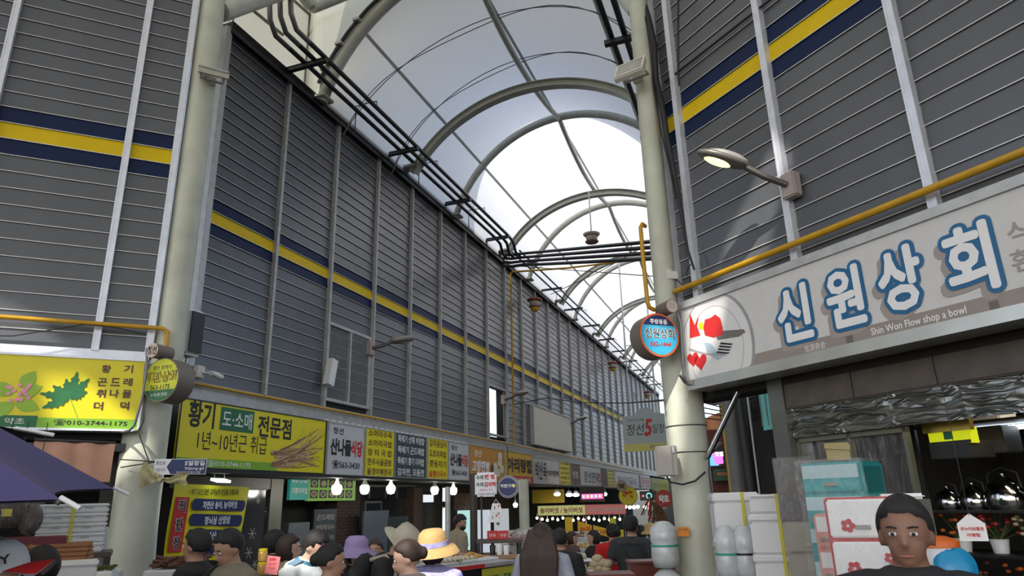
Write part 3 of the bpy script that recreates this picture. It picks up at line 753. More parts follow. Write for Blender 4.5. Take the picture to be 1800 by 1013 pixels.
# bracket loops holding the round signs
def wire_thing(name, label, pts, r, m, cat, n=6, group=None):
    t = MB().tube(pts, r, n).build(name, m); return tag(t, label, cat, group)
def bracket(name, label, pts, r=.012): return wire_thing(name, label, pts, r, m_gpipe, 'bracket')
bracket('sign_bracket', 'bent grey tube bracket holding the round signs in front of the yellow herb sign', [AT(258, 612, 7.8), AT(258, 650, 7.8), AT(250, 700, 7.8), AT(236, 748, 7.8), AT(228, 757, 7.8), AT(214, 760, 8.0)])
bracket('sign_bracket', 'grey tube bracket on the left column side of the yellow-green round sign', [AT(256, 640, 7.85), AT(252, 690, 7.85), AT(252, 740, 7.85), AT(244, 757, 7.9), AT(232, 758, 8.0)])
bracket('sign_bracket', 'bent grey tube bracket holding the blue round sign at the end of the white sign', [AT(1190, 545, 6.6), AT(1197, 570, 6.6), AT(1200, 620, 6.6), AT(1201, 660, 6.6), AT(1208, 676, 6.6), AT(1240, 678, 6.7)])
bracket('sign_bracket', 'lower grey tube bracket tip sticking out under the white sign', [AT(1195, 660, 6.6), AT(1203, 672, 6.65), AT(1212, 678, 6.7), AT(1252, 676, 6.75)])

# ================================================================== FIXTURES ON THE WALLS
def T_at(name, label, cat, fr, x, y, off, group=None):
    u, z = H(fr, x, y, off); return thing(name, label, cat, fr.M(u, off, z), group)
# sliding window and the open window in the long wall
def window(n, i, z0, z1, opened):
    a, c = postsM[i] + .03, postsM[i + 1] - .03
    t = struct(f'window_{n}', FM.M(a, 0, z0)); W, Hh = c - a, z1 - z0
    b = MB(); b.bx((0, -.05, 0), (W, .04, .05)); b.bx((0, -.05, Hh - .05), (W, .04, Hh)); b.bx((0, -.05, .05), (.04, .04, Hh - .05)); b.bx((W - .04, -.05, .05), (W, .04, Hh - .05))
    b.build('window_frame', m_alu_d, t)
    m_gl = mat('window_glass_grey', (.13, .135, .14), .18, 0, .1, 3)
    if not opened:
        for k, (x0, x1, y) in enumerate(((.04, W / 2 + .02, -.01), (W / 2 - .02, W - .04, -.035))):
            b = MB(); b.bx((x0, y, .05), (x1, y + .01, Hh - .05)); p = b.build('pane', m_gl, t)
            b = MB(); b.bx((x0, y - .012, .05), (x0 + .05, y + .012, Hh - .05)); b.bx((x1 - .05, y - .012, .05), (x1, y + .012, Hh - .05))
            for q in range(1, 7): b.bx((x0 + .05, y - .006, .05 + q * .19), (x1 - .05, y, .056 + q * .19))  # bars drawn for the louvre lines reflected in the glass
            b.build('sash_reflection_bars', m_alu_d, p)
    else:
        b = MB(); b.bx((W - .16, .0, .05), (W - .04, .012, Hh - .05)); b.build('pane', m_gl, t)
    return t
window(1, 2, 3.42, 4.80, False); window(2, 7, 3.42, 4.80, True)
b = MB(); b.prism([(10.0, 3.0), (12.4, 3.0), (12.4, 3.45), (11.4, 3.6), (10.9, 4.1), (10.4, 4.5), (10.0, 4.6)], .9, 1.4)
o = b.build('rooftop_net', m_black, None, FM.M(0, 0, 0)); tag(o, 'black covered rooftop seen through the open window of the long wall', 'roof')
b = MB(); b.rbox((11.25, .5, 3.9), (11.6, .8, 4.3), .02)
o = b.build('outdoor_unit', m_off, None, FM.M(0, 0, 0)); tag(o, 'small pale box behind the open window in the long wall', 'box')
# cream board high on the wall
a, c = H(FM, 938, 745, .12)[0], H(FM, 1005, 768, .12)[0]
t = thing('cream_board', 'blank cream board fixed to the long louvred wall', 'board', FM.M(a, .12, 3.42))
MB().rbox((0, 0, 0), (c - a, .10, 1.2), .01).build('panel', m_ivory, t)
b = MB(); b.bx((-.03, -.02, -.03), (c - a + .03, .11, 0)); b.bx((-.03, -.02, 1.2), (c - a + .03, .11, 1.24)); b.bx((-.03, -.02, 0), (0, .11, 1.2)); b.build('edge', m_alu_d, t)
# speaker column on long wall, black/white speaker by left column
t = T_at('column_speaker', 'slim white column loudspeaker tilted on the sliding window', 'speaker', FM, 581, 655, .16)
rr = Matrix.Rotation(R(12), 3, 'Y')
MB().box((0, 0, 0), (.16, .12, .46), rot=rr).build('cabinet', m_wht, t); MB().box((.09, .02, 0), (.03, .10, .44), rot=rr).build('grille', m_black, t)
b = MB(); b.tube([(0, .06, 0), (0, .16, 0)], .02, 6); b.build('bracket', m_alu_d, t)
t = T_at('wall_speaker', 'black-fronted white box loudspeaker beside the left column', 'speaker', FM, 343, 585, .3)
MB().rbox((-.13, -.02, -.30), (.13, .2, .30), .03).build('cabinet', m_wht, t); MB().rbox((-.11, -.035, -.265), (.11, -.019, .265), .01).build('grille', m_black, t)
b = MB(); b.tube([(-.02, .2, 0), (-.02, .32, 0)], .02, 6); b.tube([(0, .1, -.3), (.01, .12, -.9)], .008, 5); b.build('bracket', m_wire, t)
t = T_at('security_camera', 'small white bullet security camera right of the left column', 'camera', FM, 362, 655, .25)
MB().rbox((-.1, .05, -.07), (.04, .2, .09), .01).build('junction_box', m_ivory, t)
b = MB(); b.tube([(.0, .05, .0), (.06, -.02, .0)], .02, 8); b.build('arm', m_wht, t)
rr = Matrix.Rotation(R(100), 3, 'Y')
b = MB(); b.lathe([(.035, -.10), (.038, .09), (.03, .10)], (.14, -.05, -.02), 14, rot=rr); c = b.build('camera_body', m_wht, t)
b = MB(); b.lathe([(.028, .10), (.025, .115)], (.14, -.05, -.02), 12, rot=rr); b.build('lens', m_black, c)
b = MB(); b.tube([(-.25, .1, .0), (-.08, .1, -.01)], .02, 6); b.build('arm', m_gpipe, t)
# street lamps
def street_lamp(fr, x, y, off, label, lit, side, s_=1.0, group=None, up=1, dd=None):
    t = T_at('street_lamp', label, 'lamp', fr, x, y, off, group)
    b = MB(); b.rbox((-.09 * s_, 0, -.14 * s_), (.09 * s_, .10, .14 * s_), .012); b.build('mount_box', mat('mount_box', (.35, .29, .27), .5), t)
    d = Vector(dd or (side * .85, -.52, .1)).normalized()
    p0 = Vector((0, 0, 0)); p1 = d * .22 * s_ + Vector((0, 0, .05)); p2 = d * .40 * s_ + Vector((0, 0, .12 * up))
    MB().tube([p0, p1, p2], .035 * s_, 8).build('arm', mat('arm_dark', (.08, .075, .07), .4, .3), t)
    ang = math.atan2(d.y, d.x); rot = Matrix.Rotation(ang, 3, 'Z') @ Matrix.Rotation(R(-14 * up if not dd else -26), 3, 'Y')
    c = p2 + rot @ Vector((.26 * s_, 0, .01)); b = MB()
    for pr, yy, m_, nm in (((.27, .115, .075), .0, m_drum, 'lamp_head'),):
        b.ball(c, (.29 * s_, .125 * s_, .065 * s_), 18, rot=rot)
    hd_ = b.build('lamp_head', mat('lamp_grey', (.12, .115, .10), .35, .2), t)
    MB().ball(c + rot @ Vector((-.04 * s_, 0, .03 * s_)), (.24 * s_, .118 * s_, .07 * s_), 16, rot=rot).build('lamp_cover', mat('lamp_cover', (.26, .25, .23), .4), t)
    lm = emis('lamp_lens_lit', (.85, 1.0, .25), 3.2) if lit else mat('lamp_lens', (.28, .27, .24), .25)
    MB().ball(c + rot @ Vector((.03 * s_, 0, -.035 * s_)), (.17 * s_, .085 * s_, .045 * s_), 16, rot=rot).build('lens', lm, t)
    return t
street_lamp(FR, 1383, 325, .12, 'lit cobra-head street lamp glowing yellow-green on the right facade', True, -1, .82, dd=(-.62, -.75, .28))
street_lamp(FM, 655, 612, .12, 'unlit street lamp on the long wall beside the sliding window', False, 1, 1.0)
street_lamp(FM, 888, 703, .12, 'unlit street lamp on the long wall beside the open window', False, 1, .95)
street_lamp(FM, 1003, 745, .12, 'unlit street lamp on the long wall right of the cream board', False, 1, .95)
# floodlights on columns
def floodlight(label, p, heading, tilt):
    t = thing('floodlight', label, 'floodlight', Matrix.Translation(p) @ Matrix.Rotation(PI - R(heading), 4, 'Z'))
    rot = Matrix.Rotation(R(tilt), 3, 'X')
    b = MB(); b.box((0, -.05, 0), (.34, .05, .24), rot=rot); h_ = b.build('housing', m_ivory, t)
    b = MB()
    for k in range(2): b.box(rot @ Vector((0, -.078, (-.115, .115)[k])) + Vector((0, 0, 0)), (.34, .012, .02), rot=rot); b.box(rot @ Vector(((-.16, .16)[k], -.078, 0)), (.02, .012, .22), rot=rot)
    b.build('rim', m_ivory, h_)
    MB().box(rot @ Vector((0, -.077, 0)), (.30, .006, .2), rot=rot).build('glass', mat('flood_glass', (.30, .29, .25), .15), h_)
    b = MB(); b.tube([(-.13, .02, 0), (-.13, .12, .0), (.13, .12, .0), (.13, .02, 0)], .018, 6); b.box((0, .14, 0), (.1, .05, .1)); b.build('bracket', m_ivory, t)
    return t
floodlight('cream floodlight clamped high on the left column', AT(374, 133, 8.0), 150, -62)
floodlight('cream floodlight clamped high on the right column', AT(1112, 128, 6.7), 215, -28)
# electrical cabinet on the right column
t = thing('electrical_box', 'grey electrical cabinet strapped to the right column', 'box', Matrix.Translation(AT(1174, 812, 6.7)) @ Matrix.Rotation(R(-14), 4, 'Z'))
m_cab = mat('cabinet_beige', (.33, .30, .27), .5, 0, .05)
MB().rbox((-.105, -.09, -.13), (.09, .05, .14), .008).build('body', m_cab, t); MB().rbox((-.10, -.102, -.125), (.045, -.091, .135), .006).build('door', m_cab, t)
MB().rbox((.05, -.12, .07), (.075, -.09, .13), .005).build('latch', m_alu_d, t)
wire_thing('black_cable', 'black cable looping out of the electrical cabinet around the right column', [AT(1172, 838, 6.68), AT(1178, 848, 6.68), AT(1200, 852, 6.7), AT(1222, 846, 6.72), AT(1240, 830, 6.75)], .009, m_wire, 'cable')
t = thing('sticker', 'small orange notice stuck on the right column', 'sticker', Matrix.Translation(AT(1201, 935, 6.765)) @ Matrix.Rotation(R(-12), 4, 'Z'))
MB().bx((-.05, 0, -.04), (.05, .004, .04)).build('paper', mat('orange_paper', (.75, .24, .01), .5), t); text('전기 위험', t, m_ink, 0, .018, .08, .022)
b = MB(); b.bx((.0, 0, 0), (.07, .06, .08)); b.box((-.02, .02, .05), (.05, .05, .1))
o = b.build('junction_box', m_off, None, Matrix.Translation(AT(1180, 490, 6.9))); tag(o, 'small pale junction box on the right column near the louvred wall', 'box')
# gas pipes
def gas(label, pts, r=.03): return wire_thing('gas_pipe', label, pts, r, m_gas, 'pipe', 10)
u1, z1 = H(FL, 0, 557, .16); u2, z2 = H(FL, 290, 576, .16)
p_ = [FL.W(-5.5, .16, z1), FL.W(u2 - .02, .16, z1), FL.W(u2 + .03, .16, z1 - .03), FL.W(u2 + .035, .16, z1 - .25)]
gas('yellow gas pipe across the left facade above the herb sign', p_, .024)
zp = 3.26
pz = [FM.W(H(FM, 322, 680, .14)[0], .14, zp), FM.W(11.9, .14, zp), FM.W(34, .14, zp - .15)]
gas('yellow gas pipe running along the foot of the long louvred wall', pz, .022)
gas('yellow gas riser climbing the long wall beside the open window and crossing the street', [FM.W(12.0, .16, zp), FM.W(12.1, .16, 8.45), FM.W(12.1, .2, 8.5), FM.W(12.1, .3, 8.5), AT(1000, 471, 20.3), AT(1135, 455, 21)], .03)
gas('yellow gas pipe running up the right facade above the big white sign', [FR.W(H(FR, 1187, 522, .14)[0], .14, 3.71), FR.W(6.2, .14, 3.71)], .028)
gas('yellow gas pipe loop hugging the right column', [AT(1134, 398, 6.7), AT(1129, 394, 6.6), AT(1126, 400, 6.6), AT(1132, 470, 6.6), AT(1138, 532, 6.6), AT(1142, 541, 6.6), AT(1150, 545, 6.65)], .022)
for u in (1.0, 3.9, 6.2, 8.7):
    pass
# heating pipes in threes above the long wall, with brackets
t = thing('service_pipes', 'three dark service pipes bending down then running along the top of the long wall', 'pipe', FM.M(0, 0, 0))
for s, u0_, zz in ((.40, .42, 8.93), (.60, .42, 8.93), (.80, .42, 8.93)):
    pts = [(u0_ - .08, -s, 12.5), (u0_ - .02, -s, 9.35), (u0_ + .02, -s, 9.12), (u0_ + .18, -s, zz), (u0_ + .5, -s, zz)]
    MB().tube(pts, .042, 10).build('bend', m_gpipe, t)
    MB().tube([(u0_ + .5, -s, zz), (10.2, -s, zz), (10.6, -s, zz - .05), (10.8, -s + .0, zz - .3), (10.95, -s - .1, zz - .42)], .042, 10).build('pipe_run', m_steel, t)
def bracket_arm(u, L=.85):
    b = MB(); b.bx((u - .04, -L, 8.82), (u + .04, .02, 8.89)); b.bx((u - .05, -L, 8.885), (u + .05, .02, 8.895)); return b.build('bracket_arm', m_steel, t)
for u in (1.35, 4.62, 7.4, 10.1): bracket_arm(u)
for u in (3.0, 5.6, 8.4):
    b = MB(); b.tube([(u, -.82, 8.92), (u, -.82, 9.05), (u, -.36, 9.05), (u, -.36, 8.55)], .012, 6); b.build('hanger', m_steel, t)
t = thing('cross_pipes', 'bundle of dark pipes crossing the street from the long wall to the right column', 'pipe', FM.M(0, 0, 0))
e1 = FM.inv(AT(1140, 425, 12.2)); e2 = FM.inv(AT(1140, 445, 12.2)); 
for k in range(4):
    zz = 8.62 - k * .12; q = FM.inv(AT(1145, 425 + k * 10, 12.3))
    MB().tube([(10.95 + .0, -.9, zz), (q[0], -q[1], q[2])], .042, 8).build('pipe_run', m_steel, t)
    MB().tube([(10.9, -.35, zz + .05), (10.93, -.6, zz), (10.95, -.9, zz)], .042, 8).build('bend', m_steel, t)
t = thing('cable_rack', 'pair of thin dark rails continuing along the top of the long wall', 'rail', FM.M(0, 0, 0))
for s in (.5, .75): MB().tube([(11.3, -s, 8.86), (ULEN, -s, 8.86)], .03, 6).build('pipe_run', m_steel, t)
for i in range(10):
    u = 12.4 + i * 2.9
    b = MB(); b.bx((u - .04, -.9, 8.78), (u + .04, 0, 8.84)); b.build('bracket_arm', m_steel, t); MB().tube([(u + 1, -.8, 8.9), (u + 1, -.8, 9.0), (u + 1, -.4, 9.0), (u + 1, -.4, 8.6)], .012, 5).build('hanger', m_steel, t)
# dark pipes on the right side, near the right column
t = thing('service_pipes', 'two thick black service pipes running high left of the right column', 'pipe', FM.M(0, 0, 0))
for s in (5.42, 5.64): MB().tube([(-3, -s, 8.93), (9, -s, 8.93)], .05, 10).build('pipe_run', m_black, t)
for u in (2.68, 6.0):
    b = MB(); b.bx((u - .05, -6.2, 8.80), (u + .05, -5.3, 8.88)); b.build('bracket_arm', m_steel, t)
# horn sirens with red and yellow rings, hanging lamps
def ring_lamp(fr, u, off, z, label, colr, s_=1.0, rod=0):
    t = thing('hanging_siren', label, 'siren', fr.M(u, off, z))
    MB().lathe([(.18, .10), (.21, .13), (.21, .16), (.17, .18)], n=20, sx=s_, sy=s_).build('top_ring', mat('ring_red', (.30, .05, .04), .45) if colr else m_ivory, t)
    MB().lathe([(.13, .10), (.15, .02), (.12, -.04), (.11, -.06)], n=18, sx=s_, sy=s_).build('body', mat('siren_body', (.42, .38, .33), .5), t)
    MB().lathe([(.15, -.05), (.17, -.08), (.15, -.11), (.12, -.12)], n=18, sx=s_, sy=s_).build('middle_ring', mat('ring_brown', (.20, .12, .09), .5), t)
    if colr: MB().lathe([(.12, -.12), (.12, -.20), (.06, -.25), (.01, -.26)], n=16, sx=s_, sy=s_).build('lens', mat('lens_amber', (.65, .35, .02), .4), t)
    b = MB()
    if rod: b.tube([(0, 0, .15), (0, 0, rod)], .02, 8)
    else: b.tube([(0, 0, .1), (-.05, .28, .2)], .025, 6)
    b.build('stem', m_alu_d, t); return t
ring_lamp(FM, 13.5, .45, 7.80, 'nearest red-ringed siren lamp hanging below the top of the long wall', True, 1.15)
ring_lamp(FM, 25.4, .45, 7.80, 'second red-ringed siren lamp along the top of the long wall', True, 1.1)
ring_lamp(FM, 35.4, .45, 7.75, 'farthest red-ringed siren lamp along the top of the long wall', True, 1.1)
ring_lamp(FM, 10.9, 3.05, 8.72, 'cream siren lamp hanging on a rod from an arch crown in mid street', False, 1.15, 1.45)
# thick black cable bundle down the right facade
def AR(x, y, off=.12): u, z = H(FR, x, y, off); return FR.W(u, off, z)
t = thing('cable_bundle', 'thick black cable bundle snaking down the right facade beside the column', 'cable')
pts = [(1126, -10), (1137, 30), (1150, 80), (1153, 140), (1163, 190), (1173, 240), (1183, 290), (1192, 350), (1202, 400), (1210, 440), (1219, 474)]
MB().tube([AR(x + 1.5 * math.sin(i * 2), y) for i, (x, y) in enumerate(pts)], [.034, .038, .045, .036, .034, .032, .028, .022, .018, .014, .01], 8).build('bundle', m_wire, t)
MB().tube([AR(x - 6 + 3 * math.sin(i), y, .16) for i, (x, y) in enumerate(pts[:8])], .008, 5).build('loose_cable', m_wire, t)
wire_thing('black_cable', 'straight thin black cable hanging beside the first post of the right facade', [AR(1192, -10), AR(1192, 60), AR(1192, 130), AR(1194, 150)], .012, m_wire, 'cable')
wire_thing('black_cable', 'black cable clipped diagonally along the louvres of the right facade', [AR(1360, -5, .05), AR(1330, 18, .05), AR(1195, 124, .05), AR(1168, 145, .05)], .013, m_wire, 'cable')
wire_thing('black_cable', 'thin looping wire under the cable bundle end above the yellow pipe', [AR(1218, 460), AR(1209, 472), AR(1206, 483), AR(1212, 488), AR(1213, 500), AR(1200, 502), AR(1190, 492)], .005, m_wire, 'cable')
wire_thing('black_cable', 'thin black cable slung across the street below the yellow band', [FM.W(12.0, .2, 4.4), AT(960, 700, 19), AT(1020, 708, 17), AT(1100, 709, 13), AT(1165, 704, 6.8)], .012, m_wire, 'cable')
wire_thing('black_cable', 'dark cable sagging under the yellow pipe of the left facade', [FL.W(-2.3, .16, 3.3), FL.W(-1.2, .17, 3.38), FL.W(-.6, .17, 3.55), FL.W(-.3, .17, 3.53), FL.W(-.05, .17, 3.48)], .006, m_wire, 'cable')
wire_thing('guy_wire', 'thin grey wire strung from the long wall up across the street', [FM.W(16.2, .2, 8.9), AT(1050, 480, 17), AT(1135, 432, 14)], .012, m_greyw, 'wire')
wire_thing('guy_wire', 'thin grey wire strung nearly level below the cross pipes', [FM.W(12.3, .3, 8.75), AT(1150, 486, 10)], .010, m_greyw, 'wire')
# drain pipes beside columns
wire_thing('drain_pipe', 'slim steel conduit running down the right side of the right column', [AT(1268, 780, 7.0), AT(1243, 800, 6.9), AT(1243, 830, 6.9), AT(1252, 900, 6.9), AT(1266, 1060, 6.9)], .022, m_gpipe, 'pipe')
wire_thing('slanted_strut', 'polished steel strut slanting up from the right column to the shop canopy', [AT(1243, 805, 6.85), FR.W(.55, -.05, 2.62)], .026, m_chrome, 'strut', 10)
wire_thing('drain_pipe', 'pale steel edge strip down the right side of the left column', [AT(281, 850, 8.2), AT(268, 1010, 8.2), AT(262, 1100, 8.2)], .016, m_alu, 'pipe')

# ------------------ market-day sign on two rods
fx = FX(17.0)
a, zt = H(fx, 1093, 730); c, _ = H(fx, 1168, 730); zb = H(fx, 1096, 795)[1]
t = thing('hanging_sign', 'cloud-topped pale market-day sign hanging on two long rods over the street', 'sign', fx.M(a, 0, zb))
W, Hh = c - a, zt - zb
m_pb = mat('pale_blue_panel', (.42, .50, .53), .5, 0, .03)
pts = [(0, Hh * .2), (W, Hh * .2), (W, Hh * .97), (W * .75, Hh * 1.02)] + [(W * .55 + W * .22 * math.cos(q), Hh * 1.02 + Hh * .14 * math.sin(q)) for q in [k * PI / 8 for k in range(9)]] + [(W * .3, Hh * .98), (0, Hh * .96)]
MB().prism(pts, 0, .06).build('panel', m_pb, t)
MB().bx((0, -.0, .0), (W, .06, Hh * .2)).build('lower_strip', mat('pale_yellow_panel', (.62, .60, .18), .5), t)
text('정선', t, m_ink, W * .3, Hh * .58, W * .42, Hh * .30, shear=.2, bold=.0); text('5', t, m_red, W * .60, Hh * .62, W * .2, Hh * .46, shear=.2, bold=.03); text('일장', t, m_ink, W * .84, Hh * .58, W * .28, Hh * .24, shear=.15)
text('대한민국 명품', t, m_ink, W * .32, Hh * .84, W * .4, Hh * .07); text('환영합니다.', t, m_blue, W * .78, Hh * .1, W * .36, Hh * .1)
for xx in (W * .2, W * .82):
    MB().tube([(xx, .03, Hh * .95), (xx, .03, 10.0 - zb)], .03, 6).build('rod', m_alu, t)
b = MB(); b.tube([(W * .2, .03, 6.9 - zb), (W * .82, .03, 6.95 - zb)], .012, 6); b.build('rod', m_alu_d, t)

# ================================================================== SHOPS UNDER THE SIGNS
def wpt(fr, x, y, off): u, z = H(fr, x, y, off); return fr.W(u, off, z)
gz = lambda p: ground(p[0], p[1])
# long side: dark room line behind the stalls
t = struct('wall_shopfront', FM.M(0, 0, 0))
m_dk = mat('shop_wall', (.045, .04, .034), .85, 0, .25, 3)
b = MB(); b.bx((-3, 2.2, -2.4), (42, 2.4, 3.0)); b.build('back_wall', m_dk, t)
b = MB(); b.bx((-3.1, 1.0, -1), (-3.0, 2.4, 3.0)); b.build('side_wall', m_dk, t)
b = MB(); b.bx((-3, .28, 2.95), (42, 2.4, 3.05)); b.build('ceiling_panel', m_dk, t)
# brick pier with real bricks
BO = -1.35
u0_, _ = H(FM, 592, 900, BO); u1_, _ = H(FM, 632, 900, BO)
z0_, z1_ = -.55, H(FM, 600, 880, BO)[1]
bp = struct('wall_brick_pier', FM.M(u0_, BO, z0_)); W, Hh = u1_ - u0_, 2.1 - z0_
MB().bx((0, .012, 0), (W, .3, Hh)).build('mortar', mat('mortar', (.03, .027, .024), .9), bp)
m_brk = mat('brick', (.075, .048, .035), .85, 0, .3, 9)
nb = max(2, int(W / .21)); bw = W / nb; full = MB().bx((.006, -.006, .005), (bw - .006, .012, .062)).mesh('brick', m_brk); half_ = MB().bx((.006, -.006, .005), (bw / 2 - .006, .012, .062)).mesh('brick', m_brk)
for r_ in range(int(Hh / .067)):
    if r_ % 2 == 0:
        for k in range(nb): o = link('brick', full, bp); o.location = (k * bw, random.uniform(-.004, .004), r_ * .067)
    else:
        for k in range(nb - 1): o = link('brick', full, bp); o.location = (bw / 2 + k * bw, random.uniform(-.004, .004), r_ * .067)
        for x in (0, W - bw / 2): o = link('brick', half_, bp); o.location = (x, 0, r_ * .067)
# doors and windows along the shop line
def panel_thing(name, label, cat, fr, xa, ya, xb, yb, off, m, depth=.05, toground=False, group=None, frame=None, fw=.03):
    u0_, zt = H(fr, xa, ya, off); u1_, zb = H(fr, xb, yb, off)
    p = fr.W(u0_, off, 0)
    if toground: zb = gz(p)
    t = thing(name, label, cat, fr.M(u0_, off, zb), group)
    W, Hh = u1_ - u0_, zt - zb
    MB().bx((0, 0, 0), (W, depth, Hh)).build('panel', m, t)
    if frame:
        b = MB(); b.bx((-fw, -.015, -0), (0, depth, Hh)); b.bx((W, -.015, 0), (W + fw, depth, Hh)); b.bx((-fw, -.015, Hh), (W + fw, depth, Hh + fw)); b.build('frame', frame, t)
    return t, W, Hh
m_mg = mat('olive_metal', (.115, .115, .08), .5, 0, .1, 4)
t, W, Hh = panel_thing('glass_door', 'dark glass door with white snowflakes behind the yellow banner', 'door', FM, 428, 862, 476, 1000, -.6, mat('dark_glass', (.045, .048, .052), .12, 0, .1, 3), .03, True, frame=m_mg, fw=.05)
for i, (fx_, fz_) in enumerate(((.45, .93), (.75, .86), (.35, .72), (.78, .66), (.5, .52), (.3, .6), (.66, .42))):
    s_ = .05 + .02 * (i % 3)
    for k in range(3):
        q = k * PI / 3; c_, s2 = math.cos(q), math.sin(q)
        poly = [(-s_, -.007), (s_, -.007), (s_, .007), (-s_, .007)]
        flat(t, m_shad, [(W * fx_ + a * c_ - d * s2, Hh * fz_ + a * s2 + d * c_) for a, d in poly], -.003 - k * .0004, 'snowflake')
t, W, Hh = panel_thing('door_post', 'olive metal door frame post right of the snowflake glass door', 'post', FM, 478, 842, 488, 1000, -.55, m_mg, .12, True)
t, W, Hh = panel_thing('header_panel', 'olive metal header above the snowflake glass door', 'panel', FM, 300, 836, 487, 860, -.56, m_mg, .1)
m_teal = mat('teal_board', (.02, .20, .17), .4, 0, .05)
t = None
t, W, Hh = panel_thing('menu_board', 'backlit teal menu board with white lettering under the long yellow sign', 'menu board', FM, 511, 843, 542, 879, -1.1, emis('teal_lit', (.02, .30, .25), .35), .06)
text('뚝배기산채밥', t, m_whp, W * .5, Hh * .9, W * .85, Hh * .16, bold=.02); text('기장더덕밥', t, m_whp, W * .5, Hh * .45, W * .85, Hh * .3, bold=.03)
t, W, Hh = panel_thing('menu_board', 'green food-picture menu board beside the teal menu board', 'menu board', FM, 543, 843, 624, 880, -1.1, emis('lime_lit', (.20, .40, .05), .4), .06)
m_pl = mat('dish_print', (.35, .33, .30), .5); m_fd = [mat('food_a', (.25, .10, .03), .5), mat('food_b', (.10, .12, .03), .5), mat('food_c', (.45, .35, .12), .5)]
for i in range(5):
    for j in range(2):
        cx, cz = W * (.11 + .185 * i), Hh * (.32 + .5 * j)
        flat(t, m_ink, rect(cx - W * .075, cz - Hh * .19, cx + W * .075, cz + Hh * .19), -.003); flat(t, m_pl, disc(cx, cz, W * .06, Hh * .15, 16), -.005); flat(t, m_fd[(i + j) % 3], disc(cx, cz, W * .04, Hh * .1, 12), -.007)
t, W, Hh = panel_thing('menu_board', 'dark standing menu board with pale rows of lettering left of the brick pier', 'menu board', FM, 553, 896, 588, 990, -1.05, mat('dark_teal', (.02, .035, .04), .5), .05, True)
for i, l in enumerate(('곤드레밥', '메밀막국수', '감자옹심이')): text(l, t, m_shad, W / 2, Hh * (.93 - i * .09), W * .8, Hh * .05, bold=.02)
panel_thing('chest_freezer', 'pale blue-grey freezer cabinet left of the dark menu board', 'freezer', FM, 508, 920, 540, 1000, -1.0, mat('bluegrey', (.10, .115, .125), .4), .5, True)
t, W, Hh = panel_thing('shop_window', 'dim framed window above the tall blue-grey panel', 'window', FM, 650, 856, 676, 876, -1.3, mat('dim_glass', (.02, .022, .026), .1), .03, frame=mat('dim_frame', (.10, .105, .105), .5), fw=.04)
t, W, Hh = panel_thing('shop_window', 'dim framed window left of the dark green cabinet', 'window', FM, 698, 856, 728, 876, -1.3, MATS['dim_glass'], .03, frame=MATS['dim_frame'], fw=.04)
t, W, Hh = panel_thing('shop_window', 'lower dim window pane behind the tall blue-grey panel', 'window', FM, 643, 885, 668, 915, -1.3, MATS['dim_glass'], .03, frame=MATS['dim_frame'], fw=.04)
panel_thing('door_panel', 'tall plain blue-grey door behind the hats of the shoppers', 'door', FM, 640, 899, 681, 1000, -1.0, mat('bluegrey2', (.085, .11, .135), .4), .04, True)
panel_thing('fridge', 'dark green refrigerator right of the blue-grey door', 'refrigerator', FM, 682, 909, 716, 1000, -1.0, mat('dgreen', (.02, .035, .035), .35), .5, True)
panel_thing('brick_side', 'reddish brick pier right of the refrigerator', 'pier', FM, 728, 858, 742, 1000, -1.1, m_brk, .3, True)
# yellow sale banner beside the left column
u0_, zt = H(FM, 322, 848, .1); u1_, _ = H(FM, 440, 858, .1); zb = H(FM, 290, 975, .1)[1]
t = thing('sale_banner', 'yellow sale banner with a red strip and three navy lozenges tied beside the left column', 'banner', FM.M(H(FM, 305, 850, .1)[0], .1, zb))
W = u1_ - H(FM, 305, 850, .1)[0]; Hh = zt - zb
def wav(x, z): return -.02 * math.sin(x * 5 + z * 3)
def BN(px, py): u, z = H(FM, px, py, .1); return u - H(FM, 305, 850, .1)[0], z - zb
cor = [BN(306, 850), BN(440, 857), BN(412, 985), BN(287, 985)]
def bil(a, c): 
    x = (cor[3][0] * (1 - a) + cor[2][0] * a) * (1 - c) + (cor[0][0] * (1 - a) + cor[1][0] * a) * c
    z = (cor[3][1] * (1 - a) + cor[2][1] * a) * (1 - c) + (cor[0][1] * (1 - a) + cor[1][1] * a) * c
    return x, z
MB().sheet([[(bil(i / 14, j / 10)[0], .012 * math.sin(i * 1.1 + j * .5), bil(i / 14, j / 10)[1]) for j in range(11)] for i in range(15)]).build('cloth', m_sy, t)
def bq(m, a0, c0, a1, c1, y, nm='print', rnd=0):
    if rnd:
        hh = (c1 - c0) / 2; pts = []
        rr_ = hh * .5
        for k in range(9): q = -PI / 2 + PI * k / 8; pts.append((a1 - rr_ + rr_ * math.cos(q), c0 + hh + hh * math.sin(q)))
        for k in range(9): q = PI / 2 + PI * k / 8; pts.append((a0 + rr_ + rr_ * math.cos(q), c0 + hh + hh * math.sin(q)))
    else: pts = [(a0, c0), (a1, c0), (a1, c1), (a0, c1)]
    return flat(t, m, [bil(*p) for p in pts], y, nm)
bq(m_red, .03, .1, .2, .82, -.016)
for i, l in enumerate('직판장'):
    x, z = bil(.115, .70 - i * .24); text(l, t, m_whp, x, z, .13, .16, y=-.022, bold=.05); text(l, t, m_ink, x, z, .115, .145, y=-.026, bold=.02)
for i, l in enumerate(('자연산 송이, 능이버섯', '장뇌삼 산양삼', '자연산 산삼')):
    bq(m_navyp, .24, .655 - i * .205, .97, .81 - i * .205, -.016, rnd=1); x, z = bil(.61, .732 - i * .205); text(l, t, m_whp, x, z, (.62, .46, .46)[i], .105, y=-.022, bold=.03)
x, z = bil(.52, .91); text('여기 오신 모든 고객님께 건강을 드립니다', t, m_ink, x, z, .84, .08, y=-.02, bold=.02)
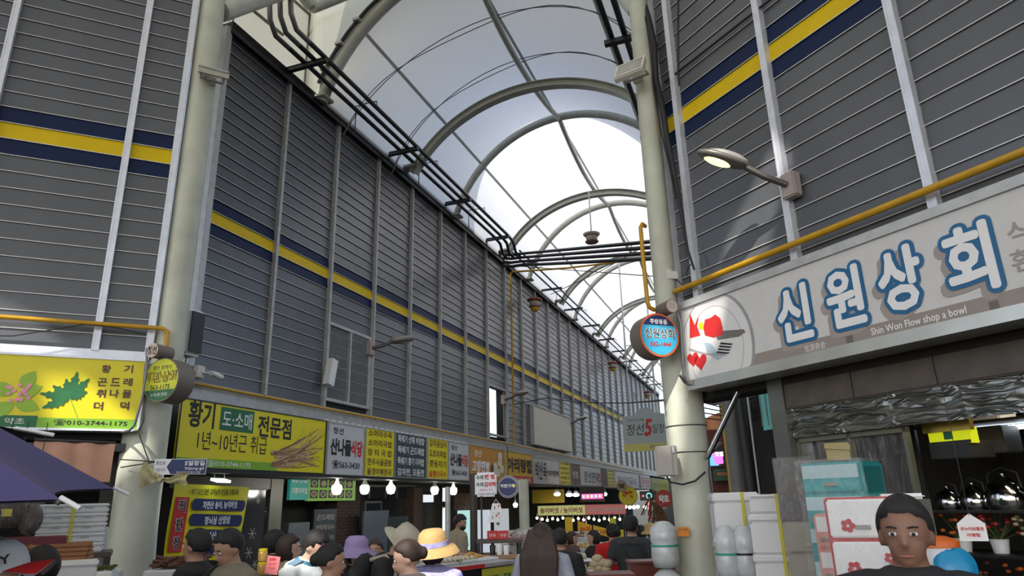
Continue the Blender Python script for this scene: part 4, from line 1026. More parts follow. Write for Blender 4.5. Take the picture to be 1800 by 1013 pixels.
bq(m_navyp, .3, .07, .75, .2, -.016, rnd=1); x, z = bil(.6, .06); text('(563-1175)', t, m_ink, x, z, .4, .06, y=-.022)
# street-name sign and tied cloth on the left column
t = thing('direction_sign', 'small navy and white road-name sign strapped to the left column', 'sign', Matrix.Translation(AT(271, 821, 7.75)) @ Matrix.Rotation(R(22), 4, 'Z'))
MB().bx((0, 0, -.075), (.47, .01, .075)).build('plate', m_wht, t); flat(t, m_navyp, [(.11, 0), (.15, -.07), (.465, -.07), (.465, .07), (.15, .07)], -.003)
text('정선로', t, m_navyp, .055, .035, .085, .04); text('어떤거리', t, m_navyp, .055, -.03, .085, .035); text('5일장길', t, m_whp, .36, .035, .18, .05, y=-.005, bold=.02); text('5iljang-gil', t, m_whp, .36, -.02, .17, .035, y=-.005); text('정선아리랑시장', t, m_whp, .31, -.055, .22, .022, y=-.005)
b = MB(); 
for a_, c_ in (((212, 808), (276, 812)), ((212, 822), (276, 812)), ((245, 765), (263, 815))): b.tube([AT(*a_, 8.0), AT(*c_, 7.8)], .006, 5)
tag(b.build('tie_strings', m_wire), 'dark strings tying the road-name sign to the left column', 'string')
c0 = AT(283, 845, 7.72); mx = Matrix.Translation(c0)
t = thing('tied_cloth', 'pale yellow cloth knotted like a bow on the left column', 'cloth', mx)
m_cl = mat('old_cloth', (.42, .38, .20), .8, 0, .2, 12); 
for sgn, dx, z1_, z2_ in ((-1, -.20, .22, -.06), (1, .26, .08, -.05)):
    MB().sheet([[(dx * i / 6, -.02 + .03 * math.sin(j * 2 + i), (z1_ * (1 - j / 5) + z2_ * j / 5) * (i / 6) ** .8 + .01 * math.sin(i * 2)) for j in range(6)] for i in range(7)]).build('cloth_wing', m_cl, t)
MB().ball((0, -.02, 0), (.03, .025, .03), 10).build('knot', m_cl, t)
# flood lamp above banner, light bulbs under the canopy
t = T_at('work_light', 'small white hanging floodlight lit above the yellow banner', 'lamp', FM, 388, 845, .25)
MB().box((0, 0, 0), (.24, .12, .03), rot=Matrix.Rotation(R(15), 3, 'X')).build('lamp_panel', emis('lamp_white', (.8, 1, .85), 3), t)
b = MB(); b.tube([(-.09, .02, .015), (-.09, .04, .14), (.09, .04, .14), (.09, .02, .015)], .006, 5); b.build('bracket', m_alu_d, t)
bulb_m = emis('bulb_lit', (1, .98, .93), 14); 
def bulb(x, y, fr, off, label, r_=.06, group=None, warm=False, cord=.12):
    t = T_at('light_bulb', label, 'bulb', fr, x, y, off, group)
    MB().lathe([(.01, -r_ * 1.1), (r_ * .7, -r_ * .95), (r_, -.2 * r_), (r_, r_ * .4), (r_ * .75, r_ * .8)], n=14).build('bulb_glass', emis('bulb_warm', (1, .86, .55), 16) if warm else bulb_m, t)
    b = MB(); b.lathe([(r_ * .75, r_ * .8), (r_ * .4, r_ * 1.5), (r_ * .35, r_ * 2)], n=10); b.tube([(0, 0, r_ * 2), (0, 0, r_ * 2 + cord)], .006, 5); b.build('socket', m_off, t)
    return t
gb = 'bare bulbs under the restaurant signs'
for i, (x, y, l) in enumerate(((592, 860, 'bare lit bulb below the white restaurant sign, leftmost of the row'), (641, 860, 'bare lit bulb below the yellow soup menu sign'), (687, 860, 'bare lit bulb just right of the yellow soup menu sign'), (764, 862, 'bare lit bulb below the narrow yellow menu sign'), (797, 863, 'bare lit bulb below the smaller white restaurant sign'))):
    bulb(x, y, FM, .1, l, .085, gb)
for x, y, off in ((592, 860, .1), (687, 860, .1), (797, 863, .1)):
    p = wpt(FM, x, y, off + .15); l = bpy.data.lights.new('bulb_light', 'POINT'); l.energy = 14; l.shadow_soft_size = .08; l.color = (1, .95, .85)
    o = bpy.data.objects.new('bulb_light', l); COL.objects.link(o); o.location = p
# ------------------ right-hand shop
m_tile = mat('brown_tile', (.085, .068, .055), .55, 0, .25, 6, .1)
m_mirror = mat('wavy_steel', (.20, .20, .185), .2, .85, .1, 2)
nt_ = m_mirror.node_tree; nz_ = nt_.nodes.new('ShaderNodeTexNoise'); nz_.inputs['Scale'].default_value = 1.1; nz_.inputs['Distortion'].default_value = 2.5; nz_.inputs['Detail'].default_value = 1
bp_ = nt_.nodes.new('ShaderNodeBump'); bp_.inputs['Strength'].default_value = 1; bp_.inputs['Distance'].default_value = .035
nt_.links.new(nz_.outputs['Fac'], bp_.inputs['Height']); nt_.links.new(bp_.outputs[0], nt_.nodes['Principled BSDF'].inputs['Normal'])
SR = struct('wall_shop', FR.M(0, 0, 0))
zA = H(FR, 1377, 671, -.05)[1]; zB = H(FR, 1384, 720, -.05)[1]; zC = H(FR, 1395, 770, -.05)[1]
uL = H(FR, 1384, 720, -.05)[0]
zA_ = 2.82
b = MB(); b.bx((uL, .05, zB), (6.3, .3, zA_)); b.build('tile_lintel', m_tile, SR)
nti = 8; tw = (6.3 - uL) / nti
tl = MB().bx((.006, -.012, .01), (tw - .006, 0, zA_ - zB - .01)).mesh('tile', m_tile)
for k in range(nti): o = link('tile', tl, SR); o.location = (uL + k * tw, .05, zB)
b = MB(); g = [[(uL + (6.3 - uL) * i / 40, .06 + .010 * math.sin(i * .9) * math.sin(j * 1.3 + i * .35), zC + (zB - zC) * j / 6) for j in range(7)] for i in range(41)]
b.sheet(g).build('steel_shutter_box', m_mirror, SR)
b = MB(); b.bx((uL, -.2, 2.80), (6.3, .3, 2.84)); b.build('soffit', mat('soffit_steel', (.2, .2, .19), .4, .3), SR)
b = MB(); b.bx((uL - .16, .02, 0), (uL, .3, 2.8)); b.build('corner_pier', mat('pier_steel', (.16, .16, .15), .3, .5, .2, 3), SR)
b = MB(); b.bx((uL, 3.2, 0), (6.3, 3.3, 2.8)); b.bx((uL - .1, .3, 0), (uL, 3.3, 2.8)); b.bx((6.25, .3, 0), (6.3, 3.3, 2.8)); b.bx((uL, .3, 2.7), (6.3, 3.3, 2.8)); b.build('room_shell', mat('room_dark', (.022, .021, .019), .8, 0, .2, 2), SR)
# steel window frame with plastic film
uF0 = H(FR, 1402, 800, -.1)[0]; uF1 = H(FR, 1600, 800, -.1)[0]
t = thing('shop_screen', 'dim glazed screen with clear plastic film behind the teal drawers', 'window', FR.M(uF0, -.1, .0))
W = uF1 - uF0
b = MB(); b.bx((0, 0, 0), (.03, .05, zC)); b.bx((W - .03, 0, 0), (W, .05, zC)); b.bx((0, 0, zC - .04), (W, .05, zC)); b.bx((W * .5, 0, 0), (W * .5 + .03, .05, zC)); b.build('frame', m_mg, t)
MB().sheet([[(W * i / 20, .03 + .015 * math.sin(i * 1.7 + j * .3), zC * j / 12) for j in range(13)] for i in range(21)]).build('film', m_film, t)
# lit poster box, tube lights, interior goods
t, W, Hh = panel_thing('lightbox_poster', 'yellow-green lit poster box at the top of the kitchenware shop', 'poster', FR, 1630, 757, 1708, 778, -.3, emis('poster_yellow', (.50, .55, .0), .8), .1)
flat(t, m_green, rect(W * .38, Hh * .3, W * .6, Hh * .9), -.003); flat(t, m_ink, rect(0, 0, W, Hh * .2), -.003)
panel_thing('black_box', 'black appliance box below the lit poster', 'box', FR, 1632, 779, 1708, 803, -.3, mat('blackbox', (.01, .01, .01), .5), .3)
panel_thing('gold_strip', 'shiny gold-tinted strip above the lit poster', 'trim', FR, 1618, 741, 1706, 755, -.28, mat('gold', (.45, .33, .08), .25, .7), .05)
for i, (xa, ya, xb, yb, lab) in enumerate(((1692, 757, 1718, 757, 'short fluorescent tube right of the lit poster'), (1722, 757, 1830, 752, 'long fluorescent tube at the right edge of the kitchenware shop'))):
    p = wpt(FR, xa, ya, -1.2); q = wpt(FR, xb, ya, -1.2); q.z = p.z
    tag(MB().tube([p, q], .02, 8).build('fluorescent_tube', emis('tube_lit', (.8, .9, 1), 9)), lab, 'lamp')
USH = H(FR, 1655, 900, -1.0)[0]; ZK = H(FR, 1740, 896, -1.0)[1]; ZF1 = H(FR, 1740, 972, -1.0)[1]; ZF2 = ZF1 - .32
def UK(x): return H(FR, x, 900, -1.0)[0]
t = thing('shelf_unit', 'black steel shelving holding kettles and flowers in the kitchenware shop', 'shelf', FR.M(USH, -1.0, 0))
for z in (.35, .8, ZF2, ZF1, ZK, 2.2): MB().bx((0, -.2, z - .02), (2.6, .3, z)).build('shelf_board', m_black, t)
for x in (0, .85, 1.7, 2.56): MB().bx((x, -.2, 0), (x + .03, -.17, 2.3)).build('upright', m_black, t)
gk = 'steel kettles on the shop shelf'
def kettle(u, s_, lab):
    t = thing('kettle', lab, 'kettle', FR.M(u, -1.0, ZK), gk)
    MB().lathe([(.10 * s_, 0), (.115 * s_, .03 * s_), (.112 * s_, .08 * s_), (.085 * s_, .14 * s_), (.04 * s_, .165 * s_)], n=20).build('body', m_chrome, t)
    MB().lathe([(.045 * s_, .16 * s_), (.03 * s_, .175 * s_), (.012 * s_, .18 * s_), (.015 * s_, .20 * s_)], n=14).build('lid', m_chrome, t)
    MB().tube([(.10 * s_, 0, .07 * s_), (.15 * s_, 0, .11 * s_), (.165 * s_, 0, .15 * s_)], .014 * s_, 8).build('spout', m_chrome, t)
    MB().tube([(-.09 * s_, 0, .11 * s_), (-.08 * s_, 0, .2 * s_), (0, 0, .235 * s_), (.08 * s_, 0, .2 * s_), (.09 * s_, 0, .11 * s_)], .009 * s_, 6).build('handle', m_black, t)
kettle(UK(1718), 1.0, 'smaller shiny steel kettle on the shelf, left of the large one'); kettle(UK(1776), 1.3, 'large shiny steel kettle on the shelf at the right edge'); kettle(UK(1672), .9, 'dim steel kettle furthest left on the shelf')
for i, (u, z, w_, h_, mm, lab) in enumerate(((UK(1690), 2.2, .2, .14, m_navyp, 'dark blue carton on the top shelf'), (UK(1745), 2.2, .25, .16, m_off, 'pale grey carton on the top shelf'), (UK(1720), 1.96, .35, .2, mat('greybox', (.12, .12, .12), .5), 'grey appliance hanging behind the kettles'))):
    t = thing('carton', lab, 'box', FR.M(u, -1.0, z)); MB().rbox((0, -.1, 0), (w_, .15, h_), .01).build('body', mm, t)
random.seed(5)
fm = [mat('petal_orange', (.65, .14, .02), .6), mat('petal_red', (.40, .03, .03), .6), mat('petal_cream', (.55, .45, .28), .6), mat('petal_rust', (.25, .08, .04), .6), mat('leaf_olive', (.07, .11, .03), .7)]
gf = 'artificial flower bunches on the shop shelves'
flab = ['orange artificial flower bunch behind the hanging tag', 'red artificial flower bunch right of the hanging tag', 'cream artificial flower bunch at the right edge', 'rust artificial flower bunch at the far right edge of the shelf']
for i in range(4):
    t = thing('flower_bunch', flab[i], 'flowers', FR.M(UK(1682) + i * .27, -1.0, ZF1), gf)
    MB().lathe([(.05, 0), (.065, .10), (.06, .10)], n=12).build('pot', m_whp, t)
    b = MB(); l_ = MB()
    for k in range(26):
        a = random.random() * 6.3; r_ = random.random() ** .5 * .14; z = .14 + random.random() * .17
        b.ball((r_ * math.cos(a), r_ * math.sin(a), z), (.022, .022, .014), 6)
        l_.tube([(0, 0, .09), (r_ * math.cos(a), r_ * math.sin(a), z)], .003, 3)
    b.build('blossoms', fm[i], t); tag(t.children[-1], kind='stuff'); l_.build('stems', fm[4], t)
for i in range(3):
    t = thing('flower_bunch', ['low shelf bunch of rust flowers under the hanging tag', 'low shelf bunch of orange flowers right of the hanging tag', 'low shelf bunch of cream flowers at the right edge'][i], 'flowers', FR.M(UK(1690) + i * .33, -1.0, ZF2), gf)
    MB().lathe([(.05, 0), (.065, .10), (.06, .10)], n=12).build('pot', m_whp, t); b = MB()
    for k in range(20):
        a = random.random() * 6.3; r_ = random.random() ** .5 * .12; b.ball((r_ * math.cos(a), r_ * math.sin(a), .13 + random.random() * .12), (.022, .022, .014), 6)
    b.build('blossoms', fm[(i + 3) % 4], t); tag(t.children[-1], kind='stuff')
pl_ = bpy.data.lights.new('shop_light', 'AREA'); pl_.energy = 26; pl_.size = 1.2; pl_.color = (1, .86, .66)
o = bpy.data.objects.new('shop_light', pl_); COL.objects.link(o); o.location = FR.W(3.2, -.9, 2.6)
t = thing('hanging_tag', 'white house-shaped card tag with red lettering hanging in the kitchenware shop', 'tag', Matrix.Translation(AT(1708, 928, 4.4)) @ Matrix.Rotation(R(-30), 4, 'Z'))
MB().prism([(-.062, -.065), (.062, -.065), (.062, .02), (0, .07), (-.062, .02)], 0, .003).build('card', m_whp, t); text('온누리상품권', t, m_red, 0, -.005, .1, .018, bold=.03); text('가맹점', t, m_red, 0, -.035, .06, .018, bold=.03)
MB().tube([(0, 0, .06), (0, 0, .8)], .002, 4).build('string', m_wire, t)
# ------------------ goods stacked in front of the shop
def foam_box(D, x, w_, d_, h_, z, rot, label, group, tape=True):
    p = AT(x, 900, D); t = thing('foam_box', label, 'box', Matrix.Translation((p.x, p.y, z)) @ Matrix.Rotation(rot, 4, 'Z'), group)
    MB().rbox((-w_ / 2, -d_ / 2, 0), (w_ / 2, d_ / 2, h_ * .80), .012).build('tub', m_styro, t)
    MB().rbox((-w_ / 2 - .008, -d_ / 2 - .008, h_ * .80), (w_ / 2 + .008, d_ / 2 + .008, h_), .012).build('lid', m_styro, t)
    if tape: MB().bx((-.012 + .05, -d_ / 2 - .011, 0), (.012 + .05, d_ / 2 + .011, h_ + .002)).build('tape', m_tape, t)
    return t
gs = 'white foam boxes stacked beside the right column'
pz = AT(1358, 900, 5.6); zg = gz(pz)
hts = [.27] * 6; z = zg
names = ['lowest hidden', 'second from the ground', 'third from the ground', 'fourth from the ground', 'upper', 'topmost full-size']
for i in range(7):
    h_ = .27 if i < 6 else .13
    lab = (f'foam box with yellow tape in the taller narrow stack, {names[i]}') if i < 6 else 'small pale foam box on top of the stack right of the right column'
    foam_box(5.6, 1354, .30 if i < 6 else .27, .36, h_, z, R(-18), lab, gs); z += h_ + .002
pz = AT(1290, 900, 6.1); z = gz(pz)
for i in range(5):
    h_ = .36
    foam_box(6.1, 1290, .34, .4, h_, z, R(-10), f'wide white foam box, {["lowest", "second", "third", "fourth", "topmost"][i]} of the stack directly beside the right column', gs); z += h_ + .002
# bagged cups bundles
gb_ = 'clear bags of white foam cups by the right column'
m_bag = mat('cup_bag', (.50, .53, .54), .25, 0, .12, 12, .6, coat=.3)
def bag(x, D, z, label, r_=.12, h_=.40, band=m_black):
    p = AT(x, 900, D); t = thing('cup_bag', label, 'bag', Matrix.Translation((p.x, p.y, z)), gb_)
    prof = [(.02, 0), (r_ * .85, .01), (r_, h_ * .2), (r_ * .96, h_ * .45), (r_ * .9, h_ * .5), (r_, h_ * .6), (r_ * .95, h_ * .85), (r_ * .5, h_ * .98), (.02, h_)]
    MB().lathe(prof, n=18, sx=1.05).build('bag', m_bag, t); MB().lathe([(r_ * 1.0, h_ * .46), (r_ * 1.0, h_ * .50)], n=18, sx=1.05).build('strap', band, t)
pp = AT(1160, 900, 6.6); z = gz(pp)
for i, nm in enumerate(('lowest', 'second', 'third', 'topmost')):
    bag(1163, 6.75, z + i * .402, f'clear bag of cups left of the right column, {nm} of its pile', .12, .40, mat('green_strap', (.02, .3, .2), .5) if i == 3 else m_black)
z = gz(AT(1275, 900, 5.85))
for i, nm in enumerate(('lowest', 'second', 'third', 'topmost')):
    bag(1270, 5.75, z + i * .39, f'clear bag of cups right of the right column, {nm} of its nearer pile', .085, .388, mat('green_strap', (.02, .3, .2), .5) if i == 3 else m_black)
    bag(1302, 5.75, z + i * .39, f'clear bag of cups beside the foam boxes, {nm} of its pile', .08, .388)
# plastic drawer units and panel
def drawers(x, y, D, w_, d_, hgt, n, body, front, label, rot, print_=None, zb=None):
    p = AT(x, y, D); zt = p.z; g_ = gz(p) if zb is None else zb
    t = thing('drawer_unit', label, 'drawers', Matrix.Translation((p.x, p.y, g_)) @ Matrix.Rotation(R(rot), 4, 'Z')); Hh = zt - g_
    MB().rbox((-w_ / 2, -d_ / 2 + .02, 0), (w_ / 2, d_ / 2, Hh), .01).build('carcass', body, t)
    n = n or max(2, round(Hh / hgt)); hh = Hh / n
    for i in range(n):
        z = i * hh
        dr = MB().rbox((-w_ / 2 + .012, -d_ / 2, z + .01), (w_ / 2 - .012, -d_ / 2 + .04, z + hh - .01), .008).build('drawer', front, t)
        if print_ is not None:
            MB().bx((-w_ / 2 + .015, -d_ / 2 - .003, z + hh * .5), (w_ / 2 - .015, -d_ / 2, z + hh - .015)).build('drawer_label', print_, dr)
        MB().bx((-.035, -d_ / 2 - .012, z + hh * .25), (.035, -d_ / 2, z + hh * .25 + .02)).build('handle', m_shad if body is not m_brown else m_black, dr)
    return t, Hh
m_tl = mat('teal_plastic', (.03, .30, .31), .35, 0, .04); m_tl2 = mat('teal_pale', (.40, .55, .58), .35)
t, Hh = drawers(1476, 814, 5.0, .38, .34, .2, 0, m_tl, m_tl, 'teal plastic drawer unit wrapped in clear film', -48, m_tl2)
for k in range(3):
    MB().bx((.185, -.13, Hh - .045 - k * .2 - .14), (.192, .14, Hh - .03 - k * .2)).build('side_recess', mat('teal_dark', (.015, .16, .17), .4), t)
b = MB(); b.sheet([[(-.21 + .43 * i / 10 , -.185 - .012 * math.sin(i * 2 + j), Hh + .02 - (.66 * j / 8)) for j in range(9)] for i in range(11)]); b.sheet([[(-.21 + .43 * i / 8, -.18 + .37 * j / 6, Hh + .012 + .01 * math.sin(i * 2 + j * 3)) for j in range(7)] for i in range(9)]); b.build('film', m_film, t)
m_pk = mat('pink_plastic', (.62, .30, .26), .4, 0, .05); m_rd = mat('crimson_plastic', (.45, .02, .03), .35)
t, Hh = drawers(1452, 903, 4.85, .12, .3, .21, 0, m_pk, m_pk, 'narrow pink and white drawer unit left of the flowered one', -30, m_whp)
t, Hh = drawers(1508, 874, 4.3, .34, .30, .21, 0, m_rd, m_whp, 'white drawer unit with crimson flowers and a red top behind the near man', -25)
for k in range(7):
    for (fx_, s_) in ((-.07, .035), (.10, .028)):
        z = Hh - .12 - k * .206 + (.03 if fx_ > 0 else -.02)
        for q in range(5):
            a = q * 2 * PI / 5 + k; flat(t, m_rd, [(fx_ + s_ * .6 * math.cos(a) + s_ * .42 * math.cos(e), z + s_ * .6 * math.sin(a) + s_ * .42 * math.sin(e)) for e in [j * PI / 4 for j in range(8)]], -.156, 'flower_print')
b = MB(); b.sheet([[(-.19 + .38 * i / 10, -.175 - .01 * math.sin(i * 2.3 + j), Hh + .01 - .5 * j / 8) for j in range(9)] for i in range(11)]); b.build('film', m_film, t)
t, Hh = drawers(1420, 916, 5.2, .30, .34, .19, 0, mat('taupe_plastic', (.26, .25, .21), .45), mat('taupe_plastic2', (.27, .26, .22), .45), 'taupe plastic drawer unit under the dark wrapped panel', -22)
t = thing('wrapped_board', 'dark charcoal panel wrapped in clear film standing on the taupe drawers', 'panel', Matrix.Translation((AT(1412, 916, 5.2).x, AT(1412, 916, 5.2).y, AT(1420, 916, 5.2).z)) @ Matrix.Rotation(R(-22), 4, 'Z'))
MB().rbox((-.135, -.14, 0), (.125, -.06, .40), .008).build('panel', mat('charcoal', (.055, .05, .05), .4), t); MB().sheet([[(-.14 + .27 * i / 8, -.15 - .008 * math.sin(i * 2 + j * 1.3), .41 * j / 8) for j in range(9)] for i in range(9)]).build('film', m_film, t)
t = thing('carton', 'folded tan paper bag standing on the teal drawers', 'bag', Matrix.Translation((AT(1476, 814, 5.0).x, AT(1476, 814, 5.0).y, AT(1476, 814, 5.0).z + .015)) @ Matrix.Rotation(R(-25), 4, 'Z'))
MB().rbox((-.07, -.04, 0), (.07, .05, .11), .005).build('paper_body', mat('tan_paper', (.33, .27, .13), .7), t); MB().box((0, -.045, .085), (.15, .01, .035), rot=Matrix.Rotation(R(6), 3, 'Y')).build('folded_flap', MATS['tan_paper'], t)
t = thing('wrapped_parcel', 'white parcel in crinkled film lying on top of the red drawer unit side', 'parcel', Matrix.Translation(AT(1580, 878, 4.5)) @ Matrix.Rotation(R(-25), 4, 'Z'))
MB().rbox((-.1, -.1, -.0), (.12, .1, .03), .012).build('parcel', m_whp, t); MB().bx((-.12, -.12, -1.66), (.14, .12, -.002)).build('carton_stand', mat('dim_carton', (.09, .08, .07), .7), t)
t = thing('bucket', 'white paper bucket with an orange lid beside the near man', 'bucket', Matrix.Translation(AT(1650, 962, 3.6)))
MB().lathe([(.06, -.16), (.075, 0)], n=20).build('tub', m_whp, t); MB().lathe([(.08, 0), (.08, .025), (.075, .03), (.03, .045)], n=20).build('lid', m_brass, t)
t2 = thing('display_stand', 'dark display stand under the orange-lidded bucket', 'stand', Matrix.Translation((AT(1650, 962, 3.6).x, AT(1650, 962, 3.6).y, 0)))
zz = AT(1650, 962, 3.6).z - .16
MB().bx((-.12, -.12, zz - .03), (.34, .2, zz)).build('top', m_black, t2)
for dx in (-.1, .32):
    for dy in (-.1, .18): MB().bx((dx - .012, dy - .012, 0), (dx + .012, dy + .012, zz - .03)).build('leg', m_black, t2)
t = thing('blue_basin', 'bright blue round basin lid leaning right of the orange-lidded bucket', 'basin', Matrix.Translation((AT(1684, 1000, 3.55).x, AT(1684, 1000, 3.55).y, zz + .09)))
MB().lathe([(.005, .02), (.07, .02), (.082, .0), (.085, -.02)], n=24, rot=Matrix.Rotation(R(75), 3, 'X')).build('lid', mat('cyan_plastic', (.01, .25, .5), .3), t)

# ================================================================== LEFT STALL
t = struct('wall_left_shop', FL.M(0, 0, 0))
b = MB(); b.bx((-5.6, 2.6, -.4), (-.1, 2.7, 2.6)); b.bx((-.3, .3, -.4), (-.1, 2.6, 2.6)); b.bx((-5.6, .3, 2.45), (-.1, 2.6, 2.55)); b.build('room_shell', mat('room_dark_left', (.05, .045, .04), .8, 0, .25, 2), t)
b = MB(); b.bx((-5.6, -.1, 2.28), (.0, .3, 2.36)); b.bx((-2.0, -.12, 1.2), (-1.96, .1, 2.3)); b.build('canopy_frame', m_steel, t)
# umbrella
C0 = Vector((-2.64, 1.90, 0)); RAD, ZE, ZA = 1.41, 1.735, 2.50
base_a = math.atan2(2.9 - 1.9, -1.57 + 2.55)
t = thing('parasol', 'large purple market parasol reaching in from the left edge', 'parasol', Matrix.Translation((C0.x, C0.y, 1.8)) @ Matrix.Rotation(R(3.2), 4, 'X') @ Matrix.Translation((0, 0, -1.8)) @ Matrix.Rotation(base_a, 4, 'Z'))
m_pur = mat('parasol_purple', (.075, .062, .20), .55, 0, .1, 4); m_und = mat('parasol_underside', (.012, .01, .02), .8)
N8 = 8; top, und = [], []
b = MB(); b2 = MB()
for k in range(N8):
    a0, a1 = 2 * PI * k / N8, 2 * PI * (k + 1) / N8; g = []
    for i in range(9):
        q = i / 8; row = []
        for j in range(9):
            w_ = j / 8; dx0, dy0 = math.cos(a0), math.sin(a0); dx1, dy1 = math.cos(a1), math.sin(a1)
            x, y = (dx0 * (1 - w_) + dx1 * w_), (dy0 * (1 - w_) + dy1 * w_)
            sc_ = 1 - .07 * math.sin(w_ * PI) * q ** 2
            z = ZA - (ZA - ZE) * (q ** 1.08) + .05 * math.sin(w_ * PI) * q * (1 - .1 * q) * .2
            row.append((x * RAD * q * sc_, y * RAD * q * sc_, z))
        g.append(row)
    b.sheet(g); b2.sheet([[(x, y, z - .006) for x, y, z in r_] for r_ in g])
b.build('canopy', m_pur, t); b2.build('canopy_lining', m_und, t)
for k in range(N8):
    a = 2 * PI * k / N8; r_ = MB().tube([(.05 * math.cos(a), .05 * math.sin(a), ZA - .06), (RAD * .5 * math.cos(a), RAD * .5 * math.sin(a), (ZA + ZE) / 2 - .01), (RAD * math.cos(a), RAD * math.sin(a), ZE - .01)], .007, 6).build('rib', m_greyw, t)
    MB().tube([(RAD * 1.0 * math.cos(a), RAD * 1.0 * math.sin(a), ZE + .005), (RAD * 1.04 * math.cos(a), RAD * 1.04 * math.sin(a), ZE - .025)], .007, 8).build('rib_tip', m_whp, r_)
    MB().tube([(.03 * math.cos(a), .03 * math.sin(a), 1.95), (RAD * .45 * math.cos(a), RAD * .45 * math.sin(a), 2.2)], .006, 5).build('strut', m_greyw, t)
MB().tube([(0, 0, .0), (0, 0, ZA + .04)], .022, 10).build('pole', m_alu_d, t); MB().lathe([(.25, 0), (.25, .06), (.05, .1)], n=20).build('base', m_steel, t)
MB().ball((0, 0, ZA + .05), .03, 8).build('finial', m_whp, t)
# second, dark parasol corner at the left edge
t = thing('parasol', 'black parasol edge with a white tip at the left border above the purple one', 'parasol', Matrix.Translation((-4.95, 3.65, 0)))
b = MB(); n_ = 8
ta = math.atan2(AT(70, 762, 5.6).y - 3.65, AT(70, 762, 5.6).x + 4.95); rd = math.hypot(AT(70, 762, 5.6).x + 4.95, AT(70, 762, 5.6).y - 3.65); ze = AT(70, 762, 5.6).z
b.add([(0, 0, ze + .35)] + [(rd * math.cos(ta + 2 * PI * k / 8), rd * math.sin(ta + 2 * PI * k / 8), ze) for k in range(8)], [(0, k + 1, (k + 1) % 8 + 1) for k in range(8)])
b.build('canopy', mat('parasol_black', (.012, .012, .018), .6), t); MB().tube([(0, 0, 0), (0, 0, ze + .38)], .022, 8).build('pole', m_alu_d, t)
MB().tube([(rd * .93 * math.cos(ta), rd * .93 * math.sin(ta), ze + .03), (rd * 1.04 * math.cos(ta), rd * 1.04 * math.sin(ta), ze - .01)], .014, 8).build('rib_tip', m_whp, t)
# peach tarpaulin under the sign
P1, P2, P3, P4 = AT(60, 775, 7.6), AT(203, 781, 7.7), AT(189, 848, 7.3), AT(60, 840, 7.2)
t = thing('tarpaulin', 'peach plastic tarpaulin hanging under the yellow herb sign', 'tarpaulin')
def bl(a, c, q=(P4, P3, P1, P2)): return (q[0] * (1 - a) + q[1] * a) * (1 - c) + (q[2] * (1 - a) + q[3] * a) * c
MB().sheet([[bl(i / 16, j / 8) + Vector((.01 * math.sin(i * 1.3), -.015 * math.sin(i * 1.1 + j * .4), 0)) for j in range(9)] for i in range(17)]).build('sheet', mat('peach', (.42, .22, .15), .5, 0, .12, 5), t)
b = MB(); b.tube([P1 + Vector((0, 0, .01)), P2 + Vector((0, 0, .01))], .015, 6); b.build('top_bar', m_steel, t)
# foam-tray stack, trays, scale, counter
gs2 = 'white foam trays stacked left of the left column'
pp = AT(132, 900, 6.7); zt = AT(132, 886, 6.7).z; zb_ = AT(110, 972, 6.7).z; h_ = (zt - zb_) / 5
zi = zt - 5 * h_
for i in range(5):
    t = thing('foam_tray', f'flat white foam tray in the strapped stack left of the left column, {["lowest", "second", "third", "fourth", "topmost"][i]}', 'box', Matrix.Translation((pp.x, pp.y, zi + i * h_)) @ Matrix.Rotation(R(28), 4, 'Z'), gs2)
    MB().rbox((-.23, -.17, 0), (.23, .17, h_ * .62), .01).build('tray', m_styro, t); MB().rbox((-.236, -.176, h_ * .62), (.236, .176, h_ - .002), .01).build('lid', m_styro, t)
    for sx_ in (-.1, .1): MB().bx((sx_ - .03, -.179, h_ * .55), (sx_ + .03, -.174, h_ * .62)).build('grip', m_shad, t)
    MB().bx((-.012, -.181, 0), (.012, -.17, h_)).build('tape', m_tape, t)
t = thing('side_foam_boxes', 'plain pale foam box standing between the tray stack and the left column', 'box', Matrix.Translation((AT(182, 900, 7.0).x, AT(182, 900, 7.0).y, gz(AT(182, 900, 7.0)))) @ Matrix.Rotation(R(28), 4, 'Z'))
zz = AT(182, 927, 7.0).z - gz(AT(182, 900, 7.0))
for k in range(4): MB().rbox((-.12, -.1, zz * k / 4 + .003), (.06, .15, zz * (k + 1) / 4), .01).build('box_body', m_styro, t)
def table(name, label, x, D, w_, d_, ztop, rot, m, cat='table', hdg_=None):
    p = AT(x, 900, D); g_ = gz(p)
    t = thing(name, label, cat, Matrix.Translation((p.x, p.y, g_)) @ Matrix.Rotation(R(rot), 4, 'Z')); H_ = ztop - g_
    MB().rbox((-w_ / 2, -d_ / 2, H_ - .04), (w_ / 2, d_ / 2, H_), .008).build('tabletop', m, t)
    for sx_ in (-1, 1):
        for sy_ in (-1, 1): MB().bx((sx_ * (w_ / 2 - .03) - .018, sy_ * (d_ / 2 - .03) - .018, 0), (sx_ * (w_ / 2 - .03) + .018, sy_ * (d_ / 2 - .03) + .018, H_ - .04)).build('leg', m_steel, t)
    return t
table('display_table', 'tall dark display table under the foam trays left of the left column', 132, 6.7, .6, .5, zi, 28, m_brown)
zt2 = AT(120, 985, 5.6).z; pt = AT(118, 900, 5.6)
gw = 'wooden trays stacked beside the foam trays'
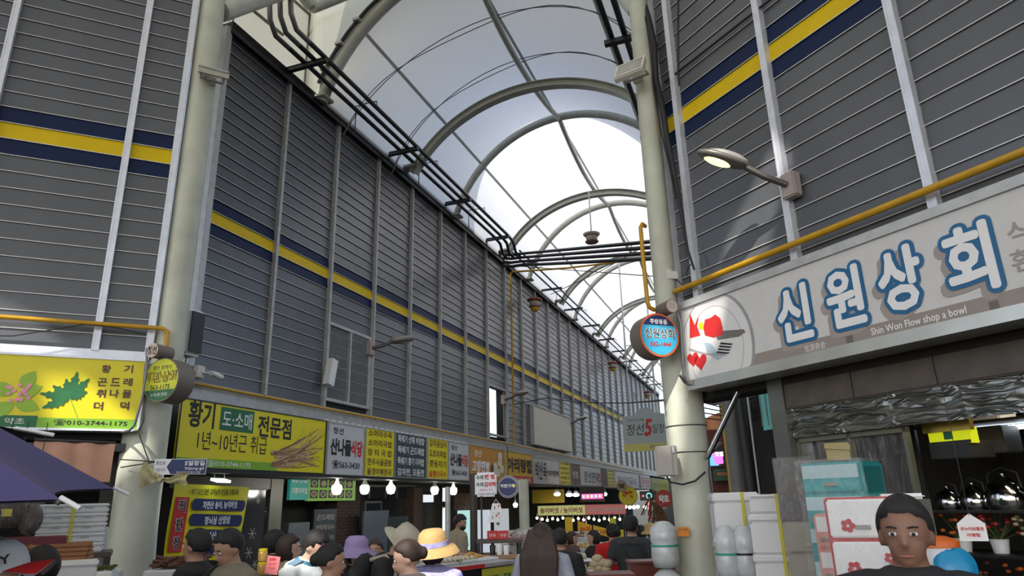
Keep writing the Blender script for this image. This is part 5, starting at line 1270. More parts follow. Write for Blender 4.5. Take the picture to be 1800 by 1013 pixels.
for i in range(4):
    t = thing('wooden_tray', f'orange-brown wooden tray of the small pile in front of the foam trays, {["lowest", "second", "third", "topmost"][i]}', 'tray', Matrix.Translation((pt.x, pt.y, zt2 + i * .027)) @ Matrix.Rotation(R(25 + i * 3 - 4), 4, 'Z'), gw)
    MB().rbox((-.16, -.12, 0), (.16, .12, .008), .003).build('bottom', m_wood, t)
    for a_, c_ in (((-.165, -.13, .004), (.165, -.115, .026)), ((-.165, .115, .004), (.165, .13, .026)), ((-.175, -.115, .004), (-.16, .115, .026)), ((.16, -.115, .004), (.175, .115, .026))): MB().rbox(a_, c_, .003).build('rim', m_wood, t)
table('tray_stand', 'dark stand under the pile of wooden trays', 118, 5.6, .45, .34, zt2, 25, m_brown)
pt = AT(140, 900, 4.9); zc_ = AT(140, 993, 4.9).z
t = thing('white_box', 'large plain white box lid between the cap wearer and the kitchen scale', 'box', Matrix.Translation((pt.x, pt.y, 0)) @ Matrix.Rotation(R(30), 4, 'Z')); MB().rbox((-.15, -.18, .9), (.13, .15, zc_), .01).build('box_body', m_wht, t); MB().rbox((-.155, -.185, zc_ - .0), (.135, .155, zc_ + .02), .008).build('lid', m_wht, t); MB().bx((-.14, -.17, 0), (.12, .14, .9)).build('stand', m_brown, t)
pt = AT(197, 900, 5.5); zc_ = AT(197, 1008, 5.5).z
t = thing('produce_bin', 'white bin of dried greens at the foot of the left column', 'bin', Matrix.Translation((pt.x, pt.y, 0)) @ Matrix.Rotation(R(20), 4, 'Z'))
MB().rbox((-.10, -.1, zc_ - .1), (.10, .1, zc_ + .02), .01).build('bin', m_wht, t); MB().bx((-.09, -.09, 0), (.09, .09, zc_ - .1)).build('stand', m_brown, t)
b = MB(); random.seed(4)
for k in range(90): b.box((random.uniform(-.08, .06), random.uniform(-.08, .08), zc_ + .02 + random.random() * .03), (.03, .008, .004), rot=Matrix.Rotation(random.random() * 6, 3, 'Z') @ Matrix.Rotation(random.uniform(-.6, .6), 3, 'X'))
tag(b.build('dried_greens', mat('dried_green', (.10, .12, .03), .8), t), kind='stuff'); MB().bx((.065, -.104, zc_ - .04), (.1, -.1, zc_ + .03)).build('label_card', m_pb, t)
# hanging bags at far left
gh = 'clear bags of dried goods hanging at the left stall'
for i, (x, y, s_, lab) in enumerate(((22, 895, .16, 'clear bag of dried peppers with a yellow label hanging at the left border'), (55, 910, .15, 'dim clear bag of dried roots hanging beside the foam trays'), (-8, 905, .15, 'dim clear bag of dried goods cut off by the left border'))):
    p = AT(x, y, 6.2); t = thing('hanging_bag', lab, 'bag', Matrix.Translation(p), gh)
    MB().ball((0, 0, -.01), (s_ * .52, s_ * .42, s_ * .72), 14).build('dried_goods', mat('dried_goods', (.05, .028, .016), .6, 0, .6, 30, .8), t); MB().ball((0, 0, .01), (s_ * .62, s_ * .5, s_ * .9), 14).build('bag', m_film, t)
    MB().tube([(0, 0, s_ * .95), (0, 0, s_ + .12)], .012, 6).build('neck', m_tape, t); MB().tube([(0, 0, s_ + .12), (0, 0, 2.35 - p.z)], .003, 4).build('string', m_wire, t)
    if i == 0: MB().bx((-.06, -s_ * .53, -.05), (.06, -s_ * .51, .0)).build('label_card', m_tape, t)
for i, (x, y, w_, h_, m_, lab) in enumerate(((20, 955, .9, .5, mat('maroon_crate', (.12, .01, .02), .5), 'maroon crate behind the cap wearer'),)):
    p = AT(x, y, 5.7); t = thing('crate', lab, 'crate', Matrix.Translation((p.x, p.y, 0)) @ Matrix.Rotation(R(30), 4, 'Z')); MB().rbox((-.3, 0, 1.1), (.3, .3, p.z + .03), .01).build('body', m_, t); MB().bx((-.28, .02, 0), (.28, .28, 1.1)).build('stand', m_brown, t)

# ================================================================== STALLS IN THE STREET
def counter(name, label, pa_, pb_, depth, ztop, m, topm, fr_=None):
    """counter from pa_ to pb_ (front edge), standing on the ground"""
    d = Vector((pb_.x - pa_.x, pb_.y - pa_.y)); L = d.length; ang = math.atan2(d.y, d.x); g_ = min(gz(pa_), gz(pb_))
    t = thing(name, label, 'stall', Matrix.Translation((pa_.x, pa_.y, g_)) @ Matrix.Rotation(ang, 4, 'Z')); H_ = ztop - g_
    MB().bx((0, .02, 0), (L, depth, H_ - .04)).build('front', m, t); MB().rbox((-.03, -.03, H_ - .04), (L + .03, depth, H_), .006).build('counter_top', topm, t)
    return t, L, H_
# potato-cake stall with yellow cloth, right-centre
za = AT(860, 985, 7.6).z
t, L, H_ = counter('food_stall', 'steamed-bun stall counter with trays and a yellow printed cloth front', AT(788, 990, 7.0), AT(902, 985, 7.7), 1.0, AT(845, 992, 7.3).z, m_steel, m_alu_d)
flat(t, mat('cloth_yellow', (.55, .52, .05), .7), rect(L * .48, H_ - .62, L * 1.0, H_ - .05), -.008, 'cloth'); text('감자떡 녹두전', t, m_green, L * .74, H_ - .17, L * .4, .12, y=-.014, bold=.03); flat(t, m_red, rect(0, H_ - .035, L * .5, H_ + .0), -.034, 'trim')
def put(fr_t, name, label, cat, x, y, z, group=None): 
    return thing(name, label, cat, fr_t.matrix_world @ Matrix.Translation((x, y, z)), group)
bpy.context.view_layer.update()
q = put(t, 'food_tray', 'foam tray heaped with fried food on the bun stall', 'tray', L * .70, .35, H_)
MB().rbox((-.26, -.18, 0), (.26, .18, .03), .01).build('tray', m_whp, q); b = MB(); random.seed(9)
for k in range(60): a = random.random() * 6.3; r_ = random.random() ** .5; b.ball((.2 * r_ * math.cos(a), .13 * r_ * math.sin(a), .03 + (1 - r_) * .05), (.03, .018, .014), 6, rot=Matrix.Rotation(random.random() * 3, 3, 'Z'))
tag(b.build('fried_food', mat('fried', (.55, .30, .07), .6, 0, .2, 20), q), kind='stuff')
for i in range(3):
    q = put(t, 'food_tray', ['left', 'middle', 'rear'][i] + ' pale tray of buns on the bun stall counter', 'tray', L * (.22 + .26 * (i % 2)), .3 + .3 * (i // 2) + (.3 if i == 2 else 0), H_, 'trays of buns on the stall'); MB().rbox((-.15, -.14, 0), (.15, .14, .025), .01).build('tray', m_off, q)
    b = MB()
    for a in range(4):
        for c in range(3): b.ball((-.1 + a * .066, -.08 + c * .08, .045), (.03, .03, .022), 8)
    tag(b.build('buns', mat('bun', (.55, .48, .36), .6), q), kind='stuff')
# steel post of the stall and stall parts behind
def post(x, D, ytop, label, r_=.02, m=m_alu_d):
    p = AT(x, 950, D); zt = AT(x, ytop, D).z; t = MB().tube([(0, 0, 0), (0, 0, zt - gz(p))], r_, 8).build('stall_post', m, None, Matrix.Translation((p.x, p.y, gz(p)))); return tag(t, label, 'post')
post(787, 9.5, 856, 'silver lattice stall post beside the row of bulbs', .035)
post(833, 9.2, 833, 'dark brown stall post left of the white rounded bun sign', .05, mat('post_brown', (.045, .035, .028), .6))
post(847, 8.8, 872, 'thin dark pole carrying the white rounded bun sign', .012, m_steel)
# white rounded sign and round navy sign
p = AT(854, 852, 8.8); t = thing('stall_sign', 'white rounded-corner lit sign reading steamed buns on a thin pole', 'sign', Matrix.Translation(p) @ Matrix.Rotation(R(4), 4, 'Z'))
W = .27; Hh = .29
MB().rbox((-W / 2, 0, -Hh / 2), (W / 2, .06, Hh / 2), .03).build('body', emis('sign_lit_white', (.62, .62, .66), .35), t)
text('수제', t, m_green, -.075, .085, .09, .055, bold=.04, y=-.006); text('찐 빵', t, m_red, .05, .09, .14, .06, bold=.05, y=-.006); text('수제', t, m_green, -.075, .0, .09, .055, bold=.04, y=-.006); text('감자떡', t, m_red, .05, .0, .14, .06, bold=.05, y=-.006)
text('생활달인 맛집', t, m_red, 0, -.065, .16, .025, y=-.006); text('국산팥만 고집합니다', t, m_ink, 0, -.11, .2, .022, y=-.006)
t = round_sign('round_sign', 'round navy sign with a pale rim right of the white rounded sign', 8.9, 893, 856, .135, .10, 185, m_off, None)
flat(t, m_navyp, disc(0, 0, .130), -.003, 'face'); flat(t, m_whp, disc(0, 0, .118), -.005, 'ring'); flat(t, m_navyp, disc(0, 0, .112), -.007, 'face'); text('착한가격', t, m_whp, -.01, .01, .17, .045, y=-.009, bold=.03); flat(t, m_sy, disc(.075, .01, .02), -.0085, 'mark')
MB().tube([(0, .05, .13), (0, .05, .5)], .008, 5).build('hanger', m_steel, t)
bulb(906, 888, FX(H(FM, 906, 888, .3)[0] - 3), .1, 'single small lit bulb below the round navy sign', .05, None, False, .3)
# lit fridge/window behind the cook
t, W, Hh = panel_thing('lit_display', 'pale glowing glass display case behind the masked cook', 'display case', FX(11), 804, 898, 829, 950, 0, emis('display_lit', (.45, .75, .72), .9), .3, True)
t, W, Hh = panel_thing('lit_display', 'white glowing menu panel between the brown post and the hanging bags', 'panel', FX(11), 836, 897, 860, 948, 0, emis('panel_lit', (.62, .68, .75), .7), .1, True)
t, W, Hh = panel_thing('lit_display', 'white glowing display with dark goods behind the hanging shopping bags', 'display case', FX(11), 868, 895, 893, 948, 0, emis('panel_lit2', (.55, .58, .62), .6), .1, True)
for k in range(3): flat(t, m_shad, disc(W * .3, Hh * (.95 - .06 * k), W * .12, Hh * .02, 12), -.004)
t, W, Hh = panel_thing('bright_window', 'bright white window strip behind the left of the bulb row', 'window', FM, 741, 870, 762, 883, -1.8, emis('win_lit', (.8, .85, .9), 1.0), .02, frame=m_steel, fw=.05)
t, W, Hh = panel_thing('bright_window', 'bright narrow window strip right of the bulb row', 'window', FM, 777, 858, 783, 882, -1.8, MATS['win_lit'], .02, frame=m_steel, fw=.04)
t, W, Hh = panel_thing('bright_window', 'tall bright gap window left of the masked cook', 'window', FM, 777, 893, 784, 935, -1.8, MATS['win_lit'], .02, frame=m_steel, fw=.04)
panel_thing('wall_picture', 'dim wall picture of red and white food above the cook', 'picture', FX(11.5), 798, 868, 832, 897, 0, mat('food_pic', (.22, .12, .09), .6, 0, .5, 9), .04)
# hanging shopping bags, red boxes, cups
for i, (x, y) in enumerate(((872, 893), (868, 910))):
    t = thing('shopping_bag', ['upper white shopping bag with print hanging in the bun stall', 'lower white shopping bag hanging in the bun stall'][i], 'bag', Matrix.Translation(AT(x, y, 8.6)), 'white bags hanging in the bun stall')
    MB().prism([(-.07, -.055), (.07, -.055), (.05, .05), (-.045, .05)], 0, .03).build('body', m_whp, t); MB().tube([(-.03, .015, .05), (0, .015, .10), (.03, .015, .05)], .004, 5).build('handle', m_whp, t); flat(t, m_ink, rect(-.02, -.02, -.012, .02)); flat(t, m_red, [(.02, .0), (.045, .02), (.03, .04)], -.004)
    MB().tube([(0, .015, .1), (0, .015, AT(x, 866, 8.6).z - AT(x, y, 8.6).z)], .003, 4).build('cord', m_wire, t)
t0_ = AT(880, 950, 8.9)
table('box_shelf', 'small shelf table carrying the red gift boxes', 876, 8.9, .55, .35, AT(876, 948, 8.9).z, 5, m_brown)
for i, x in enumerate((866, 885)):
    p = AT(x, 948, 8.85); t = thing('gift_box', ['left', 'right'][i] + ' red box with white lettering on the shelf of the bun stall', 'box', Matrix.Translation(p), 'red boxes on the bun stall shelf'); MB().rbox((-.065, -.05, .0), (.062, .06, .095), .004).build('box', m_red, t); text('찐빵', t, m_whp, 0, .045, .08, .035, y=-.055)
for i in range(3):
    p = AT(866 + i * 12, 966, 8.55); t = thing('paper_cups', ['black', 'white', 'second white'][i] + ' sleeve of paper cups below the red boxes', 'cups', Matrix.Translation((p.x, p.y, p.z - .06)), 'sleeves of cups below the red boxes'); MB().lathe([(.03, 0), (.036, .1), (.03, .105)], n=14).build('cups', m_black if i == 0 else m_whp, t)
pz_ = AT(876, 966, 8.55).z - .065
table('cup_table', 'low table under the sleeves of paper cups', 878, 8.55, .5, .25, pz_, 5, m_card)
p = AT(850, 975, 8.9); t = thing('carton', 'open brown cardboard carton behind the bun trays', 'box', Matrix.Translation((p.x, p.y, gz(p))) @ Matrix.Rotation(R(8), 4, 'Z')); zz = AT(850, 974, 8.9).z - gz(p)
for a_, c_ in (((-.2, -.1, 0), (.35, -.09, zz)), ((-.2, .2, 0), (.35, .21, zz)), ((-.2, -.09, 0), (-.19, .2, zz)), ((.34, -.09, 0), (.35, .2, zz))): MB().bx(a_, c_).build('side', m_card, t)
p = AT(918, 950, 9.4); t = thing('produce_bag', 'large crinkled clear plastic over red goods beside the long-haired woman', 'bag', Matrix.Translation((p.x, p.y, gz(p))))
zz = p.z - gz(p); MB().bx((-.28, -.15, 0), (.25, .2, zz - .05)).build('table_block', m_off, t)
MB().ball((0, 0, zz), (.22, .15, .07), 14).build('red_goods', mat('red_goods', (.28, .05, .04), .5, 0, .3, 20), t); tag(t.children[-1], kind='stuff')
MB().sheet([[(-.28 + .56 * i / 12, -.17 + .34 * j / 6 + .01 * math.sin(i * 3), zz + .10 + .05 * (i / 12) + .02 * math.sin(i * 1.7 + j * 2)) for j in range(7)] for i in range(13)]).build('film', m_film2, t)
MB().sheet([[(-.28 + .56 * i / 12, -.17, zz - .04 + (.14 + .05 * (i / 12)) * j / 5 + .01 * math.sin(i * 3 + j)) for j in range(6)] for i in range(13)]).build('film', m_film2, t)
# cream side column in mid street
p = AT(922, 920, 15.5); t = MB().tube([(0, 0, 0), (0, 0, 2.15 - gz(p))], .11, 16).build('steel_column', MATS['column_paint'], None, Matrix.Translation((p.x, p.y, gz(p)))); tag(t, 'short cream pillar under the sign row left of the mushroom stall', 'pillar')
# mushroom stall with lit banner
F1 = FX(15.5)
ua, za_ = H(F1, 945, 889, 0); ub, _ = H(F1, 1028, 889, 0); uc, _ = H(F1, 1099, 890, 0); zb_ = H(F1, 985, 906, 0)[1]; za_ = H(F1, 985, 889, 0)[1]
pa_ = F1.W(ua, 0, 0); t = thing('stall_banner', 'lit yellow and pink banner of the mushroom stall above warm bulbs', 'banner', F1.M(ua, 0, zb_))
Hh = za_ - zb_; W1, W2 = ub - ua, uc - ub
MB().bx((0, 0, 0), (W1, .04, Hh)).build('panel', emis('banner_yellow', (.60, .58, .22), .55), t); MB().bx((W1, 0, 0), (W1 + W2, .04, Hh)).build('panel', emis('banner_pink', (.55, .16, .14), .45), t)
text('송이버섯 / 능이버섯', t, mat('magenta_print', (.45, .02, .12), .5), W1 * .5, Hh * .5, W1 * .9, Hh * .6, bold=.03); text('건강 약초 버섯 전문', t, m_whp, W1 + W2 * .5, Hh * .5, W2 * .9, Hh * .5, bold=.03)
MB().bx((0, -.02, -.03), (W1 + W2, .06, 0)).build('rail', m_steel, t); MB().bx((0, -.02, Hh), (W1 + W2, .06, Hh + .02)).build('rail', m_steel, t)
for i, u in enumerate((ua + .05, ub, uc - .05)):
    p = F1.W(u, -.05, 0); g_ = gz(p); o = MB().tube([(0, 0, 0), (0, 0, za_ - g_)], .02, 6).build('stall_post', m_alu_d, None, Matrix.Translation((p.x, p.y, g_))); tag(o, ['left', 'middle', 'right'][i] + ' thin post of the mushroom stall', 'post', 'posts of the mushroom stall')
ORD = 'first second third fourth fifth sixth seventh eighth ninth tenth eleventh twelfth thirteenth fourteenth fifteenth sixteenth seventeenth'.split()
gw_ = 'warm bulbs strung under the mushroom stall banner'
random.seed(12)
for i in range(17):
    x = 944 + i * 9.1; bulb(x, 911 + (i * 7 % 5), F1, -.1 - .25 * (i % 3), f'{ORD[i]} warm bulb from the left in the string under the mushroom banner', .038, gw_, True, .08)
for x in (975, 1060):
    l = bpy.data.lights.new('stall_light', 'POINT'); l.energy = 22; l.shadow_soft_size = .1; l.color = (1, .78, .45); o = bpy.data.objects.new('stall_light', l); COL.objects.link(o); u, z = H(F1, x, 916, -.6); o.location = F1.W(u, -.6, z)
# produce display behind: sloping crates with goods
gp = 'produce crates on the mushroom stall'
plab = ['orange produce', 'yellow fruit', 'brown mushrooms', 'pale mushrooms', 'orange dried slices', 'dark jujubes', 'golden roots', 'cream mushrooms']
pcol = [(.62, .28, .03), (.70, .48, .04), (.22, .12, .06), (.50, .42, .30), (.60, .20, .04), (.20, .04, .02), (.55, .38, .12), (.58, .50, .38)]
random.seed(21)
for i in range(8):
    x = 965 + (i % 4) * 24 + 8 * (i // 4); y = 948 + 20 * (i // 4); D = 14.6 - 1.2 * (i // 4)
    p = AT(x, y, D); t = thing('produce_crate', f'white foam crate of {plab[i]} on the mushroom stall', 'crate', Matrix.Translation(p) @ Matrix.Rotation(R(-10), 4, 'Z') @ Matrix.Rotation(R(22), 4, 'X'), gp)
    for a_, c_ in (((-.2, -.14, 0), (.2, .14, .02)), ((-.2, -.14, .02), (.2, -.12, .09)), ((-.2, .12, .02), (.2, .14, .09)), ((-.2, -.12, .02), (-.18, .12, .09)), ((.18, -.12, .02), (.2, .12, .09))): MB().bx(a_, c_).build('side', m_styro, t)
    b = MB()
    for k in range(40): b.ball((random.uniform(-.16, .16), random.uniform(-.1, .1), .06 + random.random() * .05), (.03, .025, .02), 6)
    tag(b.build('produce', mat('produce_%d' % i, pcol[i], .6, 0, .15, 20), t), kind='stuff')
for k, (x, D, w_, y, rot_) in enumerate(((1000, 14.8, 2.2, 962, 10), (1005, 13.4, 1.5, 984, 10))):
    table('produce_table', ['rear', 'front'][k] + ' table under the produce crates of the mushroom stall', x, D, w_, .8, AT(x, y, D).z, rot_, m_brown)
for i, (x, y, w_, h_, c_) in enumerate(((1000, 922, .16, .28, (.70, .45, .01)), (1028, 926, .30, .24, (.70, .40, .01)), (1058, 930, .36, .16, (.72, .46, .01)), (1077, 918, .14, .16, (.55, .55, .03)), (1088, 938, .2, .14, (.75, .55, .01)))):
    p = AT(x, y, 15.3); t = thing('yellow_flag', ['plain yellow cloth hanging at the left of the mushroom stall', 'yellow cloth with orange lettering in the middle of the mushroom stall', 'long yellow cloth with orange lettering sloping to the right', 'small yellow-green pennant near the right end of the mushroom banner', 'bright yellow package behind the white T-shirt man'][i], 'banner', Matrix.Translation(p))
    MB().sheet([[(w_ * (a / 6 - .5), .02 * math.sin(a * 1.5), h_ * (c / 4 - .5) - .10 * (a / 6) * (i in (1, 2))) for c in range(5)] for a in range(7)]).build('cloth', mat('flag_%d' % i, c_, .5), t)
    if i in (1, 2): text(['능이', '인삼'][i - 1], t, m_brass, 0, -.05, w_ * .7, h_ * .5, y=-.03, bold=.05)
    MB().tube([(0, 0, h_ * .5 - .05), (0, 0, h_ * .5 + .12)], .004, 4).build('cord', m_wire, t)
F2 = FX(16.5)
for i, (xa, ya, xb, yb, m_, lab) in enumerate(((935, 862, 992, 884, mat('dim_yellow', (.25, .20, .02), .6), 'dim yellow banner hung behind the spotlights'), (1018, 857, 1063, 882, m_black, 'black frame of the small LED display'), (1022, 869, 1060, 877, emis('led_mix', (.75, .12, .45), 1.2), 'glowing pink LED strip display'))):
    t, W, Hh = panel_thing('led_sign' if i else 'dim_banner', lab, 'sign' if i else 'banner', F2, xa, ya, xb, yb, .1 * i, m_, .06)
    if i == 2: 
        for k in range(5): flat(t, [emis('led_cy', (.3, .8, .9), 1.4), emis('led_y', (.9, .8, .2), 1.4), emis('led_w', (.9, .9, .9), 1.4)][k % 3], rect(W * (.05 + .19 * k), Hh * .25, W * (.15 + .19 * k), Hh * .8), -.004)
for i, (x, y) in enumerate(((979, 864), (1000, 865), (1012, 865))):
    p = AT(x, y, 17); t = thing('spotlight', ['left', 'middle', 'right'][i] + ' lit spotlight on the rail behind the mushroom banner', 'lamp', Matrix.Translation(p), 'spotlights over the mushroom stall')
    MB().lathe([(.05, 0), (.09, -.08)], n=12, rot=Matrix.Rotation(R(-30), 3, 'X')).build('shade', m_off, t); MB().ball((0, -.03, -.08), (.07, .07, .03), 10).build('lens', bulb_m, t); MB().tube([(0, 0, 0), (0, 0, .15)], .01, 5).build('stem', m_steel, t)
for i, (x, y, rw, m_, tx, tm, lab, D) in enumerate(((1104, 872, .26, m_sy, '꿀', m_red, 'round yellow honey sign with a red character at the far end', 20), (1167, 877, .2, mat('red_face', (.40, .03, .02), .5), '약초', m_whp, 'round red sign partly beside the right column', 17), (1093, 855, .14, mat('tan_face', (.32, .24, .14), .5), '맛', m_ink, 'small tan round sign above the yellow honey sign', 19))):
    t = round_sign('round_sign', lab, D, x, y, rw, .12, 190, m_drum, None); flat(t, m_, disc(0, 0, rw * .95), -.004, 'face'); text(tx, t, tm, 0, 0, rw * 1.2, rw * .9, y=-.008, bold=.06)
t, W, Hh = panel_thing('led_sign', 'black LED sign with a cyan ring at the far end of the street', 'sign', FX(20), 1124, 864, 1155, 880, 0, m_black, .08)
flat(t, emis('led_ring', (.2, .7, .9), 1.5), disc(W * .55, Hh * .5, Hh * .32), -.004); flat(t, m_black, disc(W * .55, Hh * .5, Hh * .22), -.006); flat(t, emis('led_red', (.9, .1, .15), 1.5), disc(W * .2, Hh * .5, Hh * .12), -.004)
t, W, Hh = panel_thing('led_sign', 'tall narrow red LED sign hanging under the cyan-ring sign', 'sign', FX(19.5), 1137, 882, 1145, 915, 0, mat('red_led_bg', (.3, .01, .05), .5), .05)
for k, ch in enumerate('명품이네'): text(ch, t, emis('led_pink', (1, .35, .5), 1.3), W * .5, Hh * (.87 - .25 * k), W * .75, Hh * .18, bold=.03)
gq = 'bulbs strung at the far end right of the mushroom stall'
for i, (x, y) in enumerate(((1064, 869), (1095, 889), (1099, 891), (1107, 892), (1114, 892), (1121, 891), (1134, 892))): bulb(x, y, FX(19), 0, f'{ORD[i]} far bulb from the left, right of the mushroom banner', .06, gq, i == 6, .1)
# goods hanging at far right end, brown
for i, (x, y, s_) in enumerate(((1150, 900, .22), (1158, 905, .25), (1146, 890, .2), (1163, 915, .2))):
    p = AT(x, y, 17.5); t = thing('dried_bundle', ['left', 'middle', 'upper', 'right'][i] + ' bundle of dried herbs hanging at the far stall beside the right column', 'bundle', Matrix.Translation(p), 'dried herb bundles at the far stall'); b = MB(); random.seed(i)
    for k in range(18): a = random.uniform(-.3, .3); b.tube([(a * .2, random.uniform(-.03, .03), s_), (a * .6, 0, 0), (a, random.uniform(-.05, .05), -s_)], .012, 4)
    tag(b.build('stalks', mat('dried_brown', (.20, .11, .05), .8, 0, .3, 9), t), kind='stuff')
# pale heads of vegetables in front of the red sweater woman, maroon crates
gv = 'pale round vegetables heaped in mid street'
random.seed(33)
for i in range(9):
    x = (1040, 1052, 1064, 1046, 1058, 1036, 1026, 1050, 1066)[i]; y = (1003, 1000, 1002, 992, 990, 1006, 1008, 983, 992)[i]
    p = AT(x, y, 9.0); t = MB().ball((0, 0, 0), (.075, .07, .055), 14).build('squash', mat('squash', (.48, .38, .24), .6, 0, .15, 6), None, Matrix.Translation(p)); tag(t, f'pale tan round squash in the heap below the woman in black, {["front left", "front middle", "front right", "upper left", "upper middle", "lower left corner", "far lower left", "topmost", "rightmost"][i]}', 'vegetable', gv)
table('squash_table', 'low table under the heaped round vegetables', 1046, 8.9, .6, .45, AT(1045, 1008, 9.0).z - .04, 0, m_brown)
for i, (x, y) in enumerate(((1015, 982), (1018, 1003))):
    p = AT(x - 4, y, 9.1 - i * .4); t = thing('mushroom_heap', ['upper', 'lower'][i] + ' heap of pale mushrooms on white paper in mid street', 'mushrooms', Matrix.Translation(p)); b = MB()
    for k in range(30): b.ball((random.uniform(-.13, .13), random.uniform(-.1, .1), random.uniform(0, .05)), (.03, .02, .025), 6)
    tag(b.build('mushrooms', mat('pale_mushroom', (.55, .50, .38), .7), t), kind='stuff'); MB().rbox((-.2, -.15, -.03), (.2, .15, -.01), .005).build('tray', m_whp, t)
    MB().bx((-.18, -.13, gz(p) - p.z), (.18, .13, -.03)).build('stand', m_brown, t)
gm = 'maroon plastic crates right of the red sweater woman'
for i, (x, y, D, w_, n) in enumerate(((1142, 984, 7.6, .46, 4), (1072, 1006, 6.4, .40, 2))):
    zt = AT(x, y, D).z; p = AT(x, y, D); n_ = max(1, int((zt - gz(p)) / .16)); hh = (zt - gz(p)) / n_
    for k in range(n_):
        t = thing('plastic_crate', (f'maroon plastic basin crate in the taller pile left of the cup bags, {["lowest", "second", "third", "fourth", "fifth", "sixth", "seventh", "eighth", "ninth", "tenth", "eleventh"][k]}' if i == 0 else f'maroon plastic crate in the nearer pile below the red sweater, {["lowest", "second", "third", "fourth", "fifth", "sixth", "seventh", "eighth", "ninth", "tenth", "eleventh"][k]}'), 'crate', Matrix.Translation((p.x, p.y, gz(p) + k * hh)), gm)
        MB().rbox((-w_ / 2 + .015, -.15, 0), (w_ / 2 - .015, .15, hh - .03), .01).build('basin', mat('maroon_plastic', (.14, .028, .02), .4, 0, .06), t); MB().rbox((-w_ / 2, -.165, hh - .03), (w_ / 2, .165, hh - .004), .008).build('rim', MATS['maroon_plastic'], t)

# ------------------ left foreground stall goods at the banner
p = AT(315, 1002, 6.0); t = thing('herb_heap', 'heap of reddish dried roots on a white tray below the yellow banner', 'roots', Matrix.Translation((p.x, p.y, gz(p)))); zz = p.z - gz(p); b = MB(); random.seed(8)
for k in range(60): b.tube([(random.uniform(-.2, .2), random.uniform(-.1, .1), zz + .02 + random.random() * .05), (random.uniform(-.2, .2), random.uniform(-.1, .1), zz + .03 + random.random() * .07)], .012, 5)
tag(b.build('roots', mat('red_roots', (.16, .07, .05), .8, 0, .3, 9), t), kind='stuff'); MB().rbox((-.2, -.14, zz - .05), (.2, .12, zz + .01), .01).build('tray', m_whp, t); MB().bx((-.22, -.12, 0), (.22, .2, zz - .05)).build('stand', m_brown, t)
p = AT(465, 1005, 5.6); t = thing('jar_stand', 'dark stand with two golden jars and a pink handwritten card', 'stand', Matrix.Translation((p.x, p.y, gz(p)))); zz = p.z - gz(p) - .02
MB().bx((-.1, -.06, 0), (.12, .12, zz)).build('stand', m_brown, t)
t2 = thing('pink_card', 'pink handwritten price card beside the beige-jacket woman', 'card', Matrix.Translation(AT(479, 994, 5.45))); MB().box((0, 0, 0), (.09, .003, .12), rot=Matrix.Rotation(R(8), 3, 'Y')).build('card', mat('pink_card_paper', (.80, .22, .24), .5), t2); text('산양삼', t2, m_red, 0, .04, .05, .018, y=-.004, bold=.03); text('뇌두 좋은', t2, m_red, 0, .01, .06, .015, y=-.004); text('약초', t2, m_red, 0, -.02, .04, .015, y=-.004)
for k in range(2):
    t2 = thing('honey_jar', ['lower', 'upper'][k] + ' golden jar beside the pink price card', 'jar', Matrix.Translation((AT(460, 1000, 5.6).x, AT(460, 1000, 5.6).y, gz(p) + zz + .09 * k)), 'golden jars by the pink card'); MB().lathe([(.032, 0), (.034, .065), (.026, .07)], n=14).build('jar', mat('honey', (.45, .26, .05), .2), t2); MB().lathe([(.03, .07), (.03, .085)], n=14).build('lid', m_sy, t2)

# ------------------ far end of the street, seen in the gap right of the column
b = MB(); b.bx((44, -6.6, -3), (45, 1, 3.0))
o = b.build('end_building', mat('end_wall', (.10, .095, .09), .8), None, FM.M(0, 0, 0)); tag(o, 'low grey building closing the far end of the street', 'building')
D0 = 24
def far_panel(name, label, cat, x0, y0, x1, y1, D, m, dep=.2, rot=-12):
    a_, c_ = AT(x0, y1, D), AT(x1, y0, D); cen = (a_ + c_) / 2
    w_ = (Vector((c_.x, c_.y)) - Vector((a_.x, a_.y))).length; h_ = c_.z - a_.z
    t = thing(name, label, cat, Matrix.Translation((a_.x, a_.y, a_.z)) @ Matrix.Rotation(math.atan2(c_.y - a_.y, c_.x - a_.x), 4, 'Z')); MB().bx((0, 0, 0), (w_, dep, h_)).build('panel', m, t); return t, w_, h_
t, w_, h_ = far_panel('street_banner', 'orange and white banner with red lettering in the gap right of the column', 'banner', 1236, 765, 1292, 788, 22, m_whp); text('장터', t, m_red, w_ * .6, h_ * .55, w_ * .5, h_ * .7, bold=.05); flat(t, m_sy, rect(0, 0, w_, h_ * .3), -.004)
t = thing('orange_canopy', 'orange fabric canopy in the gap right of the column', 'canopy'); q = [AT(1236, 764, 23), AT(1292, 766, 23), AT(1290, 722, 23), AT(1236, 742, 23)]
MB().sheet([[bl(i / 8, j / 4, (q[0], q[1], q[3], q[2])) + Vector((0, .6 * j / 4 * math.sin(i * .5), .12 * math.sin(i / 8 * PI))) for j in range(5)] for i in range(9)]).build('cloth', mat('orange_cloth', (.50, .20, .06), .6), t)
t, w_, h_ = far_panel('led_screen', 'glowing pink and blue LED screen in the gap right of the column', 'screen', 1240, 788, 1277, 823, 14, m_black); flat(t, emis('led_blue', (.12, .4, .9), 1.6), [(w_ * .1, h_ * .1), (w_ * .6, h_ * .1), (w_ * .4, h_ * .9), (w_ * .1, h_ * .6)], -.004); flat(t, emis('led_mag', (.85, .15, .6), 1.6), [(w_ * .45, h_ * .15), (w_ * .8, h_ * .2), (w_ * .8, h_ * .6), (w_ * .35, h_ * .8)], -.006); text('맛집', t, emis('led_w2', (1, .8, .9), 2), w_ * .65, h_ * .7, w_ * .35, h_ * .25, y=-.01, bold=.04)
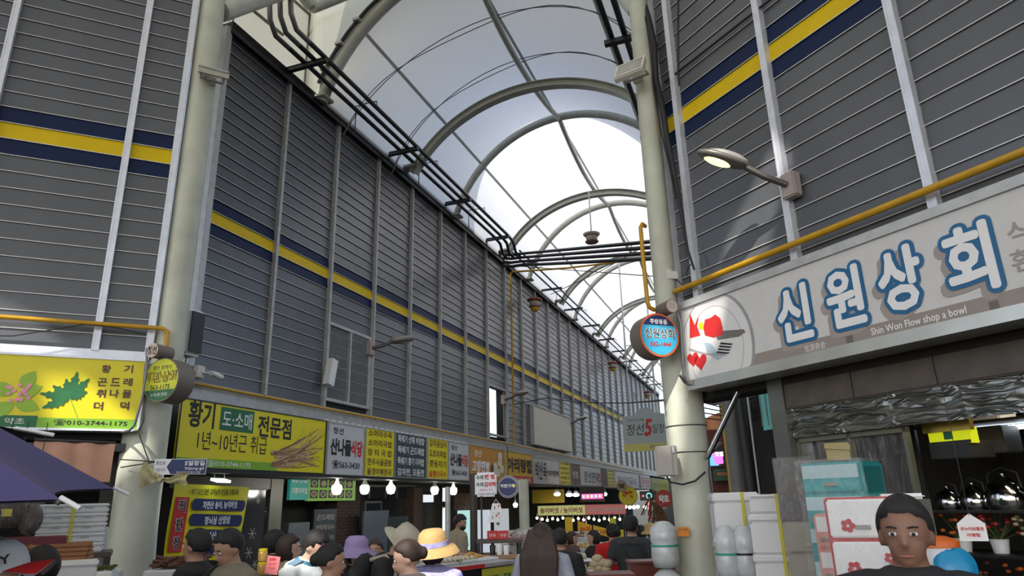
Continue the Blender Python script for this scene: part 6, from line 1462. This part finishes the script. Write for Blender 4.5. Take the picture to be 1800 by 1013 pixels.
t, w_, h_ = far_panel('green_sign', 'dark green arched sign with orange lettering below the LED screen', 'sign', 1255, 823, 1287, 846, 14, mat('green_board', (.01, .07, .03), .5)); text('약초마을', t, m_brass, w_ * .5, h_ * .55, w_ * .6, h_ * .3, bold=.04)
t = thing('red_wall', 'dull red wall strip under the green sign', 'wall', Matrix.Translation(AT(1248, 868, 14.2))); MB().bx((-.3, 0, -2), (1.6, .2, 1.2)).build('panel', mat('red_brickish', (.16, .05, .04), .8), t)
for i, (x, y0, y1, D, r_, m_, lab) in enumerate(((1291, 680, 905, 12, .035, m_gas, 'yellow pipe standing in the gap right of the column'), (1305, 670, 905, 9.5, .10, mat('pole_grey', (.17, .17, .16), .6), 'grey concrete pole in the gap right of the column'), (1327, 665, 900, 9.0, .10, m_black, 'black vertical pipe bundle next to the grey pole'), (1340, 690, 905, 8.8, .012, m_off, 'thin pale conduit next to the black pipe bundle'))):
    p = AT(x, y1, D); zt = AT(x, y0 - 40, D).z; g_ = gz(p); zb2 = g_ if i != 0 else g_
    o = MB().tube([(0, 0, 0), (0, 0, zt - g_)], r_, 10).build('utility_pole', m_, None, Matrix.Translation((p.x, p.y, g_))); tag(o, lab, 'pole')
p1, p2 = AT(1336, 690, 9.6), AT(1400, 690, 9.0)
t = thing('side_building', 'dark building with a teal window between the pipe bundle and the corner pier', 'building', Matrix.Translation((p1.x, p1.y, gz(p1)))  @ Matrix.Rotation(math.atan2(p2.y - p1.y, p2.x - p1.x), 4, 'Z'))
L = (p2 - p1).length; MB().bx((-.35, 0, 0), (L + 1, .4, 3.4)).build('wall_body', mat('side_dark', (.02, .02, .022), .7), t)
zt = AT(1342, 682, 9.6).z - gz(p1); MB().bx((.0, -.02, zt - .55), (L * .6, -.001, zt)).build('window_pane', emis('teal_glow', (.10, .35, .34), .45), t)
for k in range(4): MB().bx((.0 + k * .12, -.03, zt - .5), (.02 + k * .12, -.02, zt)).build('mullion', m_off, t)
for i in range(6):
    wire_thing('black_cable', f'dark utility cable tangled in the gap right of the column, {["highest", "second", "third", "fourth", "fifth", "lowest"][i]}', [AT(1236, 690 + i * 9, 11), AT(1260 + 4 * i, 700 + i * 8, 11), AT(1290, 694 + i * 14, 10.5), AT(1330, 690 + i * 6, 9.3)], .010, m_wire, 'cable')
t = thing('meter_box', 'small grey junction box on the cables in the gap right of the column', 'box', Matrix.Translation(AT(1258, 704, 10.8))); MB().rbox((-.07, 0, -.06), (.09, .1, .06), .01).build('body', m_gpipe, t)
b = MB(); b.bx((7, -8.2, -1.5), (7.2, -6.2, 4.4)); 
o = b.build('alley_wall', mat('alley_dark', (.05, .05, .05), .8), None, FM.M(0, 0, 0)); tag(o, 'dark alley wall behind the pipe bundle right of the column', 'wall')

# ================================================================== PEOPLE
m_skin = mat('skin_tan', (.42, .24, .16), .55, 0, .05, 9)
m_skin2 = mat('skin_light', (.55, .34, .25), .55, 0, .05, 9)
m_hair = mat('hair_black', (.012, .010, .010), .7, 0, .3, 30, stretch=(1, 1, .1)); m_hairb = mat('hair_brown', (.040, .022, .015), .62, 0, .3, 30, stretch=(1, 1, .1))
def remeshed(mbs, vox, name, m, parent, smooth=2):
    me = mbs.mesh(name, m); o = bpy.data.objects.new(name, me); COL.objects.link(o)
    r_ = o.modifiers.new('r', 'REMESH'); r_.mode = 'VOXEL'; r_.voxel_size = vox; r_.use_smooth_shade = True
    s_ = o.modifiers.new('s', 'SMOOTH'); s_.iterations = smooth; s_.factor = .5
    dg = bpy.context.evaluated_depsgraph_get(); ne = bpy.data.meshes.new_from_object(o.evaluated_get(dg))
    bpy.data.objects.remove(o); ne.name = name
    if not ne.materials: ne.materials.append(m)
    return link(name, ne, parent)
class Body:
    """figure facing local -y, feet at z=0; sc_ scales a 1.70 m figure"""
    def __init__(s, sc_=1, lean=0, yaw=0, nod=0, tilt=0, wide=1.0):
        s.k = sc_; s.wide = wide
        s.L = Matrix.Rotation(R(lean), 3, 'X'); s.Hd = Matrix.Rotation(R(yaw), 3, 'Z') @ Matrix.Rotation(R(tilt), 3, 'Y') @ Matrix.Rotation(R(nod), 3, 'X')
    def B(s, p):
        p = Vector(p)
        if p.z > .92:
            w_ = min(1, (p.z - .92) / .12); q = Vector((p.x, p.y, p.z - .92)); q2 = s.L @ q; q = q * (1 - w_) + q2 * w_; p = Vector((q.x, q.y, q.z + .92))
        return p * s.k
    def A(s, p): # arm points, given in leaned space already relative to shoulder level
        return s.B(p)
    def hp(s, p):
        p = Vector(p); q = s.Hd @ Vector((p.x, p.y, p.z - 1.475)); return s.B((q.x, q.y, q.z + 1.475 - .046))
    def hrot(s): return s.L @ s.Hd
    def rad(s, r_): return r_ * s.k
def chain(b, P_, pts, rs, n=12, ell=None, up=None): b.tube([P_(p) for p in pts], rs, n, 0, True, ell, up)
def ballc(b, p, r_, n=12, rot=None): b.ball(p, r_, n, 0, rot)
POSE = {
 'down': ((.235, .02, 1.12), (.25, -.06, .86)),
 'fwd': ((.225, .0, 1.14), (.13, -.26, 1.10)),
 'low': ((.215, -.12, 1.13), (.12, -.34, 1.02)),
 'bag': ((.24, .03, 1.13), (.12, -.16, 1.20)),
}
def hand(b, P_, wrist, d, k, side):
    """palm and five separate curled fingers"""
    w_ = P_(wrist); d = Vector(d).normalized(); sd = d.cross(Vector((0, 0, 1)))
    if sd.length < .2: sd = Vector((1, 0, 0))
    sd.normalize(); nrm = sd.cross(d).normalized(); pc = w_ + d * .05 * k
    b.tube([w_ - d * .01 * k, w_ + d * .03 * k, w_ + d * .085 * k], [.026 * k, .037 * k, .036 * k], 10, 0, True, .45, sd)
    for i, (o_, L_) in enumerate(((-.028, .062), (-.010, .075), (.009, .070), (.027, .055))):
        a = w_ + d * .08 * k + sd * o_ * k; b.tube([a, a + d * L_ * .45 * k, a + (d * .85 - nrm * .35) * L_ * .8 * k, a + (d * .8 - nrm * .75) * L_ * k], [.0095 * k, .009 * k, .0085 * k, .006 * k], 6)
    a = w_ + d * .03 * k - sd * .03 * k * side; b.tube([a, a + (d * .6 - sd * side) * .03 * k, a + (d - sd * side * .5 - nrm * .3) * .055 * k], [.012 * k, .011 * k, .008 * k], 6)
def person(label, pos, face, h=1.65, lean=0, yaw=0, nod=0, tilt=0, pose='fwd', pose2=None, skin=None, top=None, sleeve='short', hair='short', hairm=None, bottom=None, hat=None, vox=.016, extras=(), wide=1.0, neckline=0, face_on=True):
    """face = heading (degrees) the body faces"""
    x, y = pos; g_ = ground(x, y); k = h / 1.662; bd = Body(k, lean, yaw, nod, tilt, wide); P_ = bd.B; HP = bd.hp
    t = thing('person', label, 'person', Matrix.Translation((x, y, g_)) @ Matrix.Rotation(PI - R(face), 4, 'Z'))
    skin = skin or m_skin; hairm = hairm or m_hair; top = top or m_black; bottom = bottom or mat('trousers_dark', (.03, .032, .04), .8)
    W = wide
    tor = [((0, .0, .80), .13), ((0, .0, .90), .165), ((0, -.005, 1.00), .148), ((0, -.01, 1.10), .145), ((0, -.01, 1.22), .165), ((0, .0, 1.33), .176), ((0, .010, 1.395), .160), ((0, .010, 1.435), .100)]
    def torso(b, d=0, lo=0, hi=99):
        pts = [p for p, r_ in tor][lo:hi]; rs = [(r_ * W + d) * k for p, r_ in tor][lo:hi]
        b.tube([P_(p) for p in pts], rs, 16, 0, True, 1.0, (1, 0, 0))
        n_ = len(pts) * 16
    # body: build then squash torso depth through ellipse
    def torso_e(b, d=0, lo=0, hi=99):
        pts = [p for p, r_ in tor][lo:hi]; rs = [(r_ * W + d) * k for p, r_ in tor][lo:hi]; vs = []
        for (p, r_) in zip(pts, rs):
            for j in range(16):
                q = 2 * PI * (j + .5) / 16; dx, dy = math.cos(q) * r_, math.sin(q) * r_ * .66
                c = P_(p); v = Vector((dx, dy, 0)); 
                if p[2] > .95: v = bd.L @ v
                vs.append(c + v)
        n = 16; m_ = len(pts); fs = [(i * n + j, i * n + (j + 1) % n, (i + 1) * n + (j + 1) % n, (i + 1) * n + j) for i in range(m_ - 1) for j in range(n)]
        b.add(vs, fs, 0, True); b.add(vs[:n], [list(range(n))[::-1]]); b.add(vs[-n:], [list(range(n))])
    arms = []
    for sgn, ps in ((-1, pose), (1, pose2 or pose)):
        e, w_ = POSE[ps] if isinstance(ps, str) else ps
        S = Vector((sgn * .175 * W, .012, 1.365)); E_ = Vector((sgn * e[0] * W, e[1], e[2])); Wr = Vector((sgn * w_[0] * W, w_[1], w_[2])); arms.append((sgn, S, E_, Wr))
    b = MB(); torso_e(b)
    for sgn, S, E_, Wr in arms:
        chain(b, P_, [S - Vector((sgn * .05, 0, -.02)), S, (S + E_) / 2, E_, (E_ * .6 + Wr * .4), Wr], [.055 * k, .056 * k, .046 * k, .039 * k, .038 * k, .026 * k], 10)
        chain(b, lambda p: Vector(p) * k, [(sgn * .085, 0, .88), (sgn * .09, -.005, .68), (sgn * .095, -.01, .48), (sgn * .095, .012, .36), (sgn * .095, .02, .09)], [.085 * k, .078 * k, .055 * k, .056 * k, .037 * k], 10)
        b.ball(Vector((sgn * .1, -.045, .035)) * k, (.042 * k, .12 * k, .035 * k), 10)
    # neck and head with jaw, nose, brow and ears
    chain(b, P_, [(0, .012, 1.38), (0, .006, 1.45)], [.070 * k, .058 * k], 12)
    b.tube([P_((0, .004, 1.45)), HP((0, -.0, 1.53))], [.054 * k, .052 * k], 12)
    hr = bd.hrot()
    b.ball(HP((0, .008, 1.612)), (.074 * k, .092 * k, .088 * k), 18, rot=hr); b.ball(HP((0, -.022, 1.560)), (.056 * k, .062 * k, .068 * k), 16, rot=hr)
    b.ball(HP((0, -.052, 1.512)), (.026 * k, .022 * k, .018 * k), 8, rot=hr)
    b.tube([HP((0, -.076, 1.605)), HP((0, -.096, 1.564)), HP((0, -.078, 1.552))], [.008 * k, .0125 * k, .008 * k], 8)
    for sgn in (-1, 1): b.ball(HP((sgn * .076, .012, 1.582)), (.010 * k, .020 * k, .030 * k), 8, rot=hr)
    o = remeshed(b, vox * .75 * k, 'body', skin, t)
    hb = MB()
    for sgn, S, E_, Wr in arms:
        d = (P_(Wr) - P_(E_)); hand(hb, P_, Wr, d, k, sgn)
    hm = hb.mesh('hands', skin); bm = bmesh.new(); bm.from_mesh(o.data); bm.from_mesh(hm); bm.to_mesh(o.data); bm.free()
    for p in o.data.polygons: p.use_smooth = True
    if face_on:
        for sgn in (-1, 1):
            e_ = MB().ball(HP((sgn * .030, -.078, 1.598)), (.013 * k, .007 * k, .007 * k), 8, rot=hr).build('eye', m_whp, t)
            MB().ball(HP((sgn * .030, -.0845, 1.598)), (.0065 * k, .003 * k, .0065 * k), 8, rot=hr).build('iris', m_ink, e_)
            MB().tube([HP((sgn * .016, -.084, 1.617)), HP((sgn * .031, -.086, 1.621)), HP((sgn * .046, -.077, 1.6185))], .003 * k, 5).build('eyebrow', hairm, t)
        MB().tube([HP((-.022, -.077, 1.532)), HP((0, -.086, 1.531)), HP((.022, -.077, 1.532))], [.002 * k, .005 * k, .002 * k], 6).build('lips', mat('lips', (.35, .11, .09), .5), t)
    # clothes
    b = MB(); torso_e(b, .016, 1, 8)
    chain(b, P_, [(0, .012, 1.37), (0, .010, 1.415), (0, .010, 1.452)], [.15 * k * W, .115 * k, .078 * k], 14)
    for sgn, S, E_, Wr in arms:
        if sleeve == 'none': chain(b, P_, [S - Vector((sgn * .1, 0, -.01)), S - Vector((sgn * .02, 0, 0))], [.07 * k, .06 * k], 10)
        else:
            pts = [S - Vector((sgn * .08, 0, -.012)), S, (S + E_) / 2, S * .25 + E_ * .75]; rs = [.070 * k, .074 * k, .068 * k, .070 * k]
            if sleeve == 'long': pts += [E_, E_ * .5 + Wr * .5, E_ * .08 + Wr * .92]; rs += [.056 * k, .052 * k, .040 * k]
            chain(b, P_, pts, rs, 12)
    c = remeshed(b, vox * k, 'shirt', top, t, 3)
    b = MB()
    for sgn in (-1, 1): chain(b, lambda p: Vector(p) * k, [(sgn * .08, 0, .93), (sgn * .09, 0, .8), (sgn * .095, -.005, .48), (sgn * .097, .015, .10)], [.10 * k, .105 * k, .075 * k, .062 * k], 12)
    b.ball(Vector((0, 0, .90)) * k, (.172 * k * W, .125 * k, .10 * k), 14)
    remeshed(b, vox * 1.2 * k, 'trousers', bottom, t, 2)
    for sgn in (-1, 1): MB().ball(Vector((sgn * .1, -.05, .035)) * k, (.05 * k, .135 * k, .04 * k), 12).build('shoe', m_black, t)
    # hair
    if hair != 'none':
        prof_n, m2 = 16, 22; vs = []
        long_ = hair in ('long',)
        for i in range(prof_n + 1):
            ph = PI * i / prof_n
            for j in range(m2):
                q = 2 * PI * j / m2; d = Vector((math.sin(ph) * math.cos(q), math.sin(ph) * math.sin(q), math.cos(ph)))
                f = 1.0; front = -d.y
                line = .52 if front > .75 else (.30 if front > .35 else (-.18 if front > .0 else -.62))
                if hair in ('bob', 'long') and front < .45: line = -.95
                if d.z < line: f = .70
                rr_ = Vector((.086, .106, .102)) if hair not in ('bob', 'curly', 'long') else Vector((.096, .112, .108))
                p = Vector((d.x * rr_.x * f, d.y * rr_.y * f + .014, d.z * rr_.z * f + 1.618 + .004 * math.sin(q * 5)))
                if hair == 'bob' and d.z < -.1 and f == 1: p.z -= .02
                vs.append(HP(p))
        fs = [(i * m2 + j, i * m2 + (j + 1) % m2, (i + 1) * m2 + (j + 1) % m2, (i + 1) * m2 + j) for i in range(prof_n) for j in range(m2)]
        b = MB(); b.add(vs, fs, 0, True)
        if hair == 'long':
            for a in range(-5, 6):
                xo = a * .019; b.tube([HP((xo * .9, .06, 1.66)), HP((xo * 1.15, .105, 1.55)), P_((xo * 1.5 + .01, .125, 1.40)), P_((xo * 1.45 + .015, .135, 1.24)), P_((xo * .9 + .03, .13, 1.08 + abs(a) * .012))], [.03 * k, .034 * k, .034 * k, .028 * k, .006 * k], 8)
        if hair == 'bun': b.ball(HP((0, .115, 1.60)), (.045 * k, .04 * k, .045 * k), 12)
        if hair == 'tail': b.tube([HP((0, .10, 1.60)), HP((0, .14, 1.53)), P_((0, .13, 1.42)), P_((.01, .12, 1.32))], [.03 * k, .034 * k, .026 * k, .008 * k], 10)
        if hair == 'curly':
            random.seed(len(label))
            for a in range(60):
                q = random.random() * 6.3; ph = random.random() * 1.9; d = Vector((math.sin(ph) * math.cos(q), math.sin(ph) * math.sin(q), math.cos(ph)))
                if d.y < -.55 and d.z < .45: continue
                b.ball(HP((d.x * .09, d.y * .105 + .012, d.z * .10 + 1.618)), (.024 * k, .024 * k, .022 * k), 7)
        (remeshed(b, .011 * k, 'hair', hairm, t, 3) if hair in ('long', 'tail', 'bun') else b.build('hair', hairm, t))
    def onhead(b, prof, c, n=28, sx=1, sy=1.15, tiltx=0):
        rot = hr @ Matrix.Rotation(R(tiltx), 3, 'X'); b.lathe([(r_ * k, z * k) for r_, z in prof], HP(c), n, 0, rot, sx, sy)
    if hat:
        kind, hm_ = hat[0], hat[1]; b = MB()
        if kind == 'bucket':
            onhead(b, [(.168, -.045), (.150, -.02), (.112, .0), (.106, .02), (.102, .07), (.085, .105), (.03, .118), (.001, .12)], (0, .008, 1.635)); b.build('hat', hm_, t)
            if len(hat) > 2: b = MB(); onhead(b, [(.111, .0), (.109, .03)], (0, .008, 1.635)); b.build('hat_band', hat[2], t)
        if kind == 'sun':
            onhead(b, [(.195, -.055), (.165, -.012), (.115, .0), (.108, .03), (.100, .085), (.07, .115), (.001, .122)], (0, .01, 1.63), 32, 1, 1.1, -8); b.build('hat', hm_, t)
            if len(hat) > 2: b = MB(); onhead(b, [(.118, .002), (.112, .035)], (0, .01, 1.63), 32, 1, 1.1, -8); b.build('hat_band', hat[2], t)
        if kind in ('cap', 'ballcap'):
            onhead(b, [(.100, -.01), (.102, .02), (.096, .06), (.070, .095), (.03, .108), (.001, .11)], (0, .010, 1.635), 24, .92, 1.12); c = b.build('hat', hm_, t)
            vs = []
            for i in range(13):
                q = PI + PI * i / 12
                for rr_ in (.86, 1.0):
                    pass
            g = []
            for i in range(11):
                q = PI * (1.12 + .76 * i / 10); x_ = math.cos(q); y_ = math.sin(q)
                g.append([HP((x_ * .088, y_ * .10 + .01, 1.640 - .004)), HP((x_ * .090, -.13 + (y_ + 1) * .05, 1.632 - .03 * abs(x_) ** 2)), HP((x_ * .078, -.185 + (y_ + 1) * .11, 1.62 - .045 * abs(x_) ** 2))])
            b = MB(); b.sheet(g); b.sheet([[p + hr @ Vector((0, 0, -.004 * k)) for p in r_] for r_ in g], 1); b.build('brim', [hat[2] if len(hat) > 2 else hm_, hat[3] if len(hat) > 3 else hm_], t)
            if len(hat) > 4:
                tt = text(hat[4], t, m_ink, 0, 0, .10 * k, .032 * k, bold=.03); rot4 = (hr @ Matrix.Rotation(R(hat[5]), 3, 'Z')).to_4x4()
                tt.matrix_local = Matrix.Translation(HP((0, .010, 1.665))) @ rot4 @ Matrix.Translation((0, -.112 * k, 0)) @ Matrix.Rotation(R(-12), 4, 'X')
    for ex in extras: ex(t, bd, k, P_, HP)
    return t
def strap(m, side=1, w_=.02):
    def f(t, bd, k, P_, HP):
        s_ = side; pts = [(-s_ * .12, .02, 1.425), (-s_ * .11, -.10, 1.36), (0, -.145, 1.2), (s_ * .12, -.12, 1.02), (s_ * .185, .0, .95), (s_ * .12, .13, 1.03), (0, .14, 1.2), (-s_ * .11, .13, 1.36), (-s_ * .12, .02, 1.425)]
        MB().tube([P_(p) for p in pts], w_ * k, 6, 0, False, .35, (0, 0, 1)).build('bag_strap', m, t)
    return f
def mask(m):
    def f(t, bd, k, P_, HP): MB().ball(HP((0, -.045, 1.545)), (.058 * k, .052 * k, .045 * k), 14, rot=bd.hrot()).build('face_mask', m, t)
    return f
def glasses():
    def f(t, bd, k, P_, HP):
        b = MB()
        for sgn in (-1, 1):
            b.tube([HP((sgn * .03 + .022 * math.cos(q), -.092, 1.597 + .017 * math.sin(q))) for q in [2 * PI * i / 10 for i in range(11)]], .0022 * k, 4)
            b.tube([HP((sgn * .052, -.09, 1.60)), HP((sgn * .078, .0, 1.60))], .002 * k, 4)
        b.tube([HP((-.009, -.094, 1.598)), HP((.009, -.094, 1.598))], .002 * k, 4); b.build('glasses', m_black, t)
    return f
def head_pos(x, y, D): return AT(x, y, D)
def place(x, ytop, D, hh=None): # ground position and height of a standing figure whose head top is seen at x,ytop
    p = AT(x, ytop, D); return (p.x, p.y), p.z - ground(p.x, p.y)
def cloth(name, c, r_=.85, n=.06, sc2=20, b_=.15): return mat(name, c, r_, 0, n, sc2, b_)
def folk(label, x, ytop, D, face, dh=0, **kw):
    (px, py), h_ = place(x, ytop, D); lean = kw.get('lean', 0)
    hh = (h_ + dh) 
    if lean:
        hh = hh / (1 - (1 - math.cos(R(lean))) * .45)
        off = math.sin(R(lean)) * .72 * hh / 1.7; px -= math.sin(R(face)) * off; py -= math.cos(R(face)) * off
    return person(label, (px, py), face, hh, **kw)
c_blk = cloth('cotton_black', (.016, .016, .018)); c_beige = cloth('cotton_beige', (.34, .28, .19)); c_olive = cloth('cotton_olive', (.20, .18, .13)); c_white = cloth('cotton_white', (.62, .66, .68)); c_char = cloth('cotton_charcoal', (.030, .033, .036))
c_red = cloth('cotton_red', (.52, .012, .015)); c_knit = cloth('knit_bluegrey', (.36, .39, .47), .9, .12, 60, .6); c_pink = cloth('cotton_pink', (.45, .27, .25)); c_maroon = cloth('cotton_maroon', (.12, .02, .03)); c_brn = cloth('cotton_brown', (.10, .06, .05)); c_tank = cloth('cotton_taupe', (.30, .26, .26))
m_flor = mat('floral_blue', (.13, .08, .50), .7, 0, 1.0, 22); 
mm = m_flor.node_tree; mixn = [n for n in mm.nodes if n.bl_idname == 'ShaderNodeMixRGB'][0]; mixn.inputs[1].default_value = (.06, .02, .38, 1); mixn.inputs[2].default_value = (.60, .62, .85, 1)
m_straw = mat('straw', (.52, .33, .13), .7, 0, .15, 60, .4); m_lil = cloth('lilac', (.32, .24, .45)); m_hatb = cloth('hat_beige', (.40, .37, .29))
def epaulettes(t, bd, k, P_, HP):
    m_ep = cloth('epaulette_blue', (.16, .26, .38))
    for sgn in (-1, 1):
        MB().box(P_((sgn * .145, .01, 1.437)), (.10 * k, .055 * k, .012 * k), rot=bd.L @ Matrix.Rotation(R(sgn * 16), 3, 'Y')).build('epaulette', m_ep, t)
        MB().tube([P_((sgn * .222, -.01, 1.24)), P_((sgn * .226, -.01, 1.19))], .078 * k, 12).build('sleeve_band', m_ep, t)
    MB().tube([P_((.09 * math.cos(q), .005 + .075 * math.sin(q), 1.43)) for q in [2 * PI * i / 14 for i in range(15)]], .022 * k, 6, 0, False).build('neckerchief', mat('kerchief', (.03, .16, .24), .7, 0, .6, 40), t)
def backpack(t, bd, k, P_, HP):
    MB().ball(P_((0, .20, 1.20)), (.15 * k, .10 * k, .21 * k), 14, rot=bd.L).build('backpack', c_blk, t)
    MB().tube([P_((-.10, .13, 1.38)), P_((-.11, .02, 1.445)), P_((-.12, -.10, 1.36)), P_((-.15, -.10, 1.15)), P_((-.14, .08, 1.05))], .018 * k, 6).build('strap', cloth('strap_beige', (.36, .33, .27)), t)
folk('man in a black T-shirt with short black hair facing left before the yellow banner', 347, 932, 5.6, 268, top=c_blk, pose='fwd', yaw=-12)
folk('man in an olive-beige jacket with black hair looking down, right of the yellow banner', 414, 930, 5.0, 215, top=c_olive, sleeve='long', nod=22, pose='low', extras=(strap(c_blk, 1, .05),))
folk('woman with short brown hair in a beige jacket beside the pink card', 512, 942, 6.3, 95, top=c_beige, sleeve='long', hair='bob', hairm=m_hairb, skin=m_skin2, yaw=12, pose='low')
folk('man in a white uniform shirt with blue epaulettes and neckerchief looking down', 556, 932, 5.5, 108, top=c_white, nod=14, pose='low', extras=(epaulettes,), skin=m_skin2, lean=16, wide=1.1)
folk('dark-haired woman in a dusty pink top in front of the white uniform shirt', 582, 957, 4.7, 80, top=c_pink, hair='bun', nod=6, pose='down', skin=m_skin)
folk('woman in a lilac sun hat and black vest', 626, 950, 6.3, 150, top=c_blk, sleeve='none', hair='bob', hat=('sun', m_lil), skin=m_skin2, pose='fwd', nod=10)
folk('man in a beige bucket hat and black T-shirt bending over a stall', 702, 926, 5.7, 98, top=c_blk, hair='short', hat=('bucket', m_hatb), nod=30, lean=16, pose='low', extras=(backpack,), skin=m_skin)
folk('woman with brown pinned-up hair in a taupe strap top, left of the straw hat', 722, 950, 4.6, 260, top=c_tank, sleeve='none', hair='bun', hairm=m_hairb, nod=14, pose='down', skin=m_skin2)
folk('woman in a straw hat with a blue floral scarf and blouse seen from behind', 762, 940, 5.1, 20, top=m_flor, sleeve='long', hair='bob', hat=('sun', m_straw, m_flor), pose='low', face_on=False)
folk('shopper with a low forehead peeking out behind the bucket-hat man', 661, 949, 7.5, 190, top=c_brn, hair='short', pose='down', hairm=m_hairb)
folk('person with black hair standing in the shade behind the beige-jacket woman', 486, 934, 7.4, 70, top=c_blk, hair='bob', pose='down')
folk('masked cook in a cream T-shirt and dark apron working behind the stall', 806, 905, 12.0, 110, dh=0, top=c_beige, nod=16, pose='fwd', extras=(mask(m_black),), vox=.02, bottom=c_blk)
folk('woman with long dark straight hair in a pale blue-grey knit, seen from behind', 952, 922, 6.2, 12, top=c_knit, sleeve='long', hair='long', hairm=m_hairb, pose='down', face_on=False, wide=1.02)
folk('man in a black T-shirt walking beside the long-haired woman', 984, 930, 7.4, 20, top=c_blk, hair='short', pose='fwd', face_on=False)
folk('woman vendor with short brown hair in a grey-brown blouse at the mushroom stall', 1006, 936, 12.2, 110, top=c_brn, hair='bob', hairm=m_hairb, vox=.022)
folk('woman with a bob haircut in a black long-sleeved top facing left', 1042, 934, 10.9, 255, top=c_blk, sleeve='long', hair='bob', vox=.02, pose='down', wide=1.1)
folk('woman in a bright red sweater with dark pinned hair seen from behind', 1076, 924, 10.2, 350, top=c_red, sleeve='long', hair='curly', pose='fwd', face_on=False, extras=(strap(c_blk, -1, .008),), skin=m_skin2, wide=1.12)
folk('man in a black cap and charcoal T-shirt with a shoulder strap seen from behind', 1108, 911, 9.2, 25, top=c_char, hair='short', hat=('cap', c_blk, c_blk, c_blk), pose='bag', face_on=False, wide=1.2, extras=(strap(c_blk, -1, .012),))
folk('young man in a white T-shirt walking between the red sweater and the black cap', 1083, 928, 13.5, 10, top=c_white, hair='short', vox=.022, face_on=False, pose='down')
folk('person with dark hair in a white top right of the black-cap man', 1127, 925, 12.5, 15, top=c_white, hair='bob', vox=.022, face_on=False, pose='down')
folk('woman in a straw hat and maroon blouse near the right column', 1144, 925, 11.5, 350, top=c_maroon, sleeve='long', hat=('bucket', m_straw), vox=.022, face_on=False, pose='down')
folk('woman with dark hair facing the camera at the far end beside the right column', 1161, 918, 15, 190, top=c_blk, hair='bob', skin=m_skin2, vox=.024, pose='down')
folk('person in a white cap with a crimson brim at the lower left corner', 26, 964, 3.1, 72, top=c_white, hair='short', hat=('ballcap', c_white, c_red, cloth('brim_under', (.30, .22, .25)), 'BOY', -70), pose='down', nod=-16)
folk('person with black hair behind the white cap wearer', 74, 963, 4.2, 300, top=c_brn, hair='short', pose='down', face_on=False)
folk('person with dark hair cut off by the left border', -12, 945, 3.9, 60, top=c_blk, hair='short', pose='down')
folk('near man in a plain black T-shirt with short black hair at the lower right', 1580, 876, 2.75, 208, skin=mat('skin_backlit', (.24, .125, .08), .55, 0, .05, 9), top=c_blk, hair='short', pose='down', vox=.013, wide=1.1, yaw=-5)  # skin colour darkened for the backlight on this man
